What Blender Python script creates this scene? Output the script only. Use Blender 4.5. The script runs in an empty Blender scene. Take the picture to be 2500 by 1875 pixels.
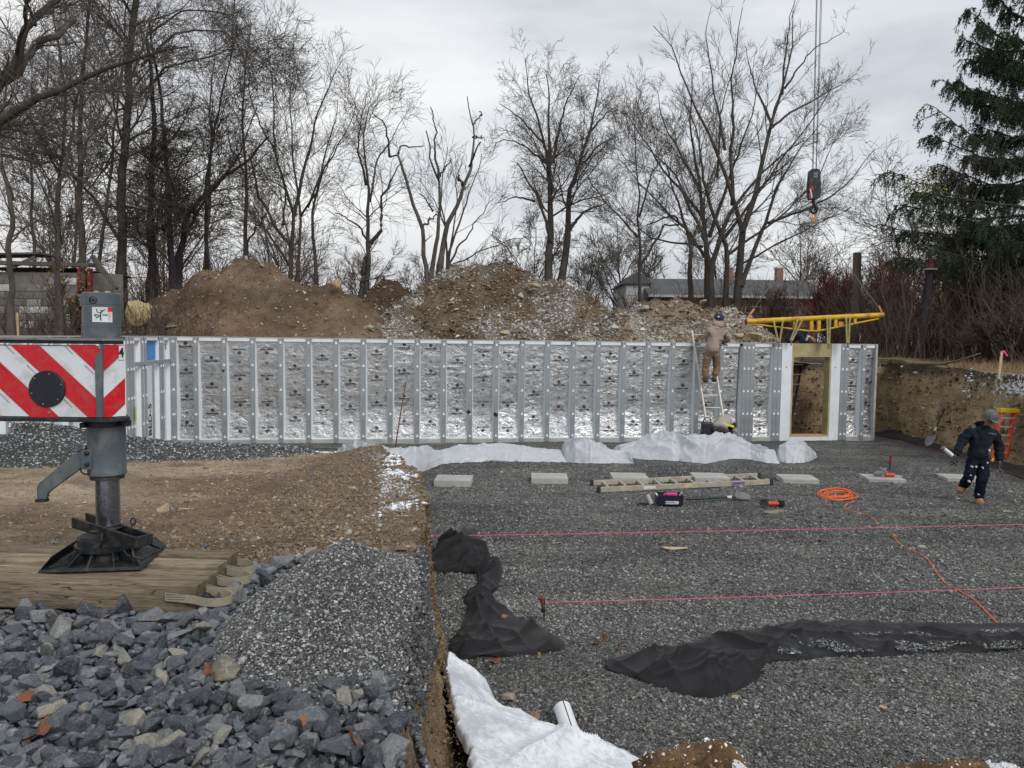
import bpy, bmesh, math, random
import numpy as np
from mathutils import Vector, Matrix
random.seed(7)
RNG = np.random.default_rng(11)
SC = bpy.context.scene
COL = SC.collection
rad = math.radians

# ---------------------------------------------------------------- camera
F = 1850.0                      # focal length in pixels of the 2500 px wide photograph
H = 2.5                         # eye height above the pit floor
CAM_M = Matrix.Rotation(rad(90 - 3.5), 4, 'X') @ Matrix.Rotation(rad(0.7), 4, 'Z')
cam_data = bpy.data.cameras.new('camera')
cam = bpy.data.objects.new('camera', cam_data)
cam.matrix_world = Matrix.Translation((0, 0, H)) @ CAM_M
cam_data.sensor_width = 36.0
cam_data.lens = F / 2500 * 36.0
cam_data.clip_start = 0.05
cam_data.clip_end = 2000
COL.objects.link(cam)
SC.camera = cam
RM = np.array(CAM_M.to_3x3())

def ray(px, py):
    return RM @ np.array([(px - 1250) / F, -(py - 937.5) / F, -1.0])
def G(px, py, z=0.0):           # point of the horizontal plane z seen at a photo pixel
    d = ray(px, py); t = (z - H) / d[2]
    return np.array([d[0] * t, d[1] * t, z])
def AY(px, py, Y):              # point at depth Y seen at a photo pixel
    d = ray(px, py); t = Y / d[1]
    return np.array([d[0] * t, Y, H + d[2] * t])

# ---------------------------------------------------------------- world, sun, exposure
SC.view_settings.view_transform = 'Standard'
SC.view_settings.look = 'None'
SC.view_settings.exposure = 0.16
SC.view_settings.gamma = 1.0
SC.view_settings.use_curve_mapping = False
SUN_EL, SUN_ROT = rad(38), rad(-35)
world = bpy.data.worlds.new('World')
SC.world = world
world.use_nodes = True
nt = world.node_tree
nt.nodes.clear()
wo = nt.nodes.new('ShaderNodeOutputWorld')
bg = nt.nodes.new('ShaderNodeBackground'); bg.inputs['Strength'].default_value = 0.10
sky = nt.nodes.new('ShaderNodeTexSky'); sky.sky_type = 'NISHITA'; sky.sun_disc = False
sky.sun_elevation = SUN_EL; sky.sun_rotation = SUN_ROT
sky.air_density = 1.5; sky.dust_density = 3.0
tc = nt.nodes.new('ShaderNodeTexCoord')
mp = nt.nodes.new('ShaderNodeMapping'); mp.inputs['Scale'].default_value = (1.2, 1.2, 3.0)
nz = nt.nodes.new('ShaderNodeTexNoise'); nz.inputs['Scale'].default_value = 1.7
nz.inputs['Detail'].default_value = 6; nz.inputs['Roughness'].default_value = 0.52; nz.inputs['Distortion'].default_value = 0.35
cr = nt.nodes.new('ShaderNodeValToRGB')
el = cr.color_ramp.elements
el[0].position = 0.36; el[0].color = (4.7, 5.05, 5.65, 1)
el[1].position = 0.63; el[1].color = (8.3, 8.45, 8.6, 1)
e = el.new(0.5); e.color = (6.7, 6.95, 7.3, 1)
mx = nt.nodes.new('ShaderNodeMix'); mx.data_type = 'RGBA'; mx.inputs[0].default_value = 0.93
nt.links.new(tc.outputs['Generated'], mp.inputs[0]); nt.links.new(mp.outputs[0], nz.inputs['Vector'])
nt.links.new(nz.outputs['Fac'], cr.inputs[0])
nt.links.new(sky.outputs[0], mx.inputs[6]); nt.links.new(cr.outputs[0], mx.inputs[7])
nt.links.new(mx.outputs[2], bg.inputs[0]); nt.links.new(bg.outputs[0], wo.inputs[0])
sun_d = bpy.data.lights.new('sun', 'SUN'); sun_d.energy = 1.5; sun_d.angle = rad(25); sun_d.color = (1.0, 0.97, 0.93)
sun = bpy.data.objects.new('sun', sun_d); COL.objects.link(sun)
sun.rotation_euler = (rad(90) - SUN_EL, 0, rad(35)); sun.location = (0, 0, 30)

# ---------------------------------------------------------------- helpers: tags
def tag(o, label=None, cat=None, group=None, kind=None):
    if label: o['label'] = label
    if cat: o['category'] = cat
    if group: o['group'] = group
    if kind: o['kind'] = kind
    return o
def link(o, parent=None):
    COL.objects.link(o)
    if parent is not None: o.parent = parent
    return o
def empty(name, loc, label=None, cat=None, group=None, rz=0.0, kind=None):
    o = bpy.data.objects.new(name, None); COL.objects.link(o)
    o.location = [float(v) for v in loc]; o.rotation_euler = (0, 0, rz); o.empty_display_size = 0.1
    return tag(o, label, cat, group, kind)
def copy_tree(o, parent=None, deltas=None):
    c = o.copy(); COL.objects.link(c)
    if parent is not None: c.parent = parent
    for ch in list(o.children): copy_tree(ch, c)
    return c

# ---------------------------------------------------------------- helpers: noise
def _h(ix, iy, iz, seed):
    n = (ix.astype(np.int64) * 73856093) ^ (iy.astype(np.int64) * 19349663) ^ (iz.astype(np.int64) * 83492791) ^ (seed * 2654435761)
    n &= 0xffffffff
    n = ((n ^ (n >> 13)) * 1274126177) & 0xffffffff
    n = ((n ^ (n >> 16)) * 668265263) & 0xffffffff
    return ((n ^ (n >> 15)) & 0xffffff) / float(0xffffff)
def vn(x, y, z=0.0, seed=0):
    x = np.asarray(x, float); y = np.asarray(y, float); z = np.zeros_like(x) + z
    fx = np.floor(x); fy = np.floor(y); fz = np.floor(z)
    ux = x - fx; uy = y - fy; uz = z - fz
    ux = ux * ux * (3 - 2 * ux); uy = uy * uy * (3 - 2 * uy); uz = uz * uz * (3 - 2 * uz)
    r = 0
    for a in (0, 1):
        for b in (0, 1):
            for c in (0, 1):
                w = (ux if a else 1 - ux) * (uy if b else 1 - uy) * (uz if c else 1 - uz)
                r = r + w * _h(fx + a, fy + b, fz + c, seed)
    return r                    # 0..1
def fbm(x, y, z=0.0, seed=0, oct=4, gain=0.5):
    s = 0; a = 1; t = 0
    for i in range(oct):
        s = s + a * vn(np.asarray(x) * 2 ** i, np.asarray(y) * 2 ** i, np.asarray(z) * 2 ** i, seed + i * 17)
        t += a; a *= gain
    return s / t * 2 - 1        # -1..1
def ridge(x, y, z=0.0, seed=0, oct=3, gain=0.5):
    s = 0; a = 1; t = 0
    for i in range(oct):
        v = 1 - np.abs(vn(np.asarray(x) * 2 ** i, np.asarray(y) * 2 ** i, np.asarray(z) * 2 ** i, seed + i * 31) * 2 - 1)
        s = s + a * v * v; t += a; a *= gain
    return s / t                # 0..1
def creases(x, y, seed, K, amp, w, L=(.25, .8)):
    # long straight pinched folds of a thin sheet
    r = np.random.default_rng(seed); h = np.zeros_like(x); x0, x1, y0, y1 = x.min(), x.max(), y.min(), y.max()
    for k in range(K):
        cx, cy = r.uniform(x0, x1), r.uniform(y0, y1); a = r.uniform(0, np.pi); hl = r.uniform(*L); ww = w * r.uniform(.6, 1.8)
        dx, dy = x - cx, y - cy; t = dx * np.cos(a) + dy * np.sin(a); d = -dx * np.sin(a) + dy * np.cos(a)
        d = d + .12 * t * t * r.uniform(-1, 1)
        side = np.where(d > 0, 1.0, r.uniform(.35, .8))
        h = np.maximum(h * .75, 0) + 0 if False else h + amp * r.uniform(.4, 1.2) * np.exp(-np.abs(d) / (ww * side)) * np.clip(1 - (t / hl) ** 2, 0, 1)
    return h
def sstep(a, b, x):
    t = np.clip((np.asarray(x, float) - a) / (b - a), 0, 1)
    return t * t * (3 - 2 * t)

# ---------------------------------------------------------------- helpers: materials
MATS = {}
class N:                        # small node-tree builder
    def __init__(s, name):
        s.m = bpy.data.materials.new(name); s.m.use_nodes = True
        s.t = s.m.node_tree; s.b = s.t.nodes['Principled BSDF']; s.o = s.t.nodes['Material Output']
        MATS[name] = s.m
    def n(s, t, **kw):
        nd = s.t.nodes.new(t)
        for k, v in kw.items():
            if k in nd.inputs: nd.inputs[k].default_value = v
            else: setattr(nd, k, v)
        return nd
    def l(s, a, b): s.t.links.new(a, b)
    def pos(s, scale=(1, 1, 1), obj=True):
        c = s.n('ShaderNodeTexCoord'); m = s.n('ShaderNodeMapping'); m.inputs['Scale'].default_value = scale
        s.l(c.outputs['Object'], m.inputs[0]); return m.outputs[0]
    def noise(s, vec, scale, detail=4, rough=0.55, dist=0.0):
        q = s.n('ShaderNodeTexNoise'); q.inputs['Scale'].default_value = scale; q.inputs['Detail'].default_value = detail
        q.inputs['Roughness'].default_value = rough; q.inputs['Distortion'].default_value = dist
        if vec is not None: s.l(vec, q.inputs['Vector'])
        return q.outputs['Fac']
    def voro(s, vec, scale, feature='F1', out='Distance', rnd=1.0):
        q = s.n('ShaderNodeTexVoronoi'); q.feature = feature; q.inputs['Scale'].default_value = scale
        q.inputs['Randomness'].default_value = rnd
        if vec is not None: s.l(vec, q.inputs['Vector'])
        return q.outputs[out]
    def ramp(s, fac, stops, interp='LINEAR'):
        q = s.n('ShaderNodeValToRGB'); e = q.color_ramp.elements; q.color_ramp.interpolation = interp
        e[0].position, e[0].color = stops[0][0], (*stops[0][1], 1)
        e[1].position, e[1].color = stops[-1][0], (*stops[-1][1], 1)
        for p_, c_ in stops[1:-1]:
            k = e.new(p_); k.color = (*c_, 1)
        s.l(fac, q.inputs[0]); return q.outputs[0]
    def mix(s, f, a, b, mode='MIX'):
        q = s.n('ShaderNodeMix'); q.data_type = 'RGBA'; q.blend_type = mode
        for i, v in ((0, f), (6, a), (7, b)):
            if hasattr(v, 'is_linked') or isinstance(v, bpy.types.NodeSocket): s.l(v, q.inputs[i])
            else: q.inputs[i].default_value = v if i == 0 else (*v, 1)
        return q.outputs[2]
    def math(s, op, a, b=0.5):
        q = s.n('ShaderNodeMath'); q.operation = op
        for i, v in ((0, a), (1, b)):
            if isinstance(v, bpy.types.NodeSocket): s.l(v, q.inputs[i])
            else: q.inputs[i].default_value = v
        return q.outputs[0]
    def bump(s, h, strength=0.5, dist=0.02, prev=None):
        q = s.n('ShaderNodeBump'); q.inputs['Strength'].default_value = strength; q.inputs['Distance'].default_value = dist
        s.l(h, q.inputs['Height'])
        if prev is not None: s.l(prev, q.inputs['Normal'])
        return q.outputs[0]
    def attr(s, name, out='Color'):
        q = s.n('ShaderNodeAttribute'); q.attribute_name = name; return q.outputs[out]
    def fin(s, col=None, rough=None, metal=None, nrm=None, spec=None):
        for k, v in (('Base Color', col), ('Roughness', rough), ('Metallic', metal), ('Normal', nrm), ('Specular IOR Level', spec)):
            if v is None: continue
            if isinstance(v, bpy.types.NodeSocket): s.l(v, s.b.inputs[k])
            else: s.b.inputs[k].default_value = (*v, 1) if k == 'Base Color' else v
        return s.m

def simple(name, col, rough=0.6, metal=0.0, var=0.25, vscale=6.0, bump=0.15, bscale=60.0, spec=0.4, dirt=None, dirt_amt=0.35, rvar=0.15):
    s = N(name); p = s.pos()
    n1 = s.noise(p, vscale, 5, 0.6); n2 = s.noise(p, bscale, 3)
    lo = tuple(c * (1 - var) for c in col); hi = tuple(min(1, c * (1 + var)) for c in col)
    c = s.ramp(n1, [(0.3, lo), (0.7, hi)])
    if dirt:
        d = s.ramp(s.noise(p, vscale * 1.7, 6, 0.65, 0.4), [(0.48, (0, 0, 0)), (0.66, (dirt_amt,) * 3)])
        c = s.mix(d, c, dirt)
    r = s.ramp(n2, [(0.3, (max(0, rough - rvar),) * 3), (0.7, (min(1, rough + rvar),) * 3)])
    return s.fin(c, r, metal, s.bump(n2, bump, 0.01), spec)

# ---------------------------------------------------------------- helpers: meshes
def mesh_np(name, V, Fq, mat=None, smooth=False, cols=None, parent=None, loc=None, mats=None, fmat=None):
    V = np.asarray(V, float); Fq = np.asarray(Fq, np.int32)
    me = bpy.data.meshes.new(name)
    k = Fq.shape[1]
    if loc is not None: V = V - np.asarray(loc, float)
    me.vertices.add(len(V)); me.vertices.foreach_set('co', V.ravel())
    me.loops.add(Fq.size); me.loops.foreach_set('vertex_index', Fq.ravel())
    me.polygons.add(len(Fq)); me.polygons.foreach_set('loop_start', np.arange(0, Fq.size, k, dtype=np.int32))
    me.polygons.foreach_set('use_smooth', np.full(len(Fq), smooth))
    if fmat is not None: me.polygons.foreach_set('material_index', np.asarray(fmat, np.int32))
    me.update(calc_edges=True)
    for m in (mats or ([mat] if mat else [])): me.materials.append(m)
    if cols is not None:
        ca = me.color_attributes.new('col', 'FLOAT_COLOR', 'POINT')
        c4 = np.ones((len(V), 4)); cols = np.asarray(cols); c4[:, :cols.shape[1]] = cols; ca.data.foreach_set('color', c4.ravel())
    o = bpy.data.objects.new(name, me); link(o, parent)
    if loc is not None and parent is None: o.location = [float(v) for v in loc]
    return o
def grid_faces(nr, nc, closed=False):
    i = np.arange(nr - 1)[:, None] * nc; j = np.arange(nc - 1)[None, :]
    a = (i + j).ravel()
    f = np.stack([a, a + 1, a + 1 + nc, a + nc], 1)
    return f

class MB:
    def __init__(s): s.v = []; s.f = []; s.m = []; s.mi = 0
    def add(s, vs, fs):
        b = len(s.v); s.v += [tuple(float(c) for c in v) for v in vs]
        s.f += [tuple(b + i for i in f) for f in fs]; s.m += [s.mi] * len(fs); return s
    def box(s, c, size, rot=None, top=None):
        hx, hy, hz = size[0] / 2, size[1] / 2, size[2] / 2; t = top or (1, 1)
        vs = [(-hx, -hy, -hz), (hx, -hy, -hz), (hx, hy, -hz), (-hx, hy, -hz), (-hx * t[0], -hy * t[1], hz), (hx * t[0], -hy * t[1], hz), (hx * t[0], hy * t[1], hz), (-hx * t[0], hy * t[1], hz)]
        M = Matrix.Identity(3) if rot is None else (rot if isinstance(rot, Matrix) else Matrix.Rotation(rot, 3, 'Z'))
        vs = [M @ Vector(v) + Vector([float(q) for q in c]) for v in vs]
        return s.add(vs, [(0, 3, 2, 1), (4, 5, 6, 7), (0, 1, 5, 4), (1, 2, 6, 5), (2, 3, 7, 6), (3, 0, 4, 7)])
    def bar(s, p, q, w, h, up=(0, 0, 1)):      # rectangular bar from p to q
        p = Vector([float(c) for c in p]); q = Vector([float(c) for c in q]); d = q - p; L = d.length; d = d.normalized(); u = Vector(up)
        x = d.cross(u)
        if x.length < 1e-4: x = d.cross(Vector((0, 1, 0)))
        x.normalize(); z = x.cross(d)
        M = Matrix((x, d, z)).transposed()
        return s.box((p + q) / 2, (w, L, h), M)
    def tube(s, pts, r, n=10, cap=True):
        pts = [Vector([float(c) for c in p]) for p in pts]; rs = r if isinstance(r, (list, tuple)) else [r] * len(pts)
        b = len(s.v); t0 = (pts[1] - pts[0]).normalized()
        u = t0.orthogonal().normalized(); vs = []
        for i, p in enumerate(pts):
            t = ((pts[min(i + 1, len(pts) - 1)] - pts[max(i - 1, 0)])).normalized()
            u = (u - t * u.dot(t)).normalized(); w = t.cross(u)
            vs += [p + (u * math.cos(2 * math.pi * k / n) + w * math.sin(2 * math.pi * k / n)) * rs[i] for k in range(n)]
        fs = [(i * n + k, i * n + (k + 1) % n, (i + 1) * n + (k + 1) % n, (i + 1) * n + k) for i in range(len(pts) - 1) for k in range(n)]
        if cap: fs += [tuple(range(n - 1, -1, -1)), tuple((len(pts) - 1) * n + k for k in range(n))]
        return s.add(vs, fs)
    def lathe(s, prof, c, n=24, rot=None):     # prof: (radius, z)
        vs = []; M = rot or Matrix.Identity(3)
        for r_, z_ in prof:
            for k in range(n):
                a = 2 * math.pi * k / n
                vs.append(M @ Vector((r_ * math.cos(a), r_ * math.sin(a), z_)) + Vector([float(q) for q in c]))
        fs = [(i * n + k, i * n + (k + 1) % n, (i + 1) * n + (k + 1) % n, (i + 1) * n + k) for i in range(len(prof) - 1) for k in range(n)]
        fs += [tuple(range(n - 1, -1, -1)), tuple((len(prof) - 1) * n + k for k in range(n))]
        return s.add(vs, fs)
    def prism(s, poly, M, th):                 # poly 2D (x,y) in frame M (4x4), extruded by th along local z
        n = len(poly); vs = [M @ Vector((x, y, 0)) for x, y in poly] + [M @ Vector((x, y, th)) for x, y in poly]
        fs = [tuple(range(n - 1, -1, -1)), tuple(range(n, 2 * n))] + [(i, (i + 1) % n, n + (i + 1) % n, n + i) for i in range(n)]
        return s.add(vs, fs)
    def build(s, name, mat, parent=None, smooth=False, bevel=0.0, loc=None, seg=2, auto=None):
        me = bpy.data.meshes.new(name)
        o_ = Vector((0, 0, 0))
        if parent is not None:
            q = parent
            while q is not None: o_ = o_ + q.location; q = q.parent
        elif loc is not None: o_ = Vector([float(v) for v in loc])
        me.from_pydata([Vector(v) - o_ for v in s.v], [], s.f)
        ms = mat if isinstance(mat, (list, tuple)) else [mat]
        for m in ms: me.materials.append(m)
        if len(ms) > 1: me.polygons.foreach_set('material_index', s.m)
        if bevel:
            bm = bmesh.new(); bm.from_mesh(me)
            bmesh.ops.remove_doubles(bm, verts=bm.verts, dist=1e-5)
            ed = [e for e in bm.edges if len(e.link_faces) == 2 and e.calc_face_angle() > 0.6]
            bmesh.ops.bevel(bm, geom=ed, offset=bevel, segments=seg, affect='EDGES', profile=0.6, clamp_overlap=True)
            bm.to_mesh(me); bm.free()
        if smooth:
            me.polygons.foreach_set('use_smooth', [True] * len(me.polygons))
            if auto is not None: me.set_sharp_from_angle(angle=rad(auto))
        me.update()
        o = bpy.data.objects.new(name, me); link(o, parent)
        if parent is None and loc is not None: o.location = o_
        return o

def pebbles(name, P, size, cols, mat, parent=None, flat=0.7, loc=None, seed=1, kind='stuff', aniso=0.35):
    """many small angular stones in one mesh: octahedra with jittered corners"""
    r = np.random.default_rng(seed); n = len(P)
    base = np.array([[1, 0, 0], [-1, 0, 0], [0, 1, 0], [0, -1, 0], [0, 0, 1], [0, 0, -1.0]])
    sc = r.uniform(1 - aniso, 1 + aniso, (n, 1, 3)) * np.asarray(size)[:, None, None] * 0.5
    V = base[None] * sc * r.uniform(0.75, 1.2, (n, 6, 1)) + r.normal(0, 0.12, (n, 6, 3)) * np.asarray(size)[:, None, None]
    V[..., 2] *= flat
    a = r.uniform(0, 2 * np.pi, n); t = r.normal(0, 0.5, n)
    ca, sa, ct, st = np.cos(a), np.sin(a), np.cos(t), np.sin(t)
    Z = np.zeros(n)
    R = np.stack([np.stack([ca, -sa * ct, sa * st], 1), np.stack([sa, ca * ct, -ca * st], 1), np.stack([Z, st, ct], 1)], 1)
    V = np.einsum('nij,nkj->nki', R, V) + np.asarray(P)[:, None]
    f = np.array([[0, 2, 4], [2, 1, 4], [1, 3, 4], [3, 0, 4], [2, 0, 5], [1, 2, 5], [3, 1, 5], [0, 3, 5]])
    Fq = (f[None] + (np.arange(n) * 6)[:, None, None]).reshape(-1, 3)
    cc = np.repeat(np.asarray(cols), 6, 0)
    o = mesh_np(name, V.reshape(-1, 3), Fq, mat, False, cc, parent, loc)
    if kind: o['kind'] = kind
    return o
def greys(n, seed, dark=0.07, light=0.42, p=0.22, tint=(0.97, 1.0, 1.02)):
    r = np.random.default_rng(seed)
    g = r.uniform(dark * 0.55, dark * 1.9, n); l = r.random(n) < p
    g[l] = r.uniform(light * 0.6, light * 1.3, l.sum())
    return g[:, None] * np.array(tint)[None] * r.uniform(0.94, 1.06, (n, 3))
# ================================================================ ground materials
def make_soil(name, bstr=0.9, wet=1.0):
    s = N(name); p = s.pos(); c = s.attr('col')
    n1 = s.noise(p, 2.2, 6, 0.62); n2 = s.noise(p, 14, 6, 0.68); n3 = s.noise(p, 70, 4, 0.6)
    v = s.voro(p, 26, 'F1', 'Distance')
    c = s.mix(s.ramp(n1, [(0.42, (0, 0, 0)), (0.62, (0.55 * wet,) * 3)]), c, s.mix(1.0, c, (0.42, 0.38, 0.34), 'MULTIPLY'))
    c = s.mix(0.75, c, s.ramp(n2, [(0.25, (0.45, 0.43, 0.4)), (0.5, (1, 1, 1)), (0.75, (1.35, 1.3, 1.25))]), 'MULTIPLY')
    c = s.mix(0.5, c, s.ramp(n3, [(0.3, (0.55,) * 3), (0.7, (1.4,) * 3)]), 'MULTIPLY')
    # pale and grey chips lying in the soil
    chip = s.ramp(s.voro(p, 34, 'F1', 'Color'), [(0.90, (0, 0, 0)), (0.93, (1, 1, 1))])
    near = s.ramp(s.voro(p, 34, 'F1', 'Distance'), [(0.18, (1, 1, 1)), (0.26, (0, 0, 0))])
    c = s.mix(s.mix(1.0, chip, near, 'MULTIPLY'), c, (0.40, 0.37, 0.32))
    # snow: mask in the alpha of the attribute broken up by noise
    sm = s.attr('col', 'Alpha')
    sn = s.math('ADD', s.math('MULTIPLY', sm, -1.0), 1.0)      # alpha 1 = none
    th = s.math('ADD', s.noise(p, 11, 7, 0.72), s.math('MULTIPLY', sn, 0.34))
    sf = s.ramp(th, [(0.665, (0, 0, 0)), (0.70, (1, 1, 1))])
    c = s.mix(sf, c, (0.86, 0.88, 0.91))
    h = s.math('ADD', s.math('MULTIPLY', n2, 1.3), s.math('MULTIPLY', n3, 0.6))
    h = s.math('ADD', h, s.math('MULTIPLY', v, -0.25))
    h = s.math('ADD', h, s.math('MULTIPLY', sf, 0.35))
    return s.fin(c, 0.92, 0, s.bump(h, bstr, 0.05), 0.15)
M_SOIL = make_soil('soil')
def make_gravel(name, sc, lo, hi, white=0.86, tint=(0.97, 1.0, 1.0), bstr=1.0):
    s = N(name); p = s.pos()
    q = s.n('ShaderNodeTexVoronoi'); q.inputs['Scale'].default_value = sc; s.l(s.mix(0.02, p, (0, 0, 0)), q.inputs['Vector'])
    q2 = s.n('ShaderNodeTexVoronoi'); q2.inputs['Scale'].default_value = sc * 0.53; s.l(p, q2.inputs['Vector'])
    def bw(o):
        k = s.n('ShaderNodeSeparateColor'); s.l(o, k.inputs[0]); return k.outputs[0]
    T = lambda v: tuple(v * t for t in tint)
    c = s.ramp(bw(q.outputs['Color']), [(0.0, T(lo * 0.6)), (0.5, T(lo)), (white - 0.06, T(lo * 2.1)), (white, T(hi)), (1.0, T(hi * 1.5))])
    c2 = s.ramp(bw(q2.outputs['Color']), [(0.0, T(lo * 0.5)), (0.7, T(lo * 1.2)), (0.9, T(hi))])
    c = s.mix(0.35, c, c2)
    big = s.noise(p, 0.55, 5, 0.6, 0.5); mid = s.noise(p, 3.5, 5, 0.65)
    c = s.mix(1.0, c, s.ramp(big, [(0.30, (0.55, 0.56, 0.55)), (0.5, (1, 1, 1)), (0.7, (1.3, 1.27, 1.2))]), 'MULTIPLY')
    bands = s.noise(s.pos((.22, 1.1, 1)), 1.6, 4, .6, .4); c = s.mix(1.0, c, s.ramp(bands, [(.35, (.66,) * 3), (.5, (1, 1, 1)), (.68, (1.22, 1.2, 1.15))]), 'MULTIPLY')
    c = s.mix(0.8, c, s.ramp(mid, [(0.3, (0.62,) * 3), (0.55, (1.05,) * 3), (0.75, (1.3,) * 3)]), 'MULTIPLY')
    h = s.math('ADD', s.math('MULTIPLY', q.outputs['Distance'], -0.6), s.math('MULTIPLY', q2.outputs['Distance'], -0.7))
    h = s.math('ADD', h, s.math('MULTIPLY', mid, 1.0))
    return s.fin(c, 0.8, 0, s.bump(h, bstr, 0.03), 0.3)
M_GRAVEL = make_gravel('gravel_floor', 58, 0.085, 0.30, 0.84, (1.0, 1.0, .96))
M_GRAVEL_DARK = make_gravel('gravel_heap', 50, 0.055, 0.30)
def make_stonemat(name, rnd):
    s = N(name); p = s.pos()
    if rnd:
        oi = s.n('ShaderNodeObjectInfo')
        base = s.ramp(oi.outputs['Random'], [(0.0, (0.026, 0.030, 0.038)), (0.3, (0.052, 0.060, 0.073)), (0.6, (0.098, 0.109, 0.123)), (0.85, (0.20, 0.208, 0.213)), (0.93, (0.25, 0.24, 0.21)), (1.0, (0.32, 0.29, 0.24))])
        w = s.n('ShaderNodeVectorMath', operation='ADD'); s.l(p, w.inputs[0]); s.l(oi.outputs['Location'], w.inputs[1]); p = w.outputs[0]
    else:
        base = s.attr('col')
    n1 = s.noise(p, 9, 6, 0.62, 0.3); n2 = s.noise(p, 55, 5, 0.65); n3 = s.noise(p, 4, 4, 0.6)
    c = s.mix(0.8, base, s.ramp(n1, [(0.3, (0.6,) * 3), (0.5, (1.0,) * 3), (0.72, (1.6, 1.58, 1.52))]), 'MULTIPLY')
    c = s.mix(s.ramp(n3, [(0.56, (0, 0, 0)), (0.74, (0.5,) * 3)]), c, (0.26, 0.24, 0.205))
    c = s.mix(0.5, c, s.ramp(n2, [(0.3, (0.7,) * 3), (0.7, (1.35,) * 3)]), 'MULTIPLY')
    # pale calcite veins
    vein = s.ramp(s.math('ABSOLUTE', s.math('SUBTRACT', s.noise(p, 6, 3, 0.5, 1.2), 0.5)), [(0.0, (0.5,) * 3), (0.016, (0, 0, 0))])
    c = s.mix(vein, c, (0.42, 0.42, 0.41))
    h = s.math('ADD', s.math('MULTIPLY', n1, 1.0), s.math('MULTIPLY', n2, 0.4))
    return s.fin(c, 0.62, 0, s.bump(h, 0.55, 0.02), 0.4)
M_ROCK = make_stonemat('rock', True)
M_STONE = make_stonemat('loose_stone', False)
def attr_mat(name, rough=0.8, bump=0.3, bscale=80, spec=0.3):
    s = N(name); p = s.pos(); c = s.attr('col'); n = s.noise(p, bscale, 3)
    c = s.mix(0.6, c, s.ramp(n, [(0.3, (0.75,) * 3), (0.7, (1.25,) * 3)]), 'MULTIPLY')
    return s.fin(c, rough, 0, s.bump(n, bump, 0.01), spec)
M_PEB = attr_mat('pebble', 0.7)
M_CLOD = attr_mat('clod', 0.95, 0.6, 60, 0.1)
M_SNOW = simple('snow', (0.84, 0.87, 0.91), 0.6, var=0.04, bump=0.3, spec=0.2)

# ================================================================ left shelf of ground (dirt, heaps of gravel)
EDGE = np.array([(-6, 1.0), (-0.15, 1.0), (0.3, 1.0)])
TOP = [(0.5, -.10), (2.3, -.24), (3.1, -.47), (4.0, -.55), (5.0, -.62), (5.9, -.72), (7.3, -.86), (8.7, -1.02), (10.3, -1.25), (11.3, -1.55), (12.4, -2.05), (13.9, -2.5), (14.3, -3.0), (20, -3.2)]
BAS = [(0.5, .05), (2.3, .0), (4.4, -.25), (5.9, -.5), (7.3, -.78), (8.7, -.98), (10.3, -1.18), (12.4, -1.95), (14.0, -2.4), (14.6, -2.8), (20, -3.0)]
ty, tx = np.array(TOP).T; by, bx = np.array(BAS).T
def edge_x(y): return np.interp(y, ty, tx) + 0.11 * fbm(np.asarray(y) * 2.1, 3.3, seed=5, oct=5, gain=.6)
def base_x(y): return np.interp(y, by, bx)
RIDGE = [(-8.0, 10.0, 1.30), (-6.5, 10.5, 1.22), (-5.6, 11.1, .97), (-4.9, 11.8, .78), (-4.2, 12.6, .66), (-3.75, 13.2, .55)]
def heap_h(x, y, pts, slope):
    out = np.full(np.shape(x), -9.0)
    for (x0, y0, z0), (x1, y1, z1) in zip(pts[:-1], pts[1:]):
        dx, dy = x1 - x0, y1 - y0
        t = np.clip(((x - x0) * dx + (y - y0) * dy) / (dx * dx + dy * dy), 0, 1)
        d = np.hypot(x - x0 - t * dx, y - y0 - t * dy)
        out = np.maximum(out, z0 + t * (z1 - z0) - slope * (np.sqrt(d * d + 0.01) - 0.1))
    return out
def gravel_near(x, y):          # cone of pea gravel beside the pit edge
    d = np.sqrt(((x + .90) / .64) ** 2 + ((y - 4.05) / 1.2) ** 2 + .006)
    return .96 + .44 * (1 - d) + 0.03 * fbm(x * 3, y * 3, seed=9)
def zplat(x, y):
    z = np.interp(y, [0, 5, 6, 7.3, 8.7, 10.3, 12, 13.4, 14.1, 14.9], [1.0, 1.0, .94, .84, .74, .64, .50, .40, .30, -.03])
    z = z + .10 * sstep(-3.5, -6.5, x) * sstep(5, 9, y)
    return z
def soil_base(x, y):
    x = np.asarray(x, float); y = np.asarray(y, float)
    z = zplat(x, y)
    rough = .35 + .65 * sstep(1.6, .2, edge_x(y) - x)
    z = z + .06 * fbm(x * .8, y * .8, seed=2) + .018 * (ridge(x * 1.1 + y * .4, y * 3.4, seed=12) - .5) + .012 * fbm(x * 7, y * 7, seed=13) + rough * .05 * fbm(x * 3.1, y * 3.1, seed=3, oct=4) + .03 * rough * (ridge(x * 5, y * 5, seed=4) - .5)
    # thrown up lip near the far corner of the shelf
    z = z + .20 * np.exp(-(((x + 2.35) / .55) ** 2 + ((y - 12.7) / .8) ** 2)) + .10 * np.exp(-(((x + 1.75) / .3) ** 2 + ((y - 11.6) / .4) ** 2))
    z = z + .10 * np.exp(-((x + 1.9) ** 2 / .5 + (y - 6.6) ** 2 / .8)) * 0 - .05 * np.exp(-(((x + 1.8) / .8) ** 2 + ((y - 8.2) / .8) ** 2))
    z = z - .07 * sstep(4.95, 4.75, y) * (x < 0)
    return z
def hL(x, y):
    z = soil_base(x, y)
    z = np.maximum(z, gravel_near(x, y))
    z = np.maximum(z, heap_h(x, y, RIDGE, .52) + .03 * fbm(np.asarray(x) * 3, np.asarray(y) * 3, seed=8))
    return z
def hL1(x, y): return float(hL(np.array([x]), np.array([y]))[0])

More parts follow.
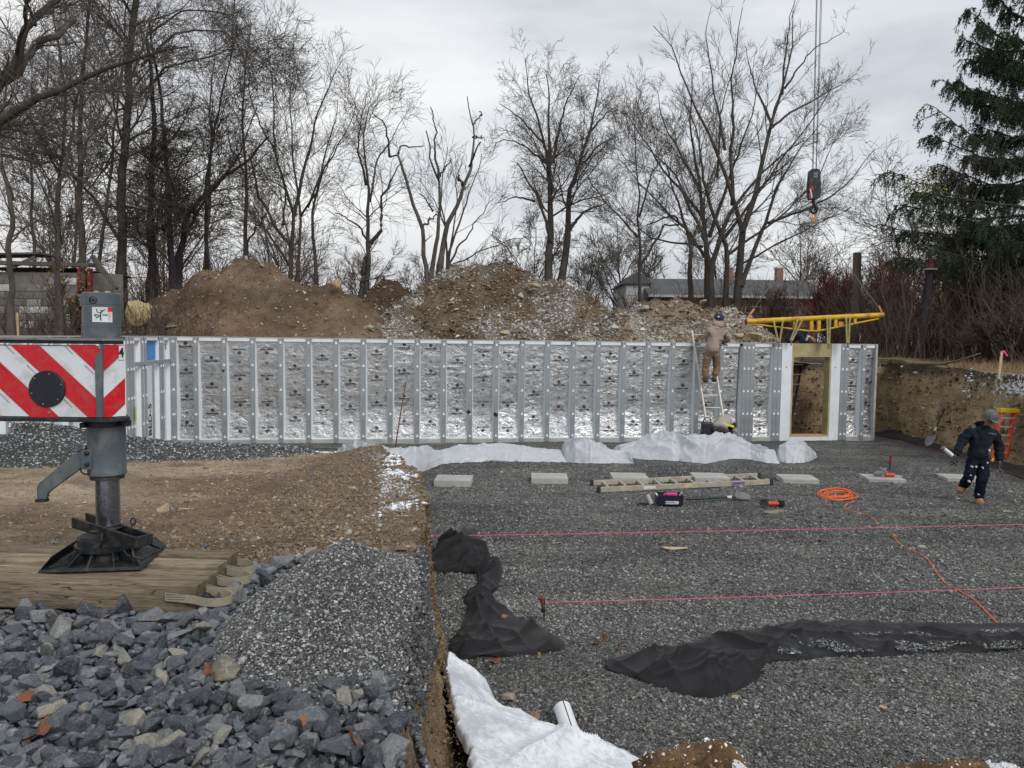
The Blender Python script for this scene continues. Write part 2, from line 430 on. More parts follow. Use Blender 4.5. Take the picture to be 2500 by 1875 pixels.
def build_ground():
    ys = np.concatenate([np.linspace(0.3, 2.4, 12), np.geomspace(2.45, 15.6, 330)])
    nu, nd = 300, 34
    u = np.linspace(0, 1, nu)
    E_ = edge_x(ys)
    X = -13.0 + (E_[:, None] + 13.0) * (1 - (1 - u[None]) ** 2.2)
    Y = np.repeat(ys[:, None], nu, 1)
    Z = hL(X, Y)
    # bank face: from the lip down to below the pit floor
    s_ = np.linspace(0, 1, nd + 1)[1:]
    B = base_x(ys)
    ztop = Z[:, -1]
    FX = E_[:, None] + (B - E_)[:, None] * s_[None] ** 1.0
    FZ = ztop[:, None] + (-.12 - ztop)[:, None] * s_[None]
    FY = np.repeat(ys[:, None], nd, 1)
    n_ = fbm(FY * 2.3, FZ * 2.6, seed=21, oct=5, gain=.6)
    FX = FX + .14 * n_ * np.minimum(1, s_[None] * 4) - .04 + .05 * (ridge(FY * 4, FZ * 7, seed=22) - .5)
    FX = FX + 0.05 * np.exp(-((s_[None] - .05) / .08) ** 2)
    X = np.concatenate([X, FX], 1); Y = np.concatenate([Y, FY], 1); Z = np.concatenate([Z, FZ], 1)
    nc = nu + nd
    x, y, z = X.ravel(), Y.ravel(), Z.ravel()
    sand = np.array([.50, .40, .285]); brown = np.array([.27, .20, .14]); dark = np.array([.14, .10, .07])
    ex = np.repeat(E_, nc)
    m = sstep(.35, .62, .5 + .5 * fbm(x * .45 + 3, y * .45, seed=31) + .5 * sstep(2.6, .6, ex - x) * sstep(13.5, 11, y) - .18 * sstep(-3, -5, x))
    c = sand * (1 - m[:, None]) + brown * m[:, None]
    m2 = sstep(.55, .8, .5 + .5 * fbm(x * 1.3, y * 1.3, seed=33))
    c = c * (1 - .6 * m2[:, None]) + dark * .6 * m2[:, None]
    face = np.tile(np.concatenate([np.zeros(nu, bool), np.ones(nd, bool)]), len(ys))
    tan = np.array([.38, .275, .165]); f = sstep(.35, .6, .5 + .5 * fbm(y * 1.6, z * 3, seed=34))
    fc = tan * f[:, None] + brown * (1 - f[:, None])
    c = np.where(face[:, None], fc, c)
    # gravel zones
    g1 = (gravel_near(x, y) > soil_base(x, y) + .0) & ~face
    g2 = (heap_h(x, y, RIDGE, .52) > soil_base(x, y) + .005) & ~face
    darkrock = (y < 4.9) & (x < -1.25) & ~face
    c[g1 | g2] = (.10, .104, .104); c[darkrock & ~g1] = (.07, .06, .052)
    nearface = face & (y < 5.4) & (y > 3.0) & (z > .84 + .2 * fbm(y * 2, z * 2, seed=41))
    c[nearface] = (.085, .085, .08)
    snow = np.zeros(len(x))
    dd = ex - x
    snow = sstep(.42, .12, np.abs(dd - .26)) * sstep(6.4, 7.4, y) * (1 - .8 * sstep(11.8, 13.0, y)) * (.15 + .75 * vn(x * 1.9, y * 1.3, seed=51))
    snow = np.maximum(snow, np.exp(-(((x + 4.1) / .8) ** 2 + ((y - 13.75) / .35) ** 2)) * 1.3)
    snow[g1 | g2] = 0; snow = np.where(face, 0, snow)
    c4 = np.concatenate([c, (1 - np.clip(snow, 0, 1.2))[:, None]], 1)
    F_ = grid_faces(len(ys), nc)
    o = mesh_np('dirt_ground', np.stack([x, y, z], 1), F_, M_SOIL, True, c4)
    tag(o, kind='structure')
    return o
GROUND = build_ground()

# near lip of the pit under the camera, just below the frame
def build_near_lip():
    xs = np.linspace(-.3, 7.5, 160); prof = [(-1.0, 1.0), (1.0, 1.0), (1.9, .99), (2.2, .97), (2.35, .93), (2.42, .8), (2.46, .6), (2.5, .4), (2.55, .2), (2.62, 0), (2.66, -.1)]
    pr = np.array([[np.interp(t, np.linspace(0, 1, len(prof)), [q[k] for q in prof]) for k in (0, 1)] for t in np.linspace(0, 1, 44)])
    X = np.repeat(xs[:, None], 44, 1); Y = np.repeat(pr[None, :, 0], 160, 0).copy(); Z = np.repeat(pr[None, :, 1], 160, 0).copy()
    Y += .06 * fbm(X * 2.5, Z * 3, seed=61) ; Z += .03 * fbm(X * 4, Y * 4, seed=62)
    x, y, z = X.ravel(), Y.ravel(), Z.ravel()
    c = np.array([.2, .14, .085])[None] * (1 + .5 * fbm(x * 2, y * 2, z * 2, seed=63))[:, None]
    o = mesh_np('near_ground', np.stack([x, y, z], 1), grid_faces(160, 44)[:, ::-1], M_SOIL, True, np.concatenate([c, np.ones((len(c), 1))], 1))
    tag(o, kind='structure')
build_near_lip()

# ================================================================ pit floor of gravel
def zfloor(x, y):
    return .03 * fbm(np.asarray(x) * 1.2, np.asarray(y) * 1.2, seed=71) + .012 * fbm(np.asarray(x) * 5, np.asarray(y) * 5, seed=72) + .05 * np.exp(-((np.asarray(y) - 14.6) / .5) ** 2) * (.4 + fbm(np.asarray(x) * .9, 0 * np.asarray(x), seed=73))
def zf1(x, y): return float(zfloor(np.array([x]), np.array([y]))[0])
def build_floor():
    ys = np.geomspace(2.2, 22.5, 300); xs = np.linspace(-9.2, 10.9, 300)
    X, Y = np.meshgrid(xs, ys); Z = zfloor(X, Y)
    o = mesh_np('pit_floor', np.stack([X.ravel(), Y.ravel(), Z.ravel()], 1), grid_faces(300, 300), M_GRAVEL, True)
    tag(o, kind='structure')
build_floor()

def scatter_gravel():
    r = np.random.default_rng(5)
    # loose stones on the pit floor: many near the camera, thinning with distance
    P = []; S = []
    for y0, y1, dens, sz in ((3.4, 5.2, 4200, .0175), (5.2, 7.4, 2600, .019), (7.4, 10.5, 1100, .022), (10.5, 15, 350, .024)):
        x0, x1 = -.7 * y1 * .2 - .4, y1 * .72
        n = int((x1 - x0) * (y1 - y0) * dens)
        x = r.uniform(x0, x1, n); y = r.uniform(y0, y1, n); s = sz * r.lognormal(0, .28, n)
        k = x > base_x(y) - .02
        x, y, s = x[k], y[k], s[k]
        P.append(np.stack([x, y, zfloor(x, y) + s * .12], 1)); S.append(s)
    P = np.concatenate(P); S = np.concatenate(S)
    g = greys(len(P), 6, .105, .31, .20, (1.0, 1.0, .96))
    big = .5 + .5 * fbm(P[:, 0] * .55, P[:, 1] * .55, seed=77)
    g *= ((.6 + .75 * big) * (.75 + .5 * vn(P[:, 0] * .45, P[:, 1] * 2.0, seed=78)))[:, None]
    pebbles('loose_gravel', P, S, g, M_PEB, seed=7)
    # pea gravel heap by the pit edge
    n = 82000; x = r.uniform(-1.75, -.3, n); y = r.uniform(2.6, 5.3, n)
    k = (gravel_near(x, y) > soil_base(x, y) - .02) & (x < edge_x(y) + .02)
    x, y = x[k], y[k]; s = .0118 * r.lognormal(0, .3, len(x))
    pebbles('gravel_heap_stones', np.stack([x, y, hL(x, y) + s * .1], 1), s, greys(len(x), 8, .085, .40, .24, (1.0, 1.0, .99)), M_PEB, seed=9)
    # gravel spilling over the bank face
    n = 9000; y = r.uniform(2.6, 5.6, n); t = r.uniform(0, 1, n) ** 1.6
    E_ = edge_x(y); x = E_ + (base_x(y) - E_) * t; zt = hL(E_, y); z = zt + (-.1 - zt) * t
    s = .019 * r.lognormal(0, .3, n); k = (z > .80)
    pebbles('spilled_gravel', np.stack([x + .03, y, z], 1)[k], s[k], greys(n, 10, .07, .3, .12)[k], M_PEB, seed=10)
    # long heap of crushed stone in front of the wing wall
    n = 48000; x = r.uniform(-8, -3.2, n); y = r.uniform(8.8, 13.6, n)
    k = heap_h(x, y, RIDGE, .52) > soil_base(x, y) - .02; x, y = x[k], y[k]; s = .028 * r.lognormal(0, .3, len(x))
    pebbles('crushed_stone_heap', np.stack([x, y, hL(x, y)], 1), s, greys(len(x), 12, .085, .42, .28), M_PEB, seed=13)
    # soil crumbs, chips and clods on the shelf
    n = 85000; y = 4.6 + 9.4 * r.uniform(0, 1, n) ** 1.25; x = np.where(r.random(n) < .65, edge_x(y) - np.abs(r.normal(0, 1.4, n)) + .03, r.uniform(-6, -1, n)); k0 = (r.random(n) < .45 + .55 * (x > -2.6)) & (x < edge_x(y) + .02); x, y = x[k0], y[k0]; n = len(x)
    s = .0115 * r.lognormal(0, .6, n); k = hL(x, y) < soil_base(x, y) + .004; x, y, s = x[k], y[k], s[k]
    c = np.array([.25, .19, .135])[None] * r.uniform(.55, 1.15, (len(x), 1)); c[x < -3.0] *= 1.45; q = r.random(len(x))
    c[q > .93] = (.38, .36, .32); c[q > .975] = (.12, .13, .145); s[q > .93] *= 1.2
    pebbles('soil_crumbs', np.stack([x, y, hL(x, y) + s * .1], 1), s, c, M_CLOD, seed=14)
    # crumbs stuck in the cut face
    n = 7000; y = r.uniform(3, 14, n); t = r.uniform(0, 1, n); E_ = edge_x(y); zt = hL(E_, y); x = E_ + (base_x(y) - E_) * t + .02
    s = .024 * r.lognormal(0, .5, n) * np.where(y < 7, .5, 1); c = np.array([.22, .16, .10])[None] * r.uniform(.35, 1.2, (n, 1))
    pebbles('bank_crumbs', np.stack([x, y, zt + (-.05 - zt) * t], 1), s, c, M_CLOD, seed=15)
    # crumbs of snow along the lip
    n = 2600; y = r.uniform(6.6, 12.6, n); x = edge_x(y) - np.abs(r.normal(.26, .13, n)); s = .024 * r.lognormal(0, .5, n)
    k = vn(x * 3.2, y * 2.2, seed=55) > .62; x, y, s = x[k], y[k], s[k]
    x2 = r.normal(-4.1, .55, 1800); y2 = r.normal(13.75, .22, 1800); s2 = .03 * r.lognormal(0, .4, 1800)
    x = np.r_[x, x2]; y = np.r_[y, y2]; s = np.r_[s, s2]
    pebbles('snow_crumbs', np.stack([x, y, hL(x, y) + .004], 1), s * 1.2, np.full((len(x), 3), .86), M_SNOW, seed=16, flat=.4)
scatter_gravel()

# ================================================================ banks and land round the pit
WA = np.array([-7.60, 17.0]); WB = np.array([9.28, 19.21]); WL = float(np.linalg.norm(WB - WA))
WD = (WB - WA) / WL; WNn = np.array([WD[1], -WD[0]])       # WNn points to the camera side
def hO(x, y):
    x = np.asarray(x, float); y = np.asarray(y, float)
    r_ = sstep(0, 10, x)
    z = 2.28 * (1 - r_) + (1.80 + .03 * np.clip(y - 14, -6, 8)) * r_
    far = sstep(26, 60, np.hypot(x, y))
    z = z * (1 - far) + 2.35 * far
    return z + .05 * fbm(x * .6, y * .6, seed=81) + .04 * fbm(x * 2, y * 2, seed=82)
def hO1(x, y): return float(hO(np.array([x]), np.array([y]))[0])
def build_land():
    key = [(-8.9, -2.0), (-9.3, 18.3), (10.35, 20.9), (10.15, 16.5), (10.1, -3.0)]
    pts = []
    for a, b in zip(key[:-1], key[1:]):
        a = np.array(a); b = np.array(b); n = max(2, int(np.linalg.norm(b - a) / .11))
        pts += [a + (b - a) * k / n for k in range(n)]
    pts.append(np.array(key[-1])); pts = np.array(pts)
    pts += .12 * np.stack([fbm(pts[:, 0] * .9, pts[:, 1] * .9, seed=91), fbm(pts[:, 0] * .9, pts[:, 1] * .9, seed=92)], 1)
    ctr = np.array([0.5, 8.0]); d = pts - ctr
    nrm = d / np.maximum(np.abs(d[:, :1]) / 9.6, np.abs(d[:, 1:]) / 12.5)       # square-ish fan
    nrm /= np.linalg.norm(nrm, axis=1)[:, None]
    face = np.linspace(0, 1, 26); out = np.geomspace(.08, 260, 46)
    rows = []; cols = []
    for f in face:
        off = .02 + .38 * f ** 1.2
        P = pts + nrm * off; zt = hO(P[:, 0], P[:, 1]); z = -.15 + (zt + .15) * f
        n_ = fbm(P[:, 0] * 1.7, P[:, 1] * 1.7, z * 2.2, seed=93, oct=5, gain=.58)
        P = P + nrm * (.22 * n_ * np.minimum(1, 3 * f + .2))[:, None]
        rows.append(np.c_[P, z])
        band = sstep(.82, .95, f + .12 * fbm(P[:, 0], P[:, 1], seed=94))
        t = .5 + .5 * fbm(P[:, 0] * 1.1, P[:, 1] * 1.1, z * 1.5, seed=95)
        c = np.array([.47, .35, .22])[None] * (.6 + .65 * t[:, None]); c = c * (1 - band[:, None]) + np.array([.12, .095, .072]) * band[:, None]
        sn = sstep(.66, .85, f) * sstep(17.8, 16, P[:, 1]) * (P[:, 0] > 8) * (.25 + .75 * vn(P[:, 1] * 1.3, z * 2, seed=97)) * .8
        cols.append(np.c_[c, 1 - sn])
    for k, o_ in enumerate(out):
        P = pts + nrm * (.4 + o_); z = hO(P[:, 0], P[:, 1])
        rows.append(np.c_[P, z]); t = .5 + .5 * fbm(P[:, 0] * .7, P[:, 1] * .7, seed=96)
        c = np.array([.17, .12, .08])[None] * (.6 + .8 * t[:, None])
        if o_ < 1.2: c = np.where((P[:, 0] > 9)[:, None], np.array([.34, .25, .15])[None] * (.6 + .6 * t[:, None]), c)
        sn = .42 * sstep(.9, .2, o_) * (P[:, 0] > 9) * sstep(18, 15, P[:, 1])
        cols.append(np.c_[c, 1 - sn])
    V = np.concatenate(rows); C = np.concatenate(cols)
    o = mesh_np('surrounding_land', V, grid_faces(len(rows), len(pts)), M_SOIL, True, C)
    tag(o, kind='structure')
    # clods and stones in the cut face of the right and rear bank
    r = np.random.default_rng(3); n = 9000
    i = r.integers(0, len(pts), n); f = r.uniform(0, 1, n); kk = (pts[i, 0] > 3) & (pts[i, 1] > 8); i, f = i[kk], f[kk]
    ri = np.clip((f * 25).astype(int), 0, 25); base = V.reshape(len(rows), len(pts), 3)[ri, i]
    s = .05 * r.lognormal(0, .5, len(i)); c = np.array([.36, .27, .17])[None] * r.uniform(.35, 1.35, (len(i), 1))
    c[f > .82] = np.array([.1, .078, .06]); c[r.random(len(i)) > .95] = (.5, .47, .42)
    pebbles('bank_stones', base - np.c_[nrm[i] * .03, np.zeros(len(i))], s, c, M_CLOD, seed=4)
    k = (base[:, 1] < 17.2) & (f > .6) & (base[:, 0] > 8); kk = k & (vn(base[:, 1] * 1.5, base[:, 2] * 3, seed=44) > .42)
    b2 = base[kk]; b2 = np.repeat(b2, 3, 0) + r.normal(0, .08, (3 * len(b2), 3))
    pebbles('bank_snow', b2, .06 * r.lognormal(0, .4, len(b2)), np.full((len(b2), 3), .85), M_SNOW, seed=45, flat=.5)
build_land()

# ================================================================ heaps of dug earth behind the wall
def mound(name, sil, Yr, label, tone, pale, wf=3.2, wb=3.0, seed=0, group='heaps of dug earth behind the wall', npale=0, foot=None):
    P = np.array([AY(px, py, Yr) for px, py in sil])
    x0, x1 = P[0, 0] - .3, P[-1, 0] + .3
    dx = .075; xs = np.arange(x0, x1, dx); ys = np.arange(Yr - wf - .4, Yr + wb, .085)
    X, Y = np.meshgrid(xs, ys)
    hh = np.interp(X, P[:, 0], P[:, 2], left=1.9, right=1.9)
    g = hO(X, Y) - .1
    foot_ = wf * (.55 + .45 * np.clip((hh - g) / (hh - g).max(), 0, 1))
    t = np.where(Y < Yr, (Yr - Y) / foot_, (Y - Yr) / wb)
    t = t + .10 * fbm(X * .9, Y * .9, seed=seed + 1)
    prof = np.clip(1 - t, 0, 1); prof = prof ** 1.05 * (1 - .12 * np.sin(np.clip(t, 0, 1) * np.pi))
    Z = g + (hh - g) * prof
    amp = np.clip((Z - g) * 1.2, 0, 1)
    Z = Z + amp * (.13 * fbm(X * 1.4, Y * 1.4, seed=seed + 2, oct=5, gain=.6) + .15 * (ridge(X * 2.6, Y * 1.5, seed=seed + 3) - .55) + .05 * (ridge(X * 6, Y * 6, seed=seed + 5) - .5))
    x, y, z = X.ravel(), Y.ravel(), Z.ravel()
    a = np.array(tone[0]); b = np.array(tone[1])
    m = sstep(.35, .65, .5 + .5 * fbm(x * .8, z * 1.4, seed=seed + 4) + tone[2] * 0)
    c = a * (1 - m[:, None]) + b * m[:, None]
    pm = sstep(.30, .60, vn(x * .55 + 5, z * .8, seed=seed + 6) * .6 + .4 * vn(x * 2.5, z * 2.5, seed=seed + 7)) * pale
    c = c * (1 - .55 * pm[:, None]) + np.array([.36, .335, .30]) * .55 * pm[:, None]
    o = mesh_np(name, np.stack([x, y, z], 1), grid_faces(len(ys), len(xs)), M_SOIL, True, np.c_[c, 1 - .5 * pm], loc=(float(np.mean(P[:, 0])), Yr, 2.2))
    tag(o, label, 'dirt heap', group)
    r = np.random.default_rng(seed)
    n = 1700 + npale; i = r.integers(0, len(x), n * 2); k = (amp.ravel()[i] > .12) & (y[i] < Yr + .4); i = i[k][:n]
    s = .048 * r.lognormal(0, .5, len(i)); cc = np.array([.22, .165, .115])[None] * r.uniform(.4, 1.5, (len(i), 1))
    isp = r.random(len(i)) < (.12 + .8 * pm[i]); cc[isp] = np.array([.52, .49, .45]) * r.uniform(.6, 1.25, (int(isp.sum()), 1))
    pebbles('stones', np.stack([x[i], y[i], z[i]], 1) + r.normal(0, .02, (len(i), 3)), s, cc, M_CLOD, parent=o, seed=seed + 8, loc=o.location)
    return o, (X, Y, Z)
BR = ((.155, .105, .066), (.085, .058, .04), 0)
TN = ((.24, .18, .125), (.13, .092, .062), 0)
MA = mound('dirt_heap', [(318, 800), (345, 745), (400, 712), (440, 682), (500, 640), (560, 628), (620, 632), (670, 645), (705, 672), (740, 688), (800, 690), (860, 700), (905, 745), (960, 800)], 23.0, 'broad brown earth heap with a steep bare face behind the left of the foil wall', ((.25, .178, .118), (.145, .102, .068), 0), .12, seed=100, npale=300)
MC = mound('dirt_heap', [(880, 810), (930, 765), (975, 735), (1030, 700), (1080, 662), (1120, 632), (1150, 634), (1190, 646), (1232, 634), (1290, 660), (1322, 690), (1370, 684), (1420, 708), (1470, 742), (1520, 790)], 23.6, 'tallest heap of brown earth dusted with pale chips behind the middle of the wall', TN, .65, seed=200, npale=12000)
MB_ = mound('dirt_heap', [(850, 780), (880, 725), (905, 690), (935, 672), (968, 672), (985, 690), (1010, 715), (1060, 760)], 26.0, 'small dark root covered clump of earth between the two large heaps' , BR, .05, wf=2.0, wb=1.5, seed=300)
MD = mound('dirt_heap', [(1450, 800), (1500, 752), (1550, 744), (1600, 734), (1640, 731), (1680, 740), (1730, 750), (1790, 745), (1830, 768), (1870, 800), (1915, 850)], 22.3, 'low pale heap of stony earth in front of the brick house', ((.34, .27, .20), (.17, .13, .09), 0), .75, wf=2.4, seed=400, npale=9000)
# ================================================================ precast wall with foil faced bays
def WP(s, off, z): q = WA + WD * s + WNn * off; return (float(q[0]), float(q[1]), float(z))
WR = Matrix.Rotation(math.atan2(WD[1], WD[0]), 3, 'Z')
ZT = 2.44
def make_foil():
    s = N('foil'); oi = s.n('ShaderNodeObjectInfo'); tc_ = s.n('ShaderNodeTexCoord')
    w = s.n('ShaderNodeVectorMath', operation='MULTIPLY_ADD'); s.l(oi.outputs['Random'], w.inputs[0]); w.inputs[1].default_value = (37, 61, 13); s.l(tc_.outputs['Object'], w.inputs[2])
    v = w.outputs[0]
    def mp(sx, sy, sz, rot=(0, 0, 0)):
        m = s.n('ShaderNodeMapping'); m.inputs['Scale'].default_value = (sx, sy, sz); m.inputs['Rotation'].default_value = rot; s.l(v, m.inputs[0]); return m.outputs[0]
    def crease(vec, sc, wd, dist=1.0):
        a = s.math('ABSOLUTE', s.math('SUBTRACT', s.noise(vec, sc, 3, .5, dist), .5)); return s.ramp(a, [(0, (1,) * 3), (wd, (0, 0, 0))])
    c1 = crease(mp(1, 1, 4.5), 2.6, .05, 1.5); c2 = crease(mp(4.0, 4, 1, (0, .5, 0)), 3.0, .05, 2.0); c3 = crease(mp(2, 2, 2, (0, -.6, 0)), 5.0, .06, 1.5)
    n1 = s.noise(mp(1.6, 1.6, .9), 3.0, 2, .5, .8); n2 = s.noise(mp(1, 1, 1), 14, 1, .5)
    sel = s.ramp(s.noise(mp(.5, .5, .8), 1.6, 2), [(.4, (0,) * 3), (.6, (1,) * 3)])
    h = s.math('ADD', s.math('MULTIPLY', c1, s.math('ADD', s.math('MULTIPLY', sel, -.6), .9)), s.math('MULTIPLY', s.math('MULTIPLY', c2, sel), .8))
    zc = s.n('ShaderNodeSeparateXYZ'); s.l(tc_.outputs['Object'], zc.inputs[0]); low = s.ramp(zc.outputs[2], [(.25, (1,) * 3), (.95, (.0,) * 3)])
    n4 = s.noise(mp(1.5, 1.5, 2.2, (0, .4, 0)), 5, 2, .5, 1.2)
    h = s.math('ADD', h, s.math('MULTIPLY', c3, .35)); h = s.math('ADD', h, s.math('MULTIPLY', n1, 2.2)); h = s.math('ADD', h, s.math('MULTIPLY', n2, .10)); h = s.math('ADD', h, s.math('MULTIPLY', s.math('MULTIPLY', n4, low), 4.0))
    col = s.ramp(s.noise(mp(1, 1, 1), 3, 5, .6), [(.3, (.52, .525, .53)), (.7, (.68, .685, .69))])
    col = s.mix(s.math('MULTIPLY', c1, .45), col, (.88, .89, .90)); col = s.mix(s.math('MULTIPLY', s.math('MULTIPLY', c3, low), .5), col, (.9, .9, .91))  # bright glints of the wrinkles painted into the colour, extra ones low down
    r = s.ramp(n2, [(.3, (.24,) * 3), (.7, (.36,) * 3)])
    return s.fin(col, r, .93, s.bump(h, .8, .0028))
M_FOIL = make_foil()
M_STEEL = simple('galvanised_steel', (.40, .43, .45), .42, .55, var=.14, vscale=3, bump=.1, rvar=.1)
M_STEEL_D = simple('dark_galvanised_steel', (.16, .18, .19), .45, .5, var=.2)
M_FOAM = simple('white_foam', (.74, .77, .80), .75, 0, var=.05, vscale=2.5, bump=.1, dirt=(.55, .56, .55), dirt_amt=.25)
M_CONC = simple('concrete', (.42, .42, .40), .9, 0, var=.16, vscale=5, bump=.5, bscale=120, dirt=(.25, .24, .22))
M_INK = simple('black_ink', (.012, .012, .014), .6, var=.1, bump=0)
M_WOODG = simple('treated_lumber', (.42, .36, .19), .8, var=.25, vscale=3, bump=.3, bscale=30, dirt=(.30, .27, .13), dirt_amt=.4)
M_BLUE = simple('blue_foam', (.07, .27, .62), .5, var=.1, bump=.05)

def text_mesh(txt, size, offset=.0, ext=0.0, name='lettering', align='CENTER', sx=1.0):
    cu = bpy.data.curves.new(name, 'FONT'); cu.body = txt; cu.size = size; cu.align_x = align; cu.align_y = 'CENTER'
    cu.offset = offset; cu.extrude = ext; cu.resolution_u = 2; cu.space_character = 1.0
    ob = bpy.data.objects.new(name, cu); COL.objects.link(ob)
    dg = bpy.context.evaluated_depsgraph_get(); me = bpy.data.meshes.new_from_object(ob.evaluated_get(dg))
    COL.objects.unlink(ob); bpy.data.objects.remove(ob); me.name = name
    if sx != 1.0:
        for v in me.vertices: v.co.x *= sx
    return me
def place_text(me, M, mat, parent=None, name='lettering'):
    me = me.copy() if me.users and parent is not None and False else me
    if not me.materials: me.materials.append(mat)
    o = bpy.data.objects.new(name, me); link(o, parent); o.matrix_local = M; return o
# logo print of one bay: diamond of two hooks over two words, repeated, small marks between
def logo_mesh(name, zs, flip=False, zmax=2.25):
    tm = text_mesh('Superior Walls', .056, .0016)
    V = np.array([v.co[:] for v in tm.vertices]); polys = [tuple(p.vertices) for p in tm.polygons]
    mb = MB(); sg = -1 if flip else 1
    for z in zs:
        if .2 < z < zmax:
            mb.add([(x * sg * .80, 0, z + y * sg) for x, y, _ in V], polys)
            a = .036; dz = z + .075 * sg
            for (x0, z0, x1, z1, w) in ((-a, 0, 0, a, .5), (0, a, a, 0, .35), (0, -a, a, 0, .5), (-a, 0, 0, -a, .35), (-a * .5, a * .1, a * .5, -a * .1, .5)):
                dx, dzz = x1 - x0, z1 - z0; L = math.hypot(dx, dzz); nx, nz = -dzz / L * a * w * .5, dx / L * a * w * .5
                mb.add([(x0 + nx, 0, dz + z0 + nz), (x0 - nx, 0, dz + z0 - nz), (x1 - nx, 0, dz + z1 - nz), (x1 + nx, 0, dz + z1 + nz)], [(0, 1, 2, 3)])
            mb.add([(-.075, 0, z - .037 * sg), (.075, 0, z - .037 * sg), (.075, 0, z - .041 * sg), (-.075, 0, z - .041 * sg)], [(0, 1, 2, 3)])
        zz = z - .30
        if .15 < zz < zmax:
            for (x0, x1, z0, z1) in ((-.03, -.012, -.012, .012), (-.006, .03, .004, .013), (-.006, .022, -.012, -.003), (-.026, .024, -.024, -.020), (-.01, .0, -.052, -.045), (.01, .02, -.052, -.045)):
                mb.add([(x0, 0, zz + z0), (x1, 0, zz + z0), (x1, 0, zz + z1), (x0, 0, zz + z1)], [(0, 1, 2, 3)])
    prof = lambda z: -.07 * min(1, max(0, (z - .8) / 1.5)) - .075 * min(1, max(0, (.8 - z) / .7)) ** 1.5 - .019
    me = bpy.data.meshes.new(name); me.from_pydata([(x, prof(z), z) for x, y, z in mb.v], [], mb.f); me.materials.append(M_INK); return me
LOGOS = [logo_mesh('printed_logo', [b + .6 * k for k in range(-1, 4)], fl) for b, fl in ((.42, 0), (.28, 0), (.17, 0), (.52, 0), (.36, 1), (.1, 0))]

def foil_mesh(w, z0, z1, seed):
    nx, nz = 30, 130; r = np.linspace(-w / 2, w / 2, nx); t = np.linspace(z0, z1, nz)
    X, Z = np.meshgrid(r, t)
    Y = .006 * fbm(X * 5 + seed, Z * 5, seed=seed) + .007 * ridge(X * 3 + seed, Z * 7, seed=seed + 1) + creases(X, Z, seed, 46, -.0035, .012, (.06, .3)) + creases(X, Z, seed + 5, 30, -.0065, .018, (.05, .2)) * (Z < .95)
    # slack at the foot makes the foil lean back and catch the sky
    V = np.stack([X.ravel(), -Y.ravel() - .07 * np.clip((Z.ravel() - .8) / 1.5, 0, 1) - .075 * np.clip((.8 - Z.ravel()) / .7, 0, 1) ** 1.5, Z.ravel()], 1)
    me = bpy.data.meshes.new('foil_panel'); me.from_pydata(V.tolist(), [], grid_faces(nz, nx)[:, ::-1].tolist()); me.polygons.foreach_set('use_smooth', [True] * len(me.polygons))
    me.materials.append(M_FOIL); return me
FOILS = {}
def stud_meshes():
    # steel channel with flutes, front at y = 0 facing -y
    prof = []; w = .104; nfl = 5
    for i in range(nfl * 4 + 1):
        x = -w / 2 + w * i / (nfl * 4); prof.append((x, -(.004 if (i % 4) in (1, 2) else 0)))
    V = []; 
    for z in (.02, ZT - .006):
        V += [(x, y, z) for x, y in prof] + [(w / 2, .02, z), (-w / 2, .02, z)]
    n = len(prof) + 2; Fs = [(i, (i + 1) % n, n + (i + 1) % n, n + i) for i in range(n)] + [tuple(range(n - 1, -1, -1)), tuple(range(n, 2 * n))]
    st = bpy.data.meshes.new('stud'); st.from_pydata(V, [], Fs); st.materials.append(M_STEEL)
    fo = MB(); a, b = .049, .088
    fo.add([(-b, .19, .1), (b, .19, .1), (a, .021, .1), (-a, .021, .1), (-b, .19, ZT - .09), (b, .19, ZT - .09), (a, .021, ZT - .09), (-a, .021, ZT - .09)],
           [(0, 3, 2, 1), (4, 5, 6, 7), (3, 7, 6, 2), (1, 2, 6, 5), (0, 4, 7, 3), (0, 1, 5, 4)])
    fm = bpy.data.meshes.new('foam_web'); fm.from_pydata(fo.v, [], fo.f); fm.materials.append(M_FOAM)
    pl = MB()
    for z in (.14, .66, 1.22, 1.78, 2.30):
        pl.prism([(-.030, 0), (.030, 0), (.022, .012), (.017, .052), (-.017, .052), (-.022, .012)], Matrix.Translation((0, -.0045, z)) @ Matrix.Rotation(rad(90), 4, 'X'), .010)
    pm = bpy.data.meshes.new('access_plugs'); pm.from_pydata(pl.v, [], pl.f); pm.materials.append(M_FOAM_W)
    return st, fm, pm
M_FOAM_W = simple('plug_white', (.86, .88, .9), .7, var=.02, bump=0)
STUD, WEB, PLUG = stud_meshes()
def wobj(name, me, parent, s, off=0.0, z=0.0, frame=None):
    """mesh with local x along the wall, -y to the room side"""
    o = bpy.data.objects.new(name, me); link(o, parent); return o
class WallFrame:
    def __init__(s, root, origin, d):       # d: unit direction along the wall (2D), room side is to its right
        s.root = root; s.o = np.array(origin, float); s.d = np.array(d, float); s.n = np.array([d[1], -d[0]]); s.ang = math.atan2(d[1], d[0])
    def put(s, name, me, t, off=0.0, z=0.0, parent=None):
        o = bpy.data.objects.new(name, me); link(o, s.root); q = s.o + s.d * t + s.n * off
        if parent is not None:
            o.parent = parent; o.location = (0, -off, z); return o
        o.location = (float(q[0]) - s.root.location.x, float(q[1]) - s.root.location.y, z - s.root.location.z); o.rotation_euler = (0, 0, s.ang); return o
    def box(s, name, t0, t1, o0, o1, z0, z1, mat, bevel=0.0, parent=None):
        mb = MB(); c = s.o + s.d * (t0 + t1) / 2 + s.n * (o0 + o1) / 2
        mb.box((c[0], c[1], (z0 + z1) / 2), (t1 - t0, abs(o1 - o0), z1 - z0), Matrix.Rotation(s.ang, 3, 'Z'))
        return mb.build(name, mat, parent or s.root, bevel=bevel)
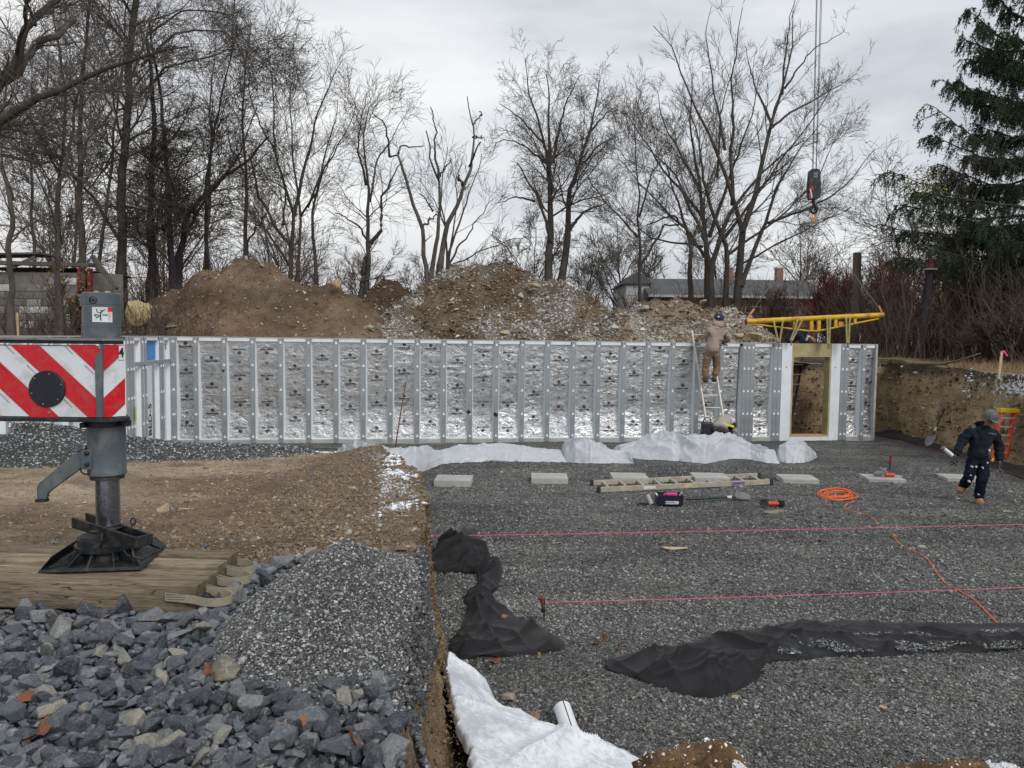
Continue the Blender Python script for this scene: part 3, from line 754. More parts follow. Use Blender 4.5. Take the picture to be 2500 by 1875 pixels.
def stud_at(fr, t, plug=True):
    o = fr.put('stud', STUD, t); fr.put('foam_web', WEB, t, parent=o)
    if plug: fr.put('access_plugs', PLUG, t, parent=o)
    return o
def bay(fr, t0, t1, k, logo=True):
    w = t1 - t0; key = (round(w, 2), k % 5)
    if key not in FOILS: FOILS[key] = foil_mesh(w, .10, ZT - .10, 10 + k)
    f = fr.put('foil_panel', FOILS[key], (t0 + t1) / 2, -.175)
    if logo:
        l = bpy.data.objects.new('printed_logo', LOGOS[(k * 5 + k // 3) % 6]); link(l, f); l.location = (random.uniform(-.015, .015), 0, random.uniform(-.015, .015))
    fr.box('foam_strip', t0 - .0 + .0, t1, -.035, -.17, ZT - .098, ZT - .022, M_FOAM, .006)
    fr.box('foot_strip', t0, t1, -.04, -.17, .088, .112, M_FOAM, .004)
    return f
q0 = WP(0, 0, 0)
main = empty('foundation_wall', WP(6.7, -.1, 0), 'long foundation wall of silver foil bays between grey steel studs', 'wall')
fr = WallFrame(main, WA, WD)
fr.box('concrete_shell', -.12, 13.34, -.20, -.26, 0, ZT - .002, M_CONC)
fr.box('top_beam', -.12, 13.34, -.03, -.197, ZT - .02, ZT, M_CONC, .005)
fr.box('footing_ledge', .02, 13.34, -.012, -.197, -.05, .085, M_CONC, .006)
SS = [.47 + .62 * k for k in range(21)]
for k, s in enumerate(SS): stud_at(fr, s)
stud_at(fr, 0.0)
E_ = [.0] + SS + [13.40]
for k in range(len(E_) - 1): bay(fr, E_[k] + .06, E_[k + 1] - .06, k)

door = empty('door_wall_panel', WP(15.2, -.1, 0), 'wall panel holding the timber framed door opening, under the yellow beam', 'wall panel')
fd = WallFrame(door, WA, WD)
for a, b in ((13.36, 14.69), (15.76, 17.0)):
    fd.box('concrete_shell', a, b, -.20, -.26, 0, ZT + .008, M_CONC)
    fd.box('top_beam', a, b, -.03, -.197, ZT - .02, ZT + .006, M_CONC, .005)
    fd.box('footing_ledge', a, b, -.012, -.197, -.05, .085, M_CONC, .006)
for s in (13.46, 13.568, 13.676, 14.27, 14.378, 16.06, 16.168, 16.63): stud_at(fd, s)
bay(fd, 13.74, 14.20, 3); bay(fd, 16.24, 16.56, 5); bay(fd, 16.70, 16.94, 7)
fd.box('end_frame', 16.945, 17.0, 0.0, -.197, 0, ZT + .004, M_CONC, .006)
fd.box('foam_board', 14.435, 14.70, .004, -.19, .0, ZT + .006, M_FOAM, .004)
fd.box('foam_board', 15.75, 16.0, .004, -.19, .0, ZT + .006, M_FOAM, .004)
fd.box('foam_board', 14.702, 15.748, .002, -.19, .0, .105, M_FOAM, .004)
fd.box('door_header', 14.702, 15.748, .0, -.24, ZT - .285, ZT + .002, M_WOODG, .006)
fd.box('door_head_jamb', 14.702, 15.748, .006, -.25, ZT - .33, ZT - .288, M_WOODG, .004)
fd.box('door_jamb', 14.702, 14.742, .006, -.25, .15, ZT - .332, M_WOODG, .004)
fd.box('door_jamb', 15.705, 15.748, .006, -.25, .15, ZT - .332, M_WOODG, .004)
fd.box('door_sill', 14.702, 15.748, .008, -.25, .107, .148, simple('new_lumber', (.50, .33, .19), .75, bump=.2), .004)
for s_ in (14.56, 15.86):
    mb = MB(); mb.lathe([(.012, 0), (.012, .01)], WP(s_, .004, 1.85), 8, Matrix.Rotation(rad(90), 3, 'X')); mb.build('bolt_hole', M_INK, door)

# wing wall coming towards the camera on the left
wing = empty('foundation_wall', WP(.0, 3.5, 0), 'white foam faced wing wall with a blue square, running behind the striped crane box', 'wall')
WNd = -WNn       # direction along wing, from camera side back to the corner, so that the room side is to its right
LWg = 8.6
fw = WallFrame(wing, WA + WNn * LWg + WD * -.05, -WNn)
def wt(px, py=900):
    d = ray(px, py)[:2]; o_ = fw.o; n = fw.n; t = (o_ @ n) / (d @ n); q = d * t; return float((q - o_) @ fw.d)
def wt2(px, off):
    d = ray(px, 900)[:2]; o_ = fw.o + fw.n * off; n = fw.n; t = (o_ @ n) / (d @ n); q = d * t; return float((q - o_) @ fw.d)
fw.box('concrete_shell', 0, LWg + .1, -.20, -.26, 0, ZT - .002, M_CONC)
fw.box('top_beam', 0, LWg - .02, -.02, -.197, ZT - .02, ZT + .003, M_CONC, .005)
fw.box('footing_ledge', 0, LWg - .02, -.012, -.197, -.05, .085, M_CONC, .006)
fw.box('foam_face', 0, LWg - .02, -.10, -.195, .09, ZT - .03, M_FOAM)
ws = [wt(x) for x in (312, 320, 326, 348.5, 356.5, 393, 398.5, 419)]
for t_ in ws: stud_at(fw, t_)
tt = wt(308) - .5
while tt > .1:
    stud_at(fw, tt); tt -= .62
fw.box('rail', wt(327), wt(418), .012, -.03, 1.86, 1.93, M_STEEL, .004)
tB = wt(374); st = stud_at(fw, tB, False); st.scale = (1, 1, .76)
tC = (wt(361), wt(389))
fw.box('blue_panel', wt2(357, -.085), wt2(383, -.085), -.085, -.10, 1.95, ZT - .06, M_BLUE)
for a_, b_ in ((wt(329), wt(346)), (tC[0], tC[1]), (wt(401), wt(416))): fw.box('foam_strip', a_, b_, -.02, -.09, ZT - .09, ZT - .025, M_FOAM, .004)
def wing_text(txt, t, z, size, rot, off=-.09):
    me = text_mesh(txt, size, .006); q = fw.o + fw.d * t + fw.n * off
    M = Matrix.Translation((q[0] - wing.location.x, q[1] - wing.location.y, z)) @ Matrix.Rotation(fw.ang, 4, 'Z') @ Matrix.Rotation(rad(90), 4, 'X') @ Matrix.Rotation(rot, 4, 'Z')
    return place_text(me, M, M_INK, wing)
fw.box('foam_board', wt2(359, -.01), wt2(370.5, -.01), -.01, -.085, .10, 1.84, M_FOAM)
wing_text('BED-5', wt2(365, -.005), .72, .26, rad(90), -.005)
wing_text('OO', wt2(409, -.09), 2.20, .17, 0)
mb = MB(); c = fw.o + fw.d * wt(325.5) + fw.n * .03
mb.box((c[0], c[1], .93), (.09, .004, .26), Matrix.Rotation(fw.ang + .1, 3, 'Z')); tag(mb.build('paper_flag', simple('green_flag', (.45, .8, .12), .6, dirt=(.9, .3, .1), dirt_amt=.9), None, loc=(c[0], c[1], .8)), 'lime green and orange paper flag stuck on the wing wall stud beside the crane box', 'flag')
# ================================================================ crane outrigger with striped box, standing on timbers
M_GREY = simple('grey_crane_paint', (.075, .095, .11), .42, .0, var=.12, vscale=4, bump=.12, bscale=90, dirt=(.20, .19, .17), dirt_amt=.6, spec=.5)
M_DGREY = simple('worn_black_steel', (.022, .024, .028), .5, .35, var=.4, vscale=9, bump=.4, bscale=60, dirt=(.10, .095, .085), dirt_amt=.55)
M_BLACK = simple('black_rubber', (.010, .012, .018), .45, var=.25, bump=.1, dirt=(.05, .05, .055), dirt_amt=.4)
M_RED = simple('reflective_red', (.55, .008, .018), .35, var=.06, vscale=12, bump=.05, dirt=(.30, .10, .08), dirt_amt=.45)
M_WHITE = simple('reflective_white', (.66, .69, .72), .38, var=.05, vscale=6, bump=.05, dirt=(.40, .38, .33), dirt_amt=.5)
M_CHROME = simple('oiled_rod', (.30, .31, .335), .22, .92, var=.25, vscale=5, bump=.05, rvar=.06)
M_LIP = simple('weathered_lip', (.20, .195, .185), .6, .1, var=.25, dirt=(.05, .05, .05), dirt_amt=.6)
TZ = 1.15
J = np.array([-2.41, 4.46])
def Zp(zx, zy, Y): return AY(zx / 3.16, 650 + zy / 3.16, Y)
def Zq(zx, zy, Y): return AY(zx / 3.16, 1050 + zy / 3.16, Y)
YF = 4.32
crane = empty('crane_outrigger', (J[0], J[1], TZ), 'grey crane outrigger with red and white striped box, black disc and foot plate on timbers', 'crane outrigger')
def yy(zx): return YF if zx <= 803 else YF + (zx - 803) / 167 * .09
def poly_sheet(polys, name, mat, push, parent=crane, fn=Zp):
    mb = MB()
    for P in polys:
        vs = []
        for zx, zy in P:
            q = fn(zx, zy, yy(zx)); vs.append((q[0], q[1] - push, q[2]))
        mb.add(vs, [tuple(range(len(P)))])
    return mb.build(name, mat, parent)
def clip(P, a, b, c):           # keep a*x + b*y <= c
    out = []
    for i in range(len(P)):
        p, q = P[i], P[(i + 1) % len(P)]; fp = a * p[0] + b * p[1] - c; fq = a * q[0] + b * q[1] - c
        if fp <= 0: out.append(p)
        if fp * fq < 0: t = fp / (fp - fq); out.append((p[0] + t * (q[0] - p[0]), p[1] + t * (q[1] - p[1])))
    return out
# box body (solid, behind the panels), runs off to the left
mb = MB(); a = Zp(-900, 600, YF); b = Zp(803, 1165, YF)
zt, zb = a[2], b[2]
L0 = -3.9; xr = b[0]; xr2 = Zp(968, 900, YF + .09)[0]
mb.add([(L0, YF, zb), (xr, YF, zb), (xr2, YF + .09, zb), (xr2 - .22, YF + .30, zb), (L0, YF + .30, zb), (L0, YF, zt), (xr, YF, zt), (xr2, YF + .09, zt), (xr2 - .22, YF + .30, zt), (L0, YF + .30, zt)],
       [(4, 3, 2, 1, 0), (5, 6, 7, 8, 9), (0, 1, 6, 5), (1, 2, 7, 6), (2, 3, 8, 7), (3, 4, 9, 8), (4, 0, 5, 9)])
mb.build('beam_box', M_WHITE, crane)
red = []
for x0 in (-1240, -800, -360, 80, 520):
    P = [(x0, 605), (x0 + 220, 605), (x0 + 220 + 602, 1165), (x0 + 602, 1165)]
    P = clip(P, -1, 0, 1200); P = clip(P, 1, 0, 803)
    if len(P) > 2: red.append(P)
for y0 in (605 - 0, 1015, 1425):
    P = [(803, y0), (968, y0 - 155), (968, y0 + 50), (803, y0 + 205)]
    P = clip(P, 0, -1, -606); P = clip(P, 0, 1, 1165); P = clip(P, 1, 1.05, 2110)
    if len(P) > 2: red.append(P)
red.append([(803, 606), (803, 607), (920, 607), (920, 606)])
P = [(803, 606), (920, 606), (920, 700), (803, 810)]; red.append(P)
poly_sheet([clip(p, 0, 1, 1164) for p in red[:-2] if len(p) > 2] + [red[-1]], 'red_stripes', M_RED, .0035)
mk = MB()
for (x0, y0) in ((215, 765), (660, 765), (490, 1020), (10, 985), (50, 612), (500, 612), (1, 760)):
    for k in range(9):
        q = Zp(x0 + k * 8, y0 + k * 8, YF); mk.box((q[0], q[1] - .005, q[2]), (.0035, .001, .006 - .0003 * k), Matrix.Rotation(rad(45), 3, 'Y'))
o_ = mk.build('print_marks', M_INK, crane); o_['kind'] = 'stuff'
c = Zp(370, 945, YF)
mb = MB(); mb.lathe([(.104, 0), (.104, .010), (.100, .014)], (c[0], c[1] - .002, c[2]), 48, Matrix.Rotation(rad(90), 3, 'X'))
disc = mb.build('black_disc', M_BLACK, crane, smooth=True, auto=40)
rv = MB()
for k in range(6):
    a_ = k * math.pi / 3 + .3; rv.lathe([(.005, 0), (.004, .003)], (c[0] + .088 * math.cos(a_), c[1] - .016, c[2] + .088 * math.sin(a_)), 8, Matrix.Rotation(rad(90), 3, 'X'))
o_ = rv.build('rivet', M_LIP, disc); o_['kind'] = 'stuff'
# lips above and below
mb = MB(); A_ = Zp(-900, 568, YF); B_ = Zp(975, 604, YF)
zl = Zp(700, 604, YF)[2]; zl2 = Zp(700, 563, YF)[2]
def lip(z0, z1, ext, mat, name, r0=.02):
    p = [(L0, YF - r0), (xr + .02, YF - r0), (xr2 + ext, YF + .075), (xr2 + ext - .16, YF + .33), (L0, YF + .33)]
    m = MB(); m.prism(p, Matrix.Translation((0, 0, z0)), z1 - z0); return m.build(name, mat, crane, bevel=.003)
lip(zl + .003, zl + .020, .002, M_BLACK, 'underside_shade', .012); lip(zl + .021, zl2 + .004, .006, M_LIP, 'top_plate', .026)  # thin black strip put in as the shade under the top plate
zb2 = Zp(700, 1168, YF)[2]
lip(zb2 - .024, zb2 - .001, .03, M_DGREY, 'bottom_plate', .03)
mb = MB(); q = Zp(985, 1210, YF + .1); mb.box(q, (.02, .05, .035)); mb.build('latch', M_DGREY, crane, bevel=.004); mb = MB(); q = Zp(650, 1225, YF + .05); mb.box(q, (.03, .05, .03)); mb.build('latch', M_DGREY, crane, bevel=.004)
# bent strap over the panel
M4 = MB(); pts = [(787, 600), (804, 600), (804, 1166), (758, 1166), (745, 730), (748, 700), (787, 652)]
fr_ = [Zp(x, y, YF) for x, y in pts]
n = len(pts); vs = [(p[0], p[1] - .022, p[2]) for p in fr_] + [(p[0], p[1] - .004, p[2]) for p in fr_]
M4.add(vs, [tuple(range(n))[::-1], tuple(range(n, 2 * n))] + [(i, (i + 1) % n, n + (i + 1) % n, n + i) for i in range(n)])
M4.build('strap_plate', M_GREY, crane, bevel=.004)
poly_sheet([[(921, 612), (966, 612), (966, 722), (921, 722)]], 'number_plate', M_WHITE, .005)
q = Zp(944, 668, yy(944)); me = text_mesh('4', .078, .0015, sx=.8)
o = place_text(me, Matrix.Translation((q[0] - J[0], q[1] - .011 - J[1], q[2] - TZ)) @ Matrix.Rotation(math.atan2(.09, xr2 - xr), 4, 'Z') @ Matrix.Rotation(rad(90), 4, 'X'), M_INK, crane)
q = Zp(383, 1130, YF); mb = MB(); mb.lathe([(.009, 0), (.009, .004), (.005, .008)], (q[0], q[1] - .002, q[2]), 12, Matrix.Rotation(rad(90), 3, 'X')); mb.build('bolt', M_LIP, crane)
# jack housing above the box
z1 = AY(254, 830, 4.36)[2]; z2 = AY(254, 713, 4.36)[2]; R = .100
mb = MB(); hh = z2 - z1
mb.lathe([(R + .004, z1 - .01), (R + .004, z1 + .012), (R, z1 + .014), (R, z1 + hh * .27), (R + .0015, z1 + hh * .275), (R + .0015, z1 + hh * .72), (R - .001, z1 + hh * .725), (R - .001, z1 + hh * .74), (R + .001, z1 + hh * .745), (R + .001, z2 - .006), (R - .004, z2), (.01, z2 + .002)], (J[0], J[1], 0), 56)
housing = mb.build('jack_housing', M_GREY, crane, smooth=True, auto=35)
def cyl_pt(u, z, r): a_ = -math.pi / 2 + u / R; return (J[0] + r * math.cos(a_), J[1] + r * math.sin(a_), z)
def cyl_patch(u0, u1, za, zb_, r, name, mat, nseg=10, parent=housing):
    m = MB(); vs = [cyl_pt(u0 + (u1 - u0) * i / nseg, z, r) for z in (za, zb_) for i in range(nseg + 1)]
    m.add(vs, [(i, i + 1, nseg + 2 + i, nseg + 1 + i) for i in range(nseg)]); return m.build(name, mat, parent, smooth=True)
zs0 = AY(275, 787, 4.38)[2]; zs1 = AY(275, 750, 4.38)[2]
cyl_patch(-.002, .104, zs0 - .002, zs1 + .002, R + .0035, 'sign_border', M_INK, 12)
sg = cyl_patch(.000, .102, zs0, zs1, R + .0050, 'warning_sign', M_WHITE, 12)
cyl_patch(.078, .102, zs1 - .026, zs1 - .001, R + .0056, 'sign_mark', M_RED, 4, sg)
# pictogram: figure caught between two bars (u to the right, v up, unit = sign height)
SH = zs1 - zs0
def bars(lines, name, rr=.0060):
    m = MB()
    for (u0, v0, u1, v1, w) in lines:
        nseg = 4; du, dv = u1 - u0, v1 - v0; L = math.hypot(du, dv); nu, nv = -dv / L * w / 2, du / L * w / 2
        vs = []
        for i in range(nseg + 1):
            t = i / nseg
            for sgn in (1, -1): vs.append(cyl_pt((u0 + du * t + nu * sgn) * SH, zs0 + (v0 + dv * t + nv * sgn) * SH, R + rr))
        m.add(vs, [(2 * i, 2 * i + 1, 2 * i + 3, 2 * i + 2) for i in range(nseg)])
    return m
pg = bars([(.52, .66, .47, .40, .075), (.50, .60, .74, .86, .05), (.52, .62, .30, .66, .05), (.30, .66, .27, .86, .05), (.48, .42, .50, .10, .07), (.47, .43, .26, .28, .06), (.14, .52, .40, .52, .035), (.14, .44, .40, .44, .035), (.15, .52, .15, .44, .05), (.60, .52, .86, .52, .035), (.60, .44, .86, .44, .035), (.85, .52, .85, .44, .05), (.16, .42, .30, .30, .04)], 'p')
hc = [cyl_pt((.535 + .055 * math.cos(a_)) * SH, zs0 + (.76 + .055 * math.sin(a_)) * SH, R + .0062) for a_ in np.linspace(0, 2 * math.pi, 12, endpoint=False)]
pg.add(hc, [tuple(range(12))]); pg.build('pictogram', M_INK, sg)
for k in range(7):
    cyl_patch(.080, .080 + random.uniform(.010, .02), zs1 - .034 - k * .007, zs1 - .032 - k * .007, R + .0056, 'text_line', M_RED, 2, sg)
# plug with hex socket
zp_ = AY(258, 733, 4.36)[2]
mb = MB(); a_ = -math.pi / 2 + .05 / 1; M_ = Matrix.Rotation(a_ + math.pi / 2 - .0, 3, 'Z') @ Matrix.Rotation(rad(90), 3, 'X')
mb.lathe([(.022, 0), (.022, .006), (.019, .008), (.019, .003), (.010, .003), (.009, .007), (.004, .007)], cyl_pt(.004, zp_, R - .003), 24, M_); mb.build('port_plug', M_DGREY, housing, smooth=True, auto=30)
mb = MB()
simple('faded_yellow', (.5, .47, .25), .6)
for dx in (-.035, .03): mb = MB(); mb.box((J[0] + dx, J[1] + .01, z2 + .006), (.02, .02, .010)); mb.build('top_fitting', MATS['faded_yellow'], housing)
# hydraulic fittings left of the housing
hb = MB(); q1 = Zp(690, 235, 4.42); q2 = Zp(612, 235, 4.42); q3 = Zp(640, 290, 4.42); q4 = Zp(640, 565, 4.42)
hb.tube([q1, q2], .013, 12); hb.tube([Zp(612, 262, 4.42), Zp(690, 262, 4.42)], .011, 12); hb.tube([Zp(645, 225, 4.42), Zp(645, 310, 4.42)], .020, 12); hb.tube([Zp(645, 300, 4.42), q4], .010, 12)
hb.build('valve_pipe', M_GREY, crane, smooth=True, auto=40)
hb = MB(); hb.tube([Zp(668, 440, 4.42), Zp(655, 480, 4.42), Zp(657, 530, 4.42), Zp(652, 565, 4.42)], .008, 8); hb.build('hose', M_BLACK, crane, smooth=True); hb = MB(); hb.tube([Zp(690, 1215, 4.40), Zp(684, 1290, 4.40), Zp(688, 1360, 4.40), Zp(660, 1410, 4.41), Zp(600, 1432, 4.42)], .006, 8); hb.build('hose', M_BLACK, crane, smooth=True)
# sleeve below the box, rod, collar
zA = zb2 - .02; zB = AY(262, 1163, 4.40)[2]; zC = AY(262, 1280, 4.46)[2]
JX = J[0] + .012
mb = MB(); mb.lathe([(.107, zA + .005), (.107, zA - .045), (.104, zA - .050), (.104, zB + .03), (.1055, zB + .026), (.1055, zB + .006), (.100, zB), (.075, zB - .002)], (JX, J[1], 0), 56); mb.build('jack_sleeve', M_GREY, crane, smooth=True, auto=35)
mb = MB(); mb.lathe([(.109, zA - .001), (.109, zA - .040), (.1075, zA - .042)], (JX, J[1], 0), 48); mb.build('grease_ring', M_BLACK, crane, smooth=True, auto=35)
mb = MB(); mb.lathe([(.090, zB - .001), (.094, zB - .008), (.094, zB - .022), (.069, zB - .024)], (JX, J[1], 0), 48); mb.build('collar', M_DGREY, crane, smooth=True, auto=35)
mb = MB(); mb.lathe([(.066, zC), (.066, zB - .02)], (JX, J[1], 0), 56); mb.lathe([(.05, zC - .04), (.058, zC - .01), (.066, zC + .002)], (JX, J[1], 0), 40); mb.build('piston_rod', M_CHROME, crane, smooth=True, auto=35)
# storage arm
ap = [(640, 160), (700, 152), (708, 288), (630, 296), (470, 410), (378, 482), (362, 530), (298, 532), (294, 440), (312, 405), (470, 270), (590, 178)]
m = MB(); P_ = [Zq(x, y, 4.40) for x, y in ap]; n = len(P_)
vs = [(p[0], 4.385, p[2]) for p in P_] + [(p[0], 4.415, p[2]) for p in P_]
m.add(vs, [tuple(range(n)), tuple(range(n, 2 * n))[::-1]] + [(i, n + i, n + (i + 1) % n, (i + 1) % n) for i in range(n)]); arm = m.build('lock_arm', M_GREY, crane, bevel=.004)
q = Zq(325, 528, 4.40); m = MB(); m.lathe([(.038, -.016), (.036, -.002), (.02, .0)], q, 16); m.build('arm_foot', M_DGREY, arm)
q = Zq(672, 225, 4.38); m = MB(); m.box((q[0] + .008, 4.37, q[2]), (.06, .03, .115)); m.build('hinge_plate', M_GREY, arm, bevel=.004)
for zy in (178, 265):
    q = Zq(672, zy, 4.352); m = MB(); m.lathe([(.013, 0), (.013, .008), (.006, .012)], q, 12, Matrix.Rotation(rad(90), 3, 'X')); m.build('bolt', M_DGREY, arm)
m = MB(); q = Zq(665, 300, 4.37); m.tube([(q[0] + .034 * math.cos(t), q[1], q[2] + .032 * math.sin(t)) for t in np.linspace(2.9, 6.6, 12)], .005, 8); m.build('ring', M_DGREY, arm, smooth=True)
# foot plate
FA = rad(9.0)
pc = np.array([-2.405, 4.44]); Rz_ = Matrix.Rotation(FA, 3, 'Z')
pad = MB(); hw = .275; hd = .245
def pl(x, y, z): v = Rz_ @ Vector((x, y, 0)); return (pc[0] + v.x, pc[1] + v.y, TZ + z)
# tray: flat floor with turned up side flaps
fl = [pl(-hw, -hd, .004), pl(hw, -hd, .004), pl(hw, hd, .004), pl(-hw, hd, .004), pl(-hw * .97, -hd * .97, .022), pl(hw * .97, -hd * .97, .022), pl(hw * .97, hd * .97, .022), pl(-hw * .97, hd * .97, .022)]
pad.add(fl, [(0, 3, 2, 1), (4, 5, 6, 7), (0, 1, 5, 4), (1, 2, 6, 5), (2, 3, 7, 6), (3, 0, 4, 7)]); foot = pad.build('foot_plate', M_DGREY, crane, bevel=.004)
for sx in (-1, 1):
    m = MB(); v = [pl(sx * hw * .99, -hd, .01), pl(sx * hw * .99, hd, .01), pl(sx * (hw - .055), hd * .8, .085), pl(sx * (hw - .055), -hd * .8, .085)]
    m.add(v + [(a_[0] + .0, a_[1], a_[2] - .008) for a_ in v], [(0, 1, 2, 3), (7, 6, 5, 4), (0, 3, 7, 4), (3, 2, 6, 7), (2, 1, 5, 6), (1, 0, 4, 5)]); m.build('side_flap', M_DGREY, foot, bevel=.002)
for (x0, y0, x1, y1) in ((-.24, -.20, -.10, -.08), (.24, -.20, .10, -.08), (-.24, .2, -.1, .08), (.24, .2, .1, .08), (-.02, -.235, -.02, -.12), (.12, -.225, .07, -.1), (-.13, -.225, -.08, -.1)):
    m = MB(); a_, b_ = pl(x0, y0, .02), pl(x1, y1, .02); t_ = Vector(pl(x1, y1, 0)) - Vector(pl(x0, y0, 0)); nn = Vector((-t_.y, t_.x, 0)).normalized() * .005
    v = [Vector(a_) + nn, Vector(a_) - nn, Vector(b_) - nn, Vector(b_) + nn, Vector(b_) - nn + Vector((0, 0, .085)), Vector(b_) + nn + Vector((0, 0, .085))]
    m.add(v, [(0, 1, 2, 3), (1, 4, 2), (0, 3, 5), (0, 5, 4, 1), (3, 2, 4, 5)]); m.build('rib', M_DGREY, foot)
drum = MB(); drum.lathe([(.160, TZ + .075), (.165, TZ + .08), (.165, TZ + .105), (.150, TZ + .108), (.148, TZ + .145), (.140, TZ + .152), (.125, TZ + .148), (.02, TZ + .142)], (pc[0], pc[1], 0), 40)
drum.lathe([(.13, TZ + .02), (.12, TZ + .09)], (pc[0], pc[1], 0), 24); drum.build('foot_drum', M_DGREY, crane, smooth=True, auto=35)
# tilted U channel holding the ball joint
m = MB()
A1 = np.array(Zq(560, 712, 4.33)); A2 = np.array(Zq(1050, 868, 4.16)); B1 = np.array(Zq(665, 670, 4.62)); B2 = np.array(Zq(1170, 838, 4.40))
m.bar(A1, A2, .016, .062, (0, -.1, 1)); m.bar(B1, B2, .014, .055, (0, -.1, 1)); m.bar(A2 + np.array([0, -.004, 0]), B2, .016, .062, (0, 0, 1)); m.bar((A1 * .55 + A2 * .45), (B1 * .55 + B2 * .45), .12, .012, (0, 0, 1))
m.build('channel', M_DGREY, crane, bevel=.004)
m = MB(); m.tube([A2 * .5 + A1 * .5 + np.array([.0, -.012, .0]), A2 * .5 + A1 * .5 + np.array([-.008, -.02, -.09])], .008, 8)
m.build('handle_loop', M_DGREY, crane, smooth=True); m = MB(); m.tube([A2 + np.array([-.02, 0, -.03]), A2 + np.array([-.012, -.01, -.075]), A2 + np.array([.03, .0, -.095]), A2 + np.array([.10, .09, -.06]), B2 + np.array([0.0, -.02, -.03])], .007, 8)
m.build('handle_loop', M_DGREY, crane, smooth=True); m = MB(); q = Zq(1040, 705, 4.5); m.tube([(q[0] - .01 + .016 * math.cos(t), q[1], q[2] + .020 * math.sin(t)) for t in np.linspace(0, 6.28, 14)] + [(q[0] - .03, q[1], q[2] - .045), (q[0] + .03, q[1], q[2] - .05)], .0045, 6)
m.build('pin_ring', M_DGREY, crane, smooth=True); m = MB(); m.tube([(pc[0] - .02 + .13 * math.cos(t), pc[1] - .0 + .13 * math.sin(t), TZ + .150 + .01 * math.sin(t * 2)) for t in np.linspace(3.9, 6.4, 20)], .0045, 6)
m.build('handle_loop', M_DGREY, crane, smooth=True)

# ---------------------------------------------------------------- timbers with lifting straps
s = N('old_timber'); p = s.pos((1.0, 9, 9)); oi = s.n('ShaderNodeObjectInfo')
w_ = s.n('ShaderNodeVectorMath', operation='MULTIPLY_ADD'); s.l(oi.outputs['Random'], w_.inputs[0]); w_.inputs[1].default_value = (17, 31, 13); s.l(p, w_.inputs[2])
n1 = s.noise(w_.outputs[0], 2.2, 6, .65, 1.2); n2 = s.noise(w_.outputs[0], 11, 5, .7, .3); p2 = s.pos(); n3 = s.noise(p2, 2.6, 4, .6)
cc = s.ramp(n1, [(.25, (.17, .135, .10)), (.5, (.33, .27, .20)), (.75, (.52, .44, .33))]); cc = s.mix(.6, cc, s.ramp(n2, [(.3, (.6,) * 3), (.7, (1.3,) * 3)]), 'MULTIPLY')
tone = s.ramp(oi.outputs['Random'], [(0, (.62, .60, .58)), (1, (1.25, 1.22, 1.18))]); cc = s.mix(1.0, cc, tone, 'MULTIPLY'); cc = s.mix(s.ramp(n3, [(.52, (0,) * 3), (.72, (.6,) * 3)]), cc, (.095, .072, .05))
cr_ = s.ramp(s.math('ABSOLUTE', s.math('SUBTRACT', s.noise(s.pos((.6, 14, 14)), 2.0, 2, .5), .5)), [(0, (1,) * 3), (.012, (0, 0, 0))]); cc = s.mix(s.math('MULTIPLY', cr_, .8), cc, (.02, .015, .01))
M_TIMBER = s.fin(cc, .85, 0, s.bump(s.math('ADD', n2, s.math('MULTIPLY', cr_, -1.2)), .6, .012), .15)
M_STRAP = simple('webbing', (.34, .31, .23), .85, var=.2, vscale=8, bump=.5, bscale=200)
TB = [((-60, 1416.5), (475, 1433.5), (501, 1409.5)), ((-60, 1392), (504, 1408), (531, 1385)), ((-60, 1362), (528, 1382.5), (546, 1362)), ((-60, 1343), (558, 1359), (579, 1337))]
gt = 'crane timbers laid side by side under the outrigger'
TL = ['crane timber nearest the camera with a labelled webbing strap', 'second crane timber from the front, under the middle of the foot plate', 'third crane timber from the front with a short strap loop', 'rear crane timber lying beside the bare dirt, reaching farthest towards the heap']
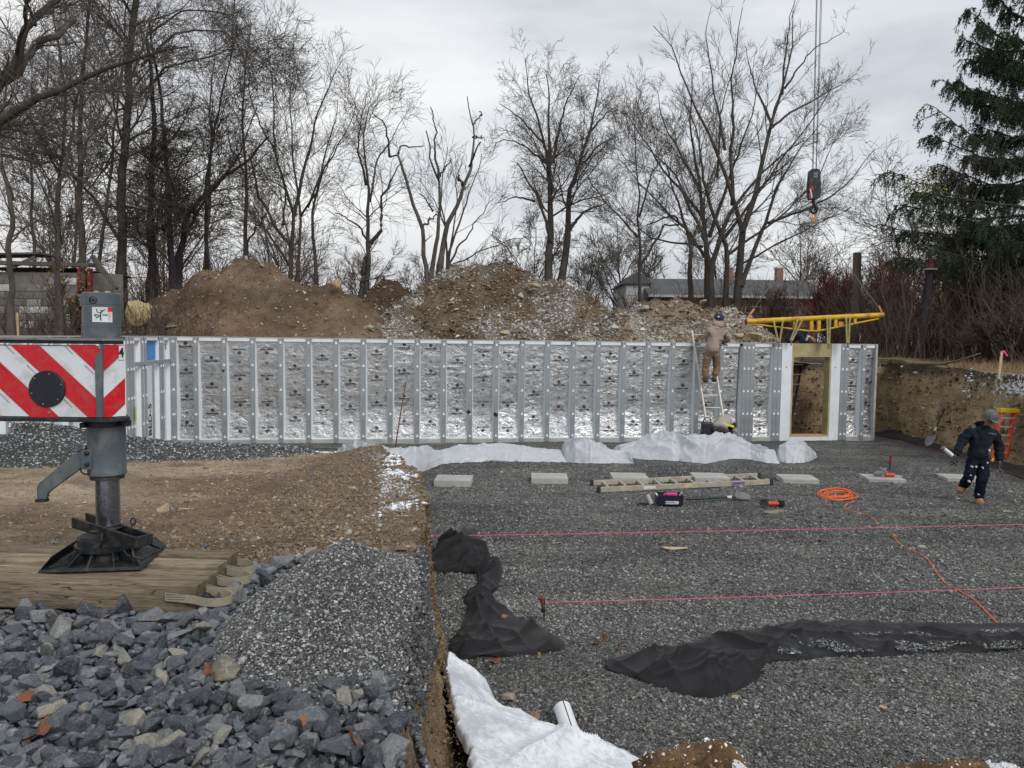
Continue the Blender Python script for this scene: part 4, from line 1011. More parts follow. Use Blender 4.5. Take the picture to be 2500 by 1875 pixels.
for k, (a_, b_, c_) in enumerate(TB):
    pa, pb, pc_ = G(*a_, TZ), G(*b_, TZ), G(*c_, TZ)
    W = float(np.linalg.norm(pc_ - pb)) ; W = .158
    d = (pb - pa); d /= np.linalg.norm(d); nrm = np.array([-d[1], d[0], 0]); y0 = pb
    zt_ = TZ - (.0, .009, .003, .0)[k]
    root = empty('crane_timber', (pb[0] - .6, pb[1] + W / 2, 1.0), TL[k], 'timber', gt)
    Lg = 2.1
    nx, r_ = 26, np.random.default_rng(k)
    mb = MB(); c0 = pb - d * Lg / 2 + nrm * W / 2
    mb.box((c0[0], c0[1], (zt_ + 1.0) / 2 - .001 * k), (Lg, W - .022, zt_ - 1.0), Matrix((Vector(d), Vector(nrm), Vector((0, 0, 1)))).transposed())
    o = mb.build('beam', M_TIMBER, root, bevel=.007)
    # strap loop: ribbon following a path around the end
    zc = 1.095 - .004 * k
    f = lambda x, y: pb + d * x + nrm * y
    path = [f(-.16, -.006), f(-.08, -.006), f(.0, -.010), f(.08, -.045), f(.16, -.03), f(.20, .03), f(.16, .085), f(.07, .105), f(.006, .11), f(.003, .125)] if k != 3 else [f(-.02, -.006), f(.0, -.008), f(.09, -.03), f(.15, .01), f(.14, .07), f(.07, .11), f(.004, .12)]
    if k in (1, 2): path = path[2:]
    P2 = []
    for i in range(len(path) - 1):
        for t in (0, .33, .66): P2.append(path[i] * (1 - t) + path[i + 1] * t)
    P2.append(path[-1]); P2 = np.array(P2)
    for _ in range(2): P2[1:-1] = (P2[:-2] + P2[1:-1] * 2 + P2[2:]) / 4
    m = MB(); hw_ = .022; vs = []
    for i, q in enumerate(P2):
        tgt = P2[min(i + 1, len(P2) - 1)] - P2[max(i - 1, 0)]; nn = np.array([-tgt[1], tgt[0], 0]); nn /= np.linalg.norm(nn) + 1e-9
        tl = -.012 * math.sin(min(1, i / len(P2) * 1.2) * math.pi) 
        for (zz, th) in ((-hw_, -.0022), (hw_, -.0022), (hw_, .0022), (-hw_, .0022)): v = q + nn * th; vs.append((v[0], v[1], zc + zz + tl))
    nP = len(P2); fs = [(4 * i + j, 4 * i + (j + 1) % 4, 4 * (i + 1) + (j + 1) % 4, 4 * (i + 1) + j) for i in range(nP - 1) for j in range(4)] + [(0, 3, 2, 1), (4 * nP - 4, 4 * nP - 3, 4 * nP - 2, 4 * nP - 1)]
    m.add(vs, fs); so = m.build('webbing_strap', M_STRAP, root, smooth=True, auto=40)
    if k == 0:
        m = MB()
        for r0 in range(3):
            for c_i in range(11):
                if random.random() < .85:
                    q = f(-.148 + c_i * .0105, -.0095); m.box((q[0], q[1], zc + .014 - r0 * .013), (random.uniform(.005, .009), .0008, .004), Matrix.Rotation(math.atan2(d[1], d[0]), 3, 'Z'))
        o_ = m.build('print_marks', simple('faded_print', (.10, .06, .05), .8), so); o_['kind'] = 'stuff'
# ================================================================ bed of crushed rock in the foreground
def rock_mesh(seed, flat=.6, name='rock', npt=15, bev=.013):
    r = random.Random(seed); bm = bmesh.new(); ax = (r.uniform(.9, 1.4), r.uniform(.55, .9), r.uniform(flat * .8, flat * 1.2))
    for i in range(npt):
        v = Vector((r.gauss(0, 1), r.gauss(0, 1), r.gauss(0, 1))).normalized() * r.uniform(.78, 1.0)
        v = Vector([math.copysign(abs(c) ** .8, c) for c in v]); bm.verts.new((v.x * ax[0] * .5, v.y * ax[1] * .5, v.z * ax[2] * .5))
    h = bmesh.ops.convex_hull(bm, input=bm.verts); bmesh.ops.delete(bm, geom=[g for g in h['geom_interior'] if isinstance(g, bmesh.types.BMVert)], context='VERTS')
    bmesh.ops.dissolve_limit(bm, angle_limit=.22, verts=bm.verts, edges=bm.edges)
    bmesh.ops.bevel(bm, geom=list(bm.edges), offset=bev, segments=1, affect='EDGES', clamp_overlap=True)
    bmesh.ops.triangulate(bm, faces=bm.faces)
    me = bpy.data.meshes.new(name); bm.to_mesh(me); bm.free(); return me
ROCKS = [rock_mesh(k, .55 + .05 * (k % 4)) for k in range(16)]
for m in ROCKS: m.materials.append(M_ROCK)
RV = []
for m in ROCKS:
    RV.append((np.array([v.co[:] for v in m.vertices]), np.array([p.vertices[:] for p in m.polygons])))
def rock_zone(x, y):
    ok = (y > 1.9) & (y < 4.0 + .12 * np.sin(x * 9)) & (x < edge_x(y) - .10 - .22 * sstep(2.9, 2.3, y) * 0)
    ok |= (x > -1.66) & (x < -1.02 - .1 * np.sin(y * 8)) & (y < 4.88 + .1 * np.sin(x * 13)) & (y > 1.9)
    ok &= ~((gravel_near(x, y) > 1.0) & (y > 2.86))
    ok |= (x < edge_x(y) - .06) & (y < 3.25) & (y > 1.9)
    return ok
def build_rocks():
    r = np.random.default_rng(21)
    cand = []
    for layer, (sp, smin, smax, dz) in enumerate(((.040, .040, .09, -.045), (.042, .035, .09, -.012), (.054, .04, .115, .010), (.125, .085, .155, .025))):
        gx, gy = np.meshgrid(np.arange(-3.4, 0.1, sp), np.arange(1.9, 5.2, sp))
        x = gx.ravel() + r.uniform(-.5, .5, gx.size) * sp; y = gy.ravel() + r.uniform(-.5, .5, gx.size) * sp
        k = rock_zone(x, y); k &= ~((y > 3.93) & (x < -1.70)); k &= np.abs(x) < .72 * y + .25
        x, y = x[k], y[k]; s = smin + (smax - smin) * r.power(.55, len(x)) ** 1.0 * .9
        z = 1.0 + dz + r.uniform(-.015, .02, len(x)) + s * .10
        cand.append(np.c_[x, y, z, s])
    C = np.concatenate(cand)
    # keep the timbers clear
    C = C[~((C[:, 0] < -1.52) & (C[:, 1] > 3.90))] if False else C
    order = np.argsort(-(C[:, 3] * (1 + .6 * (C[:, 2] > 1.01)) / C[:, 1])); C = C[order]
    px = 1250 + C[:, 0] / C[:, 1] * F; inview = (px > 5) & (C[:, 1] > 2.42); C = np.concatenate([C[inview], C[~inview]])
    bed = empty('rock_bed', (-1.4, 3.2, 1.0), kind='structure')
    sel = []
    for i in range(300):
        x, y, z, s = C[i]; k = int(r.integers(0, 16)); o = bpy.data.objects.new('rock', ROCKS[k]); link(o, bed)
        o.location = (x + 1.4, y - 3.2, z - 1.0); o.scale = (s * r.uniform(.9, 1.3), s, s * r.uniform(.85, 1.15)); o.rotation_euler = (r.normal(0, .45), r.normal(0, .45), r.uniform(0, 6.28))
    V = []; Fs = []; Cc = []; b = 0
    for i in range(300, len(C)):
        x, y, z, s = C[i]; k = int(r.integers(0, 16)); v, f = RV[k]
        M_ = np.array((Matrix.Rotation(r.uniform(0, 6.28), 3, 'Z') @ Matrix.Rotation(r.normal(0, .5), 3, 'X')))
        V.append(v * s @ M_.T + (x, y, z)); Fs.append(f + b); b += len(v)
        t = r.random(); g = np.array([.06, .07, .09]) * (1 - t) + np.array([.17, .18, .19]) * t; Cc.append(np.repeat(g[None] * r.uniform(.8, 1.2), len(v), 0))
    o = mesh_np('small_rock', np.concatenate(V), np.concatenate(Fs), M_STONE, False, np.concatenate(Cc), parent=bed, loc=bed.location); o['kind'] = 'stuff'
build_rocks()
def stone_thing(px, py, z, size, col, label, seed, flat=.6, cat='stone', group=None, mat=None, rz=None, Y=None, sx=1.2, sink=.25):
    me = rock_mesh(seed, flat, 'stone', 18, .05); V = np.array([v.co[:] for v in me.vertices]); f = np.array([p.vertices[:] for p in me.polygons])
    q = G(px, py, z) if Y is None else AY(px, py, Y)
    a = random.uniform(0, 6) if rz is None else rz; R_ = np.array(Matrix.Rotation(a, 3, 'Z')); V = (V * np.array([sx, 1, 1]) * size) @ R_.T
    base = q + np.array([0, size * .3, 0]); V = V + base + np.array([0, 0, size * flat * (.5 - sink)])
    o = mesh_np('stone', V, f, mat or M_STONE, False, np.repeat(np.array(col)[None], len(V), 0), loc=base)
    tag(o, label, cat, group); return o
TAN = (.42, .31, .19); BUFF = (.46, .38, .26); SLATE = (.08, .092, .115)
SG = 'loose stones on the bare dirt'
stone_thing(445, 1262, .80, .15, TAN, 'angular orange tan stone on the dirt behind the timbers', 501, .8, group=SG, rz=.3)
stone_thing(505, 1262, .80, .085, SLATE, 'rounded blue grey stone just beyond the orange tan stone', 502, .7, group=SG)
stone_thing(392, 1278, .80, .11, SLATE, 'grey stone with a pale face nearer the jack than the tan stone', 503, .6, group=SG)
stone_thing(606, 1312, .85, .12, (.33, .26, .17), 'round brown stone half sunk where the rocks begin', 504, .7, group=SG)
stone_thing(698, 1295, .8, .16, (.34, .27, .19), 'wide flat brown stone near the top of the gravel cone', 505, .4, group=SG)
stone_thing(820, 1262, .72, .17, BUFF, 'long pale buff stone lying in the brown dirt', 506, .4, group=SG)
stone_thing(825, 1200, .66, .12, BUFF, 'small buff stone in the hollow beside the snow strip', 511, .4, group=SG)
stone_thing(700, 1192, .66, .12, SLATE, 'dark slate stone on the light sand below the snow patch', 507, .6, group=SG)
stone_thing(540, 1660, 1.02, .17, (.17, .15, .115), 'smooth brown stone where rocks meet the gravel cone', 508, .55, group=SG)
stone_thing(925, 1690, 1.0, .13, (.10, .11, .12), 'dark stone stuck in the lower right of the gravel cone', 509, .7, group=SG)
stone_thing(800, 1330, .9, .10, (.4, .42, .36), 'pale green chip behind the peak of the gravel cone', 510, .3, group=SG, sx=1.8)
# ================================================================ vegetation
def barkmat(name, lo, hi, sc=6):
    s = N(name); p = s.pos((1, 1, .35)); n = s.noise(p, sc, 5, .65); m = s.noise(s.pos((1, 1, .25)), 40, 3)
    c = s.ramp(n, [(.3, lo), (.7, hi)]); return s.fin(c, .9, 0, s.bump(m, .5, .02), .15)
M_BARK = barkmat('bark', (.040, .034, .030), (.105, .092, .080))
M_TWIG = barkmat('twig_bark', (.075, .065, .058), (.16, .142, .125))
M_BARK_P = barkmat('pale_bark', (.07, .060, .052), (.17, .150, .128))
M_BARK_D = barkmat('vine_bark', (.020, .018, .022), (.05, .045, .048))
M_BRUSH = barkmat('brush_stems', (.060, .042, .034), (.15, .108, .085), 3)
M_REDT = barkmat('red_twigs', (.07, .018, .020), (.16, .030, .032), 3)
def tubes(P, R, ns):
    """P (B,n,3), R (B,n) -> vertices, quads"""
    B, n, _ = P.shape
    T = np.empty_like(P); T[:, 1:-1] = P[:, 2:] - P[:, :-2]; T[:, 0] = P[:, 1] - P[:, 0]; T[:, -1] = P[:, -1] - P[:, -2]
    T /= np.linalg.norm(T, axis=2, keepdims=True) + 1e-9
    ref = np.where(np.abs(T[:, :1, 2:3]) < .85, np.array([0, 0, 1.0]), np.array([1.0, 0, 0])); ref = np.repeat(ref, n, 1)
    U = np.cross(T, ref); U /= np.linalg.norm(U, axis=2, keepdims=True) + 1e-9; W = np.cross(T, U)
    a = np.arange(ns) * 2 * np.pi / ns
    V = P[:, :, None] + (U[:, :, None] * np.cos(a)[None, None, :, None] + W[:, :, None] * np.sin(a)[None, None, :, None]) * R[:, :, None, None]
    i = np.arange(n - 1)[:, None] * ns; j = np.arange(ns)[None]; k = (j + 1) % ns
    q = np.stack([i + j, i + k, i + ns + k, i + ns + j], -1).reshape(-1, 4)
    Fq = (q[None] + (np.arange(B) * n * ns)[:, None, None]).reshape(-1, 4)
    return V.reshape(-1, 3), Fq
class Geo:
    def __init__(s): s.V = []; s.F = []; s.n = 0
    def add(s, V, F): s.V.append(V); s.F.append(F + s.n); s.n += len(V)
    def tubes(s, P, R, ns): s.add(*tubes(P, R, ns))
    def get(s): return np.concatenate(s.V), np.concatenate(s.F)
def grow(r, S, D, L, R0, n, wander, up, taper=.35):
    B = len(S); P = np.empty((B, n, 3)); P[:, 0] = S; d = D / (np.linalg.norm(D, axis=1, keepdims=True) + 1e-9)
    for k in range(1, n):
        d = d + r.normal(0, wander, (B, 3)); d[:, 2] += up; d /= np.linalg.norm(d, axis=1, keepdims=True)
        P[:, k] = P[:, k - 1] + d * (L / (n - 1))[:, None]
    R = R0[:, None] * (1 - (1 - taper) * np.linspace(0, 1, n))[None]
    return P, R
def spawn(r, P, R, per, tmin, ang, lf, rf, power=1.0, tend=1.0):
    B, n, _ = P.shape; L = np.linalg.norm(np.diff(P, axis=1), axis=2).sum(1)
    cnt = np.maximum(0, np.round(per * r.uniform(.7, 1.3, B)).astype(int)) if np.isscalar(per) else np.round(per).astype(int)
    i = np.repeat(np.arange(B), cnt); t = tmin + (tend - tmin) * r.uniform(0, 1, len(i)) ** power
    f = t * (n - 1); k = np.minimum(f.astype(int), n - 2); w = (f - k)[:, None]
    S = P[i, k] * (1 - w) + P[i, k + 1] * w; T = P[i, k + 1] - P[i, k]; T /= np.linalg.norm(T, axis=1, keepdims=True) + 1e-9
    Q = r.normal(0, 1, (len(i), 3)); Q -= T * (Q * T).sum(1)[:, None]; Q /= np.linalg.norm(Q, axis=1, keepdims=True) + 1e-9
    a = (ang * r.uniform(.65, 1.35, len(i)))[:, None]
    D = T * np.cos(a) + Q * np.sin(a); Rr = (R[i, k] * (1 - w[:, 0]) + R[i, k + 1] * w[:, 0])
    return S, D, L[i] * lf * (1.15 - .65 * t) * r.uniform(.6, 1.3, len(i)), np.maximum(Rr * rf, .0045)
def resample(pts, n):
    pts = np.asarray(pts); d = np.r_[0, np.cumsum(np.linalg.norm(np.diff(pts, axis=0), axis=1))]; t = np.linspace(0, d[-1], n)
    return np.stack([np.interp(t, d, pts[:, k]) for k in range(3)], 1)
def make_tree(label, Y, stems, seed, l1=(12, .42, .75), l2=(8, .42, .7), l3=(6, .5, .65), up=.05, mat=None, cat='tree', group='bare trees behind the earth heaps', twr=.006, wig=.10, maxl=99, name='bare_tree', cone=None, l4=None, tmin=.3):
    r = np.random.default_rng(seed); gt, gc = Geo(), Geo()
    PP, RR = [], []
    for si, (pts, w0, w1) in enumerate(stems):
        q = np.array([AY(px, py, Y) for px, py in pts])
        dep = r.normal(0, .25) * np.linspace(0, 1, len(q)) * 4; q[:, 1] += dep
        L = np.linalg.norm(np.diff(q, axis=0), axis=1).sum(); s = resample(q, 18)
        s += wig * np.stack([fbm(np.arange(18) * .45 + seed + si * 9, 0 * np.arange(18.) + k * 7, seed=seed + k) for k in range(3)], 1) * np.minimum(1, np.arange(18) / 4)[:, None]
        PP.append(s); RR.append((w1 + (w0 - w1) * (1 - np.linspace(0, 1, 18)) ** 1.2) * .74 * Y / F / 2)
    P0, R0 = np.array(PP), np.array(RR)
    R0[:, 0] *= 1.25
    gt.tubes(P0, R0, 9)
    l1 = (l1[0] * .62, l1[1] * 1.75, l1[2] * 1.0); l2 = (l2[0] * (.95 if 'left' in group else .72), l2[1] * 1.35, l2[2] * 1.1); l3 = (l3[0] * .55, l3[1] * 1.5, l3[2] * 1.1); up *= .6
    SL = np.linalg.norm(np.diff(P0, axis=1), axis=2).sum(1); per = l1[0] * SL / SL.mean() * r.uniform(.85, 1.15, len(SL))
    S, D, L, R = spawn(r, P0, R0, per, tmin, l1[2], l1[1], .36)
    L = np.minimum(.5 * L + .5 * l1[1] * SL.mean() * r.uniform(.4, 1.0, len(L)), maxl)
    P1, R1 = grow(r, S, D, L, R, 9, .10, up); gc.tubes(P1, R1, 5)
    SL = np.linalg.norm(np.diff(P1, axis=1), axis=2).sum(1); per = l2[0] * 1.2 * SL / SL.mean()
    S, D, L, R = spawn(r, P1, R1, per, .12, l2[2], l2[1], .55)
    P2, R2 = grow(r, S, D, np.minimum(L, 2.9), np.minimum(R, .020), 6, .10, up); R2 = np.maximum(R2, twr); gc.tubes(P2, R2, 3)
    SL = np.linalg.norm(np.diff(P2, axis=1), axis=2).sum(1); per = l3[0] * 1.15 * SL / SL.mean()
    S, D, L, R = spawn(r, P2, R2, per, .1, l3[2], l3[1], .6)
    P3, R3 = grow(r, S, D, np.clip(L, .2, 1.5), np.full(len(S), twr), 4, .16, up, .55); gc.tubes(P3, R3, 3)
    if l4:
        S, D, L, R = spawn(r, P3, R3, l4, .1, .6, .6, .8)
        P4, R4 = grow(r, S, D, np.clip(L, .15, .7), np.full(len(S), twr * .8), 3, .14, up, .6); gc.tubes(P4, R4, 3)
    b = P0[0, 0]; z0 = min(b[2], hO1(b[0], b[1]) - .1)
    root = empty(name, (b[0], b[1], z0), label, cat, group)
    # carry the stems down to the ground
    base = P0[P0[:, 0, 2] < b[2] + 1.2]; bR = R0[P0[:, 0, 2] < b[2] + 1.2]
    gb = Geo(); Q = np.stack([base[:, 0] + np.array([0, 0, 0]), base[:, 0] * .5 + np.c_[base[:, 0, :2], np.full(len(base), z0)] * .5, np.c_[base[:, 0, :2], np.full(len(base), z0)]], 1)
    gt.tubes(Q, np.stack([bR[:, 0], bR[:, 0] * 1.1, bR[:, 0] * 1.35], 1), 9)
    V, Fq = gt.get(); mesh_np('trunk', V, Fq, mat or M_BARK, True, parent=root, loc=root.location)
    V, Fq = gc.get(); mesh_np('crown', V, Fq, M_TWIG if mat is not M_BARK_D else M_BARK, False, parent=root, loc=root.location)
    return root, (P2, P3)
def z2(*p): return [(800 + x / 2.5525, 100 + y / 2.5525) for x, y in p]
def z1(*p): return [(x / 2.37, y / 2.37) for x, y in p]
def z3(*p): return [(1500 + x / 2.074, y / 2.074) for x, y in p]
# central tree of two main stems
make_tree('tall symmetrical bare tree with two main stems, right of the dead snag', 31, [
    (z2((1375, 1560), (1385, 1200), (1395, 900), (1385, 600), (1385, 380), (1375, 150)), 30, 3), (z2((1450, 1540), (1500, 1200), (1500, 950), (1580, 750), (1640, 550), (1690, 250)), 28, 3),
    (z2((1395, 1250), (1300, 980), (1180, 810)), 12, 4), (z2((1510, 1170), (1600, 1050), (1750, 980)), 12, 4), (z2((1390, 850), (1330, 620), (1260, 400), (1230, 200)), 12, 2), (z2((1400, 760), (1450, 500), (1540, 300), (1580, 230)), 12, 2),
    (z2((1360, 760), (1200, 640), (1080, 600), (1030, 670)), 8, 2), (z2((1350, 640), (1200, 500), (1070, 420)), 8, 2), (z2((1600, 760), (1700, 640), (1790, 620)), 8, 2), (z2((1290, 1000), (1180, 960), (1060, 1000)), 8, 2), (z2((1640, 560), (1740, 440), (1800, 400)), 7, 2)],
    1001, l1=(12, .24, .72), l2=(8, .42, .72), l3=(7, .5, .7), up=.04, l4=2)
make_tree('dead snag with broken crooked limbs and almost no twigs', 29, [
    (z2((625, 1560), (600, 1300), (580, 1150), (510, 950), (470, 800), (440, 700), (385, 720)), 17, 8), (z2((385, 720), (395, 620), (370, 560), (320, 520)), 8, 3), (z2((440, 700), (445, 640), (545, 625), (565, 600)), 7, 3),
    (z2((640, 1500), (690, 1200), (700, 1050), (690, 850), (640, 720), (650, 640), (605, 560)), 17, 4), (z2((690, 850), (680, 600), (665, 470)), 9, 3), (z2((700, 1400), (740, 1130), (830, 980), (840, 870), (890, 760), (910, 600), (905, 500), (860, 295)), 20, 3), (z2((905, 520), (945, 440), (942, 395)), 6, 3),
    (z2((885, 780), (930, 740), (960, 690)), 8, 4), (z2((905, 600), (940, 575), (965, 550)), 6, 3), (z2((840, 900), (820, 865)), 9, 6), (z2((690, 860), (740, 810), (780, 770)), 7, 3), (z2((590, 1160), (640, 1100), (670, 1065)), 8, 4), (z2((655, 1060), (600, 980)), 6, 3)],
    1002, l1=(1, .10, .8), l2=(1, .4, .7), l3=(1, .5, .6), mat=M_BARK_P, wig=.12, name='dead_tree')
make_tree('slender bare tree with a low forked trunk, left of the dead snag', 30, [
    (z2((240, 1560), (265, 1280), (260, 950), (245, 800), (240, 600), (280, 460), (330, 420)), 18, 2), (z2((265, 1265), (340, 1180), (340, 980), (430, 800), (470, 740)), 14, 3), (z2((265, 1290), (215, 1170), (160, 1130), (100, 1110)), 9, 3), (z2((240, 900), (200, 700), (220, 450), (280, 320)), 9, 2), (z2((210, 1560), (240, 1350)), 16, 14), (z2((262, 1000), (300, 700), (380, 560), (440, 400)), 8, 2)],
    1003, l1=(12, .30, .75), l2=(8, .45, .7), l3=(6, .5, .7), up=.03)
make_tree('bare sprawling young tree fanning out from behind the tallest earth heap', 27.5, [
    (z2((740, 1450), (760, 1300), (830, 1100), (900, 900), (960, 700)), 10, 2), (z2((750, 1400), (850, 1250), (950, 1080), (1040, 980)), 8, 2), (z2((745, 1400), (730, 1150), (700, 950), (740, 650)), 8, 2), (z2((750, 1400), (720, 1100), (640, 950), (560, 860)), 6, 2), (z2((760, 1400), (900, 1330), (1080, 1240), (1250, 1180)), 6, 2), (z2((750, 1400), (780, 1100), (790, 850), (830, 650)), 7, 2)],
    1004, l1=(9, .32, .45), l2=(5, .45, .5), l3=(4, .5, .5), up=.05)
make_tree('bare tree with many curved stems behind the notch in the left heap', 30, [
    (z1((1680, 1640), (1700, 1250), (1610, 900), (1600, 550), (1580, 300)), 15, 2), (z1((1690, 1430), (1590, 1300), (1510, 1150), (1450, 900)), 12, 5), (z1((1700, 1250), (1780, 900), (1850, 650), (1950, 450), (2000, 380)), 13, 2), (z1((1720, 1640), (1740, 1250), (1700, 950), (1680, 600), (1720, 360)), 12, 2),
    (z1((1830, 1620), (1790, 1250), (1850, 900), (1900, 700), (1920, 520)), 13, 2), (z1((1780, 1200), (1900, 950), (2030, 750), (2070, 650)), 8, 2), (z1((1600, 900), (1480, 650), (1450, 450)), 7, 2), (z1((1640, 1300), (1620, 1080), (1500, 1000), (1430, 880)), 8, 2), (z1((1740, 1250), (1880, 1100), (2020, 900)), 7, 2)],
    1005, l1=(11, .24, .65), l2=(9, .42, .65), l3=(7, .5, .6), up=.05)
make_tree('thin straight bare tree rising over the top of the left heap', 32, [
    (z1((1420, 1560), (1410, 1000), (1380, 700), (1370, 300), (1390, 100)), 15, 3), (z1((1430, 1400), (1560, 1300), (1640, 1250)), 7, 3), (z1((1410, 1000), (1300, 800), (1250, 600)), 7, 2), (z1((1190, 1540), (1185, 900), (1160, 400), (1150, 150)), 14, 3)],
    1006, l1=(16, .20, .85), l2=(9, .42, .7), l3=(6, .5, .6), up=.02)
LV = dict(group='crowded bare trees on the left')
make_tree('largest leaning trunk among the crowded trees, passing behind the crane box top', 24, [
    (z1((700, 1600), (730, 1150), (780, 700), (810, 400), (870, 100), (940, -120)), 30, 18), (z1((700, 1400), (560, 1150), (430, 960), (250, 910), (0, 890)), 12, 5), (z1((800, 560), (950, 400), (1150, 330), (1380, 280), (1650, 270)), 9, 1.5), (z1((820, 380), (1000, 180), (1250, 130), (1380, 260), (1560, 380)), 9, 2), (z1((850, 200), (1050, 40), (1300, 60), (1400, 200)), 8, 2), (z1((790, 600), (650, 640), (480, 820), (250, 850)), 8, 2)],
    1007, l1=(20, .26, .8), l2=(10, .42, .7), l3=(7, .5, .7), up=-.01, l4=2, **LV)
make_tree('vine choked upright trunk with a dark tangle at mid height', 24.5, [
    (z1((880, 1640), (890, 1000), (910, 800), (900, 500), (880, 250)), 27, 10), (z1((1000, 1600), (990, 900), (960, 500), (950, 200)), 22, 6), (z1((850, 1640), (860, 1200), (920, 900), (980, 700)), 9, 4)],
    1008, l1=(24, .20, 1.0), l2=(11, .42, .8), l3=(8, .5, .8), up=-.06, mat=M_BARK_D, tmin=.12, l4=2, **LV)
make_tree('bare tree leaning right over the left end of the foil wall', 25.5, [
    (z1((1030, 1500), (1070, 1250), (1130, 1150), (1250, 1030), (1400, 900), (1500, 760)), 20, 6), (z1((1040, 1600), (1040, 1350), (1180, 1100), (1330, 850), (1420, 560)), 14, 3), (z1((1200, 1560), (1180, 1100), (1230, 700), (1280, 350), (1330, 100)), 13, 3)],
    1009, l1=(18, .25, .8), l2=(9, .42, .7), l3=(7, .5, .7), up=.0, mat=M_BARK_D, l4=2, **LV)
make_tree('pale slanting sapling in front of the ruined block shed', 16.5, [(z1((340, 1800), (400, 1300), (500, 1050), (620, 750), (750, 620)), 19, 6), (z1((610, 760), (560, 790), (380, 740)), 6, 2), (z1((60, 1800), (75, 1200), (30, 1000), (-20, 800)), 20, 12), (z1((80, 1160), (100, 900), (210, 700)), 7, 2)],
    1010, l1=(8, .22, .8), l2=(6, .42, .7), l3=(5, .5, .7), mat=M_BARK_P, twr=.005, **LV)
make_tree('straight grey trunk left of the ruined shed corner', 23.5, [(z1((480, 1640), (485, 1000), (500, 500), (560, 200), (600, 0)), 23, 8), (z1((320, 1640), (340, 900), (345, 500), (300, 200), (250, 0)), 16, 5), (z1((340, 1000), (200, 600), (120, 350)), 9, 3), (z1((560, 1600), (640, 1000), (650, 700), (700, 300), (700, 0)), 12, 4), (z1((200, 1640), (150, 1200), (100, 900), (140, 500), (100, 200)), 12, 4)],
    1011, l1=(18, .20, .75), l2=(9, .42, .7), l3=(7, .5, .7), l4=2, **LV)
make_tree('near tree reaching in from beyond the frame with two thick sweeping limbs', 13.0, [
    (z1((-420, 1900), (-380, 1200), (-300, 900), (-180, 760), (0, 742), (200, 610), (450, 530), (650, 420), (860, 390), (1150, 320)), 60, 6), (z1((-300, 900), (-120, 620), (0, 500), (100, 330), (200, 140), (350, 0), (500, -120)), 40, 16), (z1((-100, 560), (0, 400), (40, 270), (60, 100), (100, 0), (120, -100)), 26, 20), (z1((100, 330), (250, 260), (430, 220), (640, 170), (830, 190)), 13, 3), (z1((200, 140), (420, 100), (640, 20)), 12, 4), (z1((-60, 900), (200, 915), (400, 1000), (500, 1090)), 13, 5)],
    1012, l1=(15, .16, .8), l2=(8, .40, .7), l3=(6, .5, .7), twr=.0045, maxl=1.9, **LV)
RT = dict(group='bare trees in front of the brick house')
make_tree('large many stemmed bare tree whose highest shoots nearly reach the cables', 29, [
    (z3((610, 1640), (650, 1180), (720, 980), (790, 650), (860, 450), (930, 220), (940, 10)), 30, 2), (z3((650, 1170), (600, 1040), (480, 720), (370, 540), (270, 280), (180, 190)), 16, 2), (z3((600, 1040), (590, 700), (590, 400), (610, 180), (625, 70)), 14, 2), (z3((520, 1640), (470, 1200), (330, 850), (190, 700), (120, 620)), 20, 2),
    (z3((560, 760), (540, 600), (480, 300), (480, 140), (510, 5)), 9, 1.5), (z3((640, 1450), (750, 1200), (870, 900), (1000, 700), (1130, 560)), 17, 2), (z3((780, 1130), (1000, 1050), (1180, 940), (1340, 740)), 10, 2), (z3((800, 640), (740, 400), (720, 150)), 10, 1.5), (z3((790, 650), (900, 560), (1080, 470), (1240, 360)), 9, 1.5), (z3((860, 450), (960, 300), (1110, 200)), 7, 1.5), (z3((850, 480), (830, 250), (830, 60)), 7, 1.5), (z3((560, 1640), (555, 1250), (440, 950), (400, 700), (320, 560)), 22, 3), (z3((480, 1640), (480, 1350), (560, 1100), (700, 900), (900, 750)), 26, 3)],
    1013, l1=(9, .17, .5), l2=(6, .4, .5), l3=(4, .5, .5), up=.06, **RT)
make_tree('dense broad crowned bare tree behind the tall many stemmed one', 33, [
    (z3((470, 1640), (460, 1200), (420, 900), (370, 650), (380, 400)), 22, 3), (z3((460, 1300), (300, 1100), (150, 1150)), 12, 4), (z3((450, 1100), (250, 850), (100, 620), (60, 560)), 12, 2), (z3((480, 1200), (600, 850), (680, 600), (720, 400)), 14, 2), (z3((430, 950), (260, 650), (220, 450)), 10, 2), (z3((560, 1200), (780, 900), (950, 650), (1050, 480)), 11, 2), (z3((560, 1300), (850, 1100), (1060, 900), (1200, 650)), 10, 2), (z3((400, 1200), (180, 980), (20, 800)), 9, 2), (z3((450, 1250), (200, 1200), (0, 1000)), 8, 2), (z3((520, 900), (520, 600), (560, 400)), 9, 2), (z3((620, 1350), (900, 1200), (1200, 1050)), 8, 2)],
    1014, l1=(14, .22, .6), l2=(9, .42, .6), l3=(8, .5, .6), up=.06, l4=2, **RT)
make_tree('smaller bare tree with hanging dry leaves left of the brick house', 30, [(z3((130, 1640), (120, 1200), (100, 900), (60, 650)), 14, 2), (z3((125, 1350), (250, 1150), (340, 1150), (390, 1250)), 10, 4), (z3((120, 1200), (-60, 1000), (-150, 850)), 8, 2), (z3((390, 1560), (395, 1250), (330, 950), (280, 780)), 20, 3), (z3((125, 1100), (200, 850), (260, 700)), 8, 2)],
    1015, l1=(16, .26, .6), l2=(9, .42, .6), l3=(7, .5, .6), l4=2, **RT)
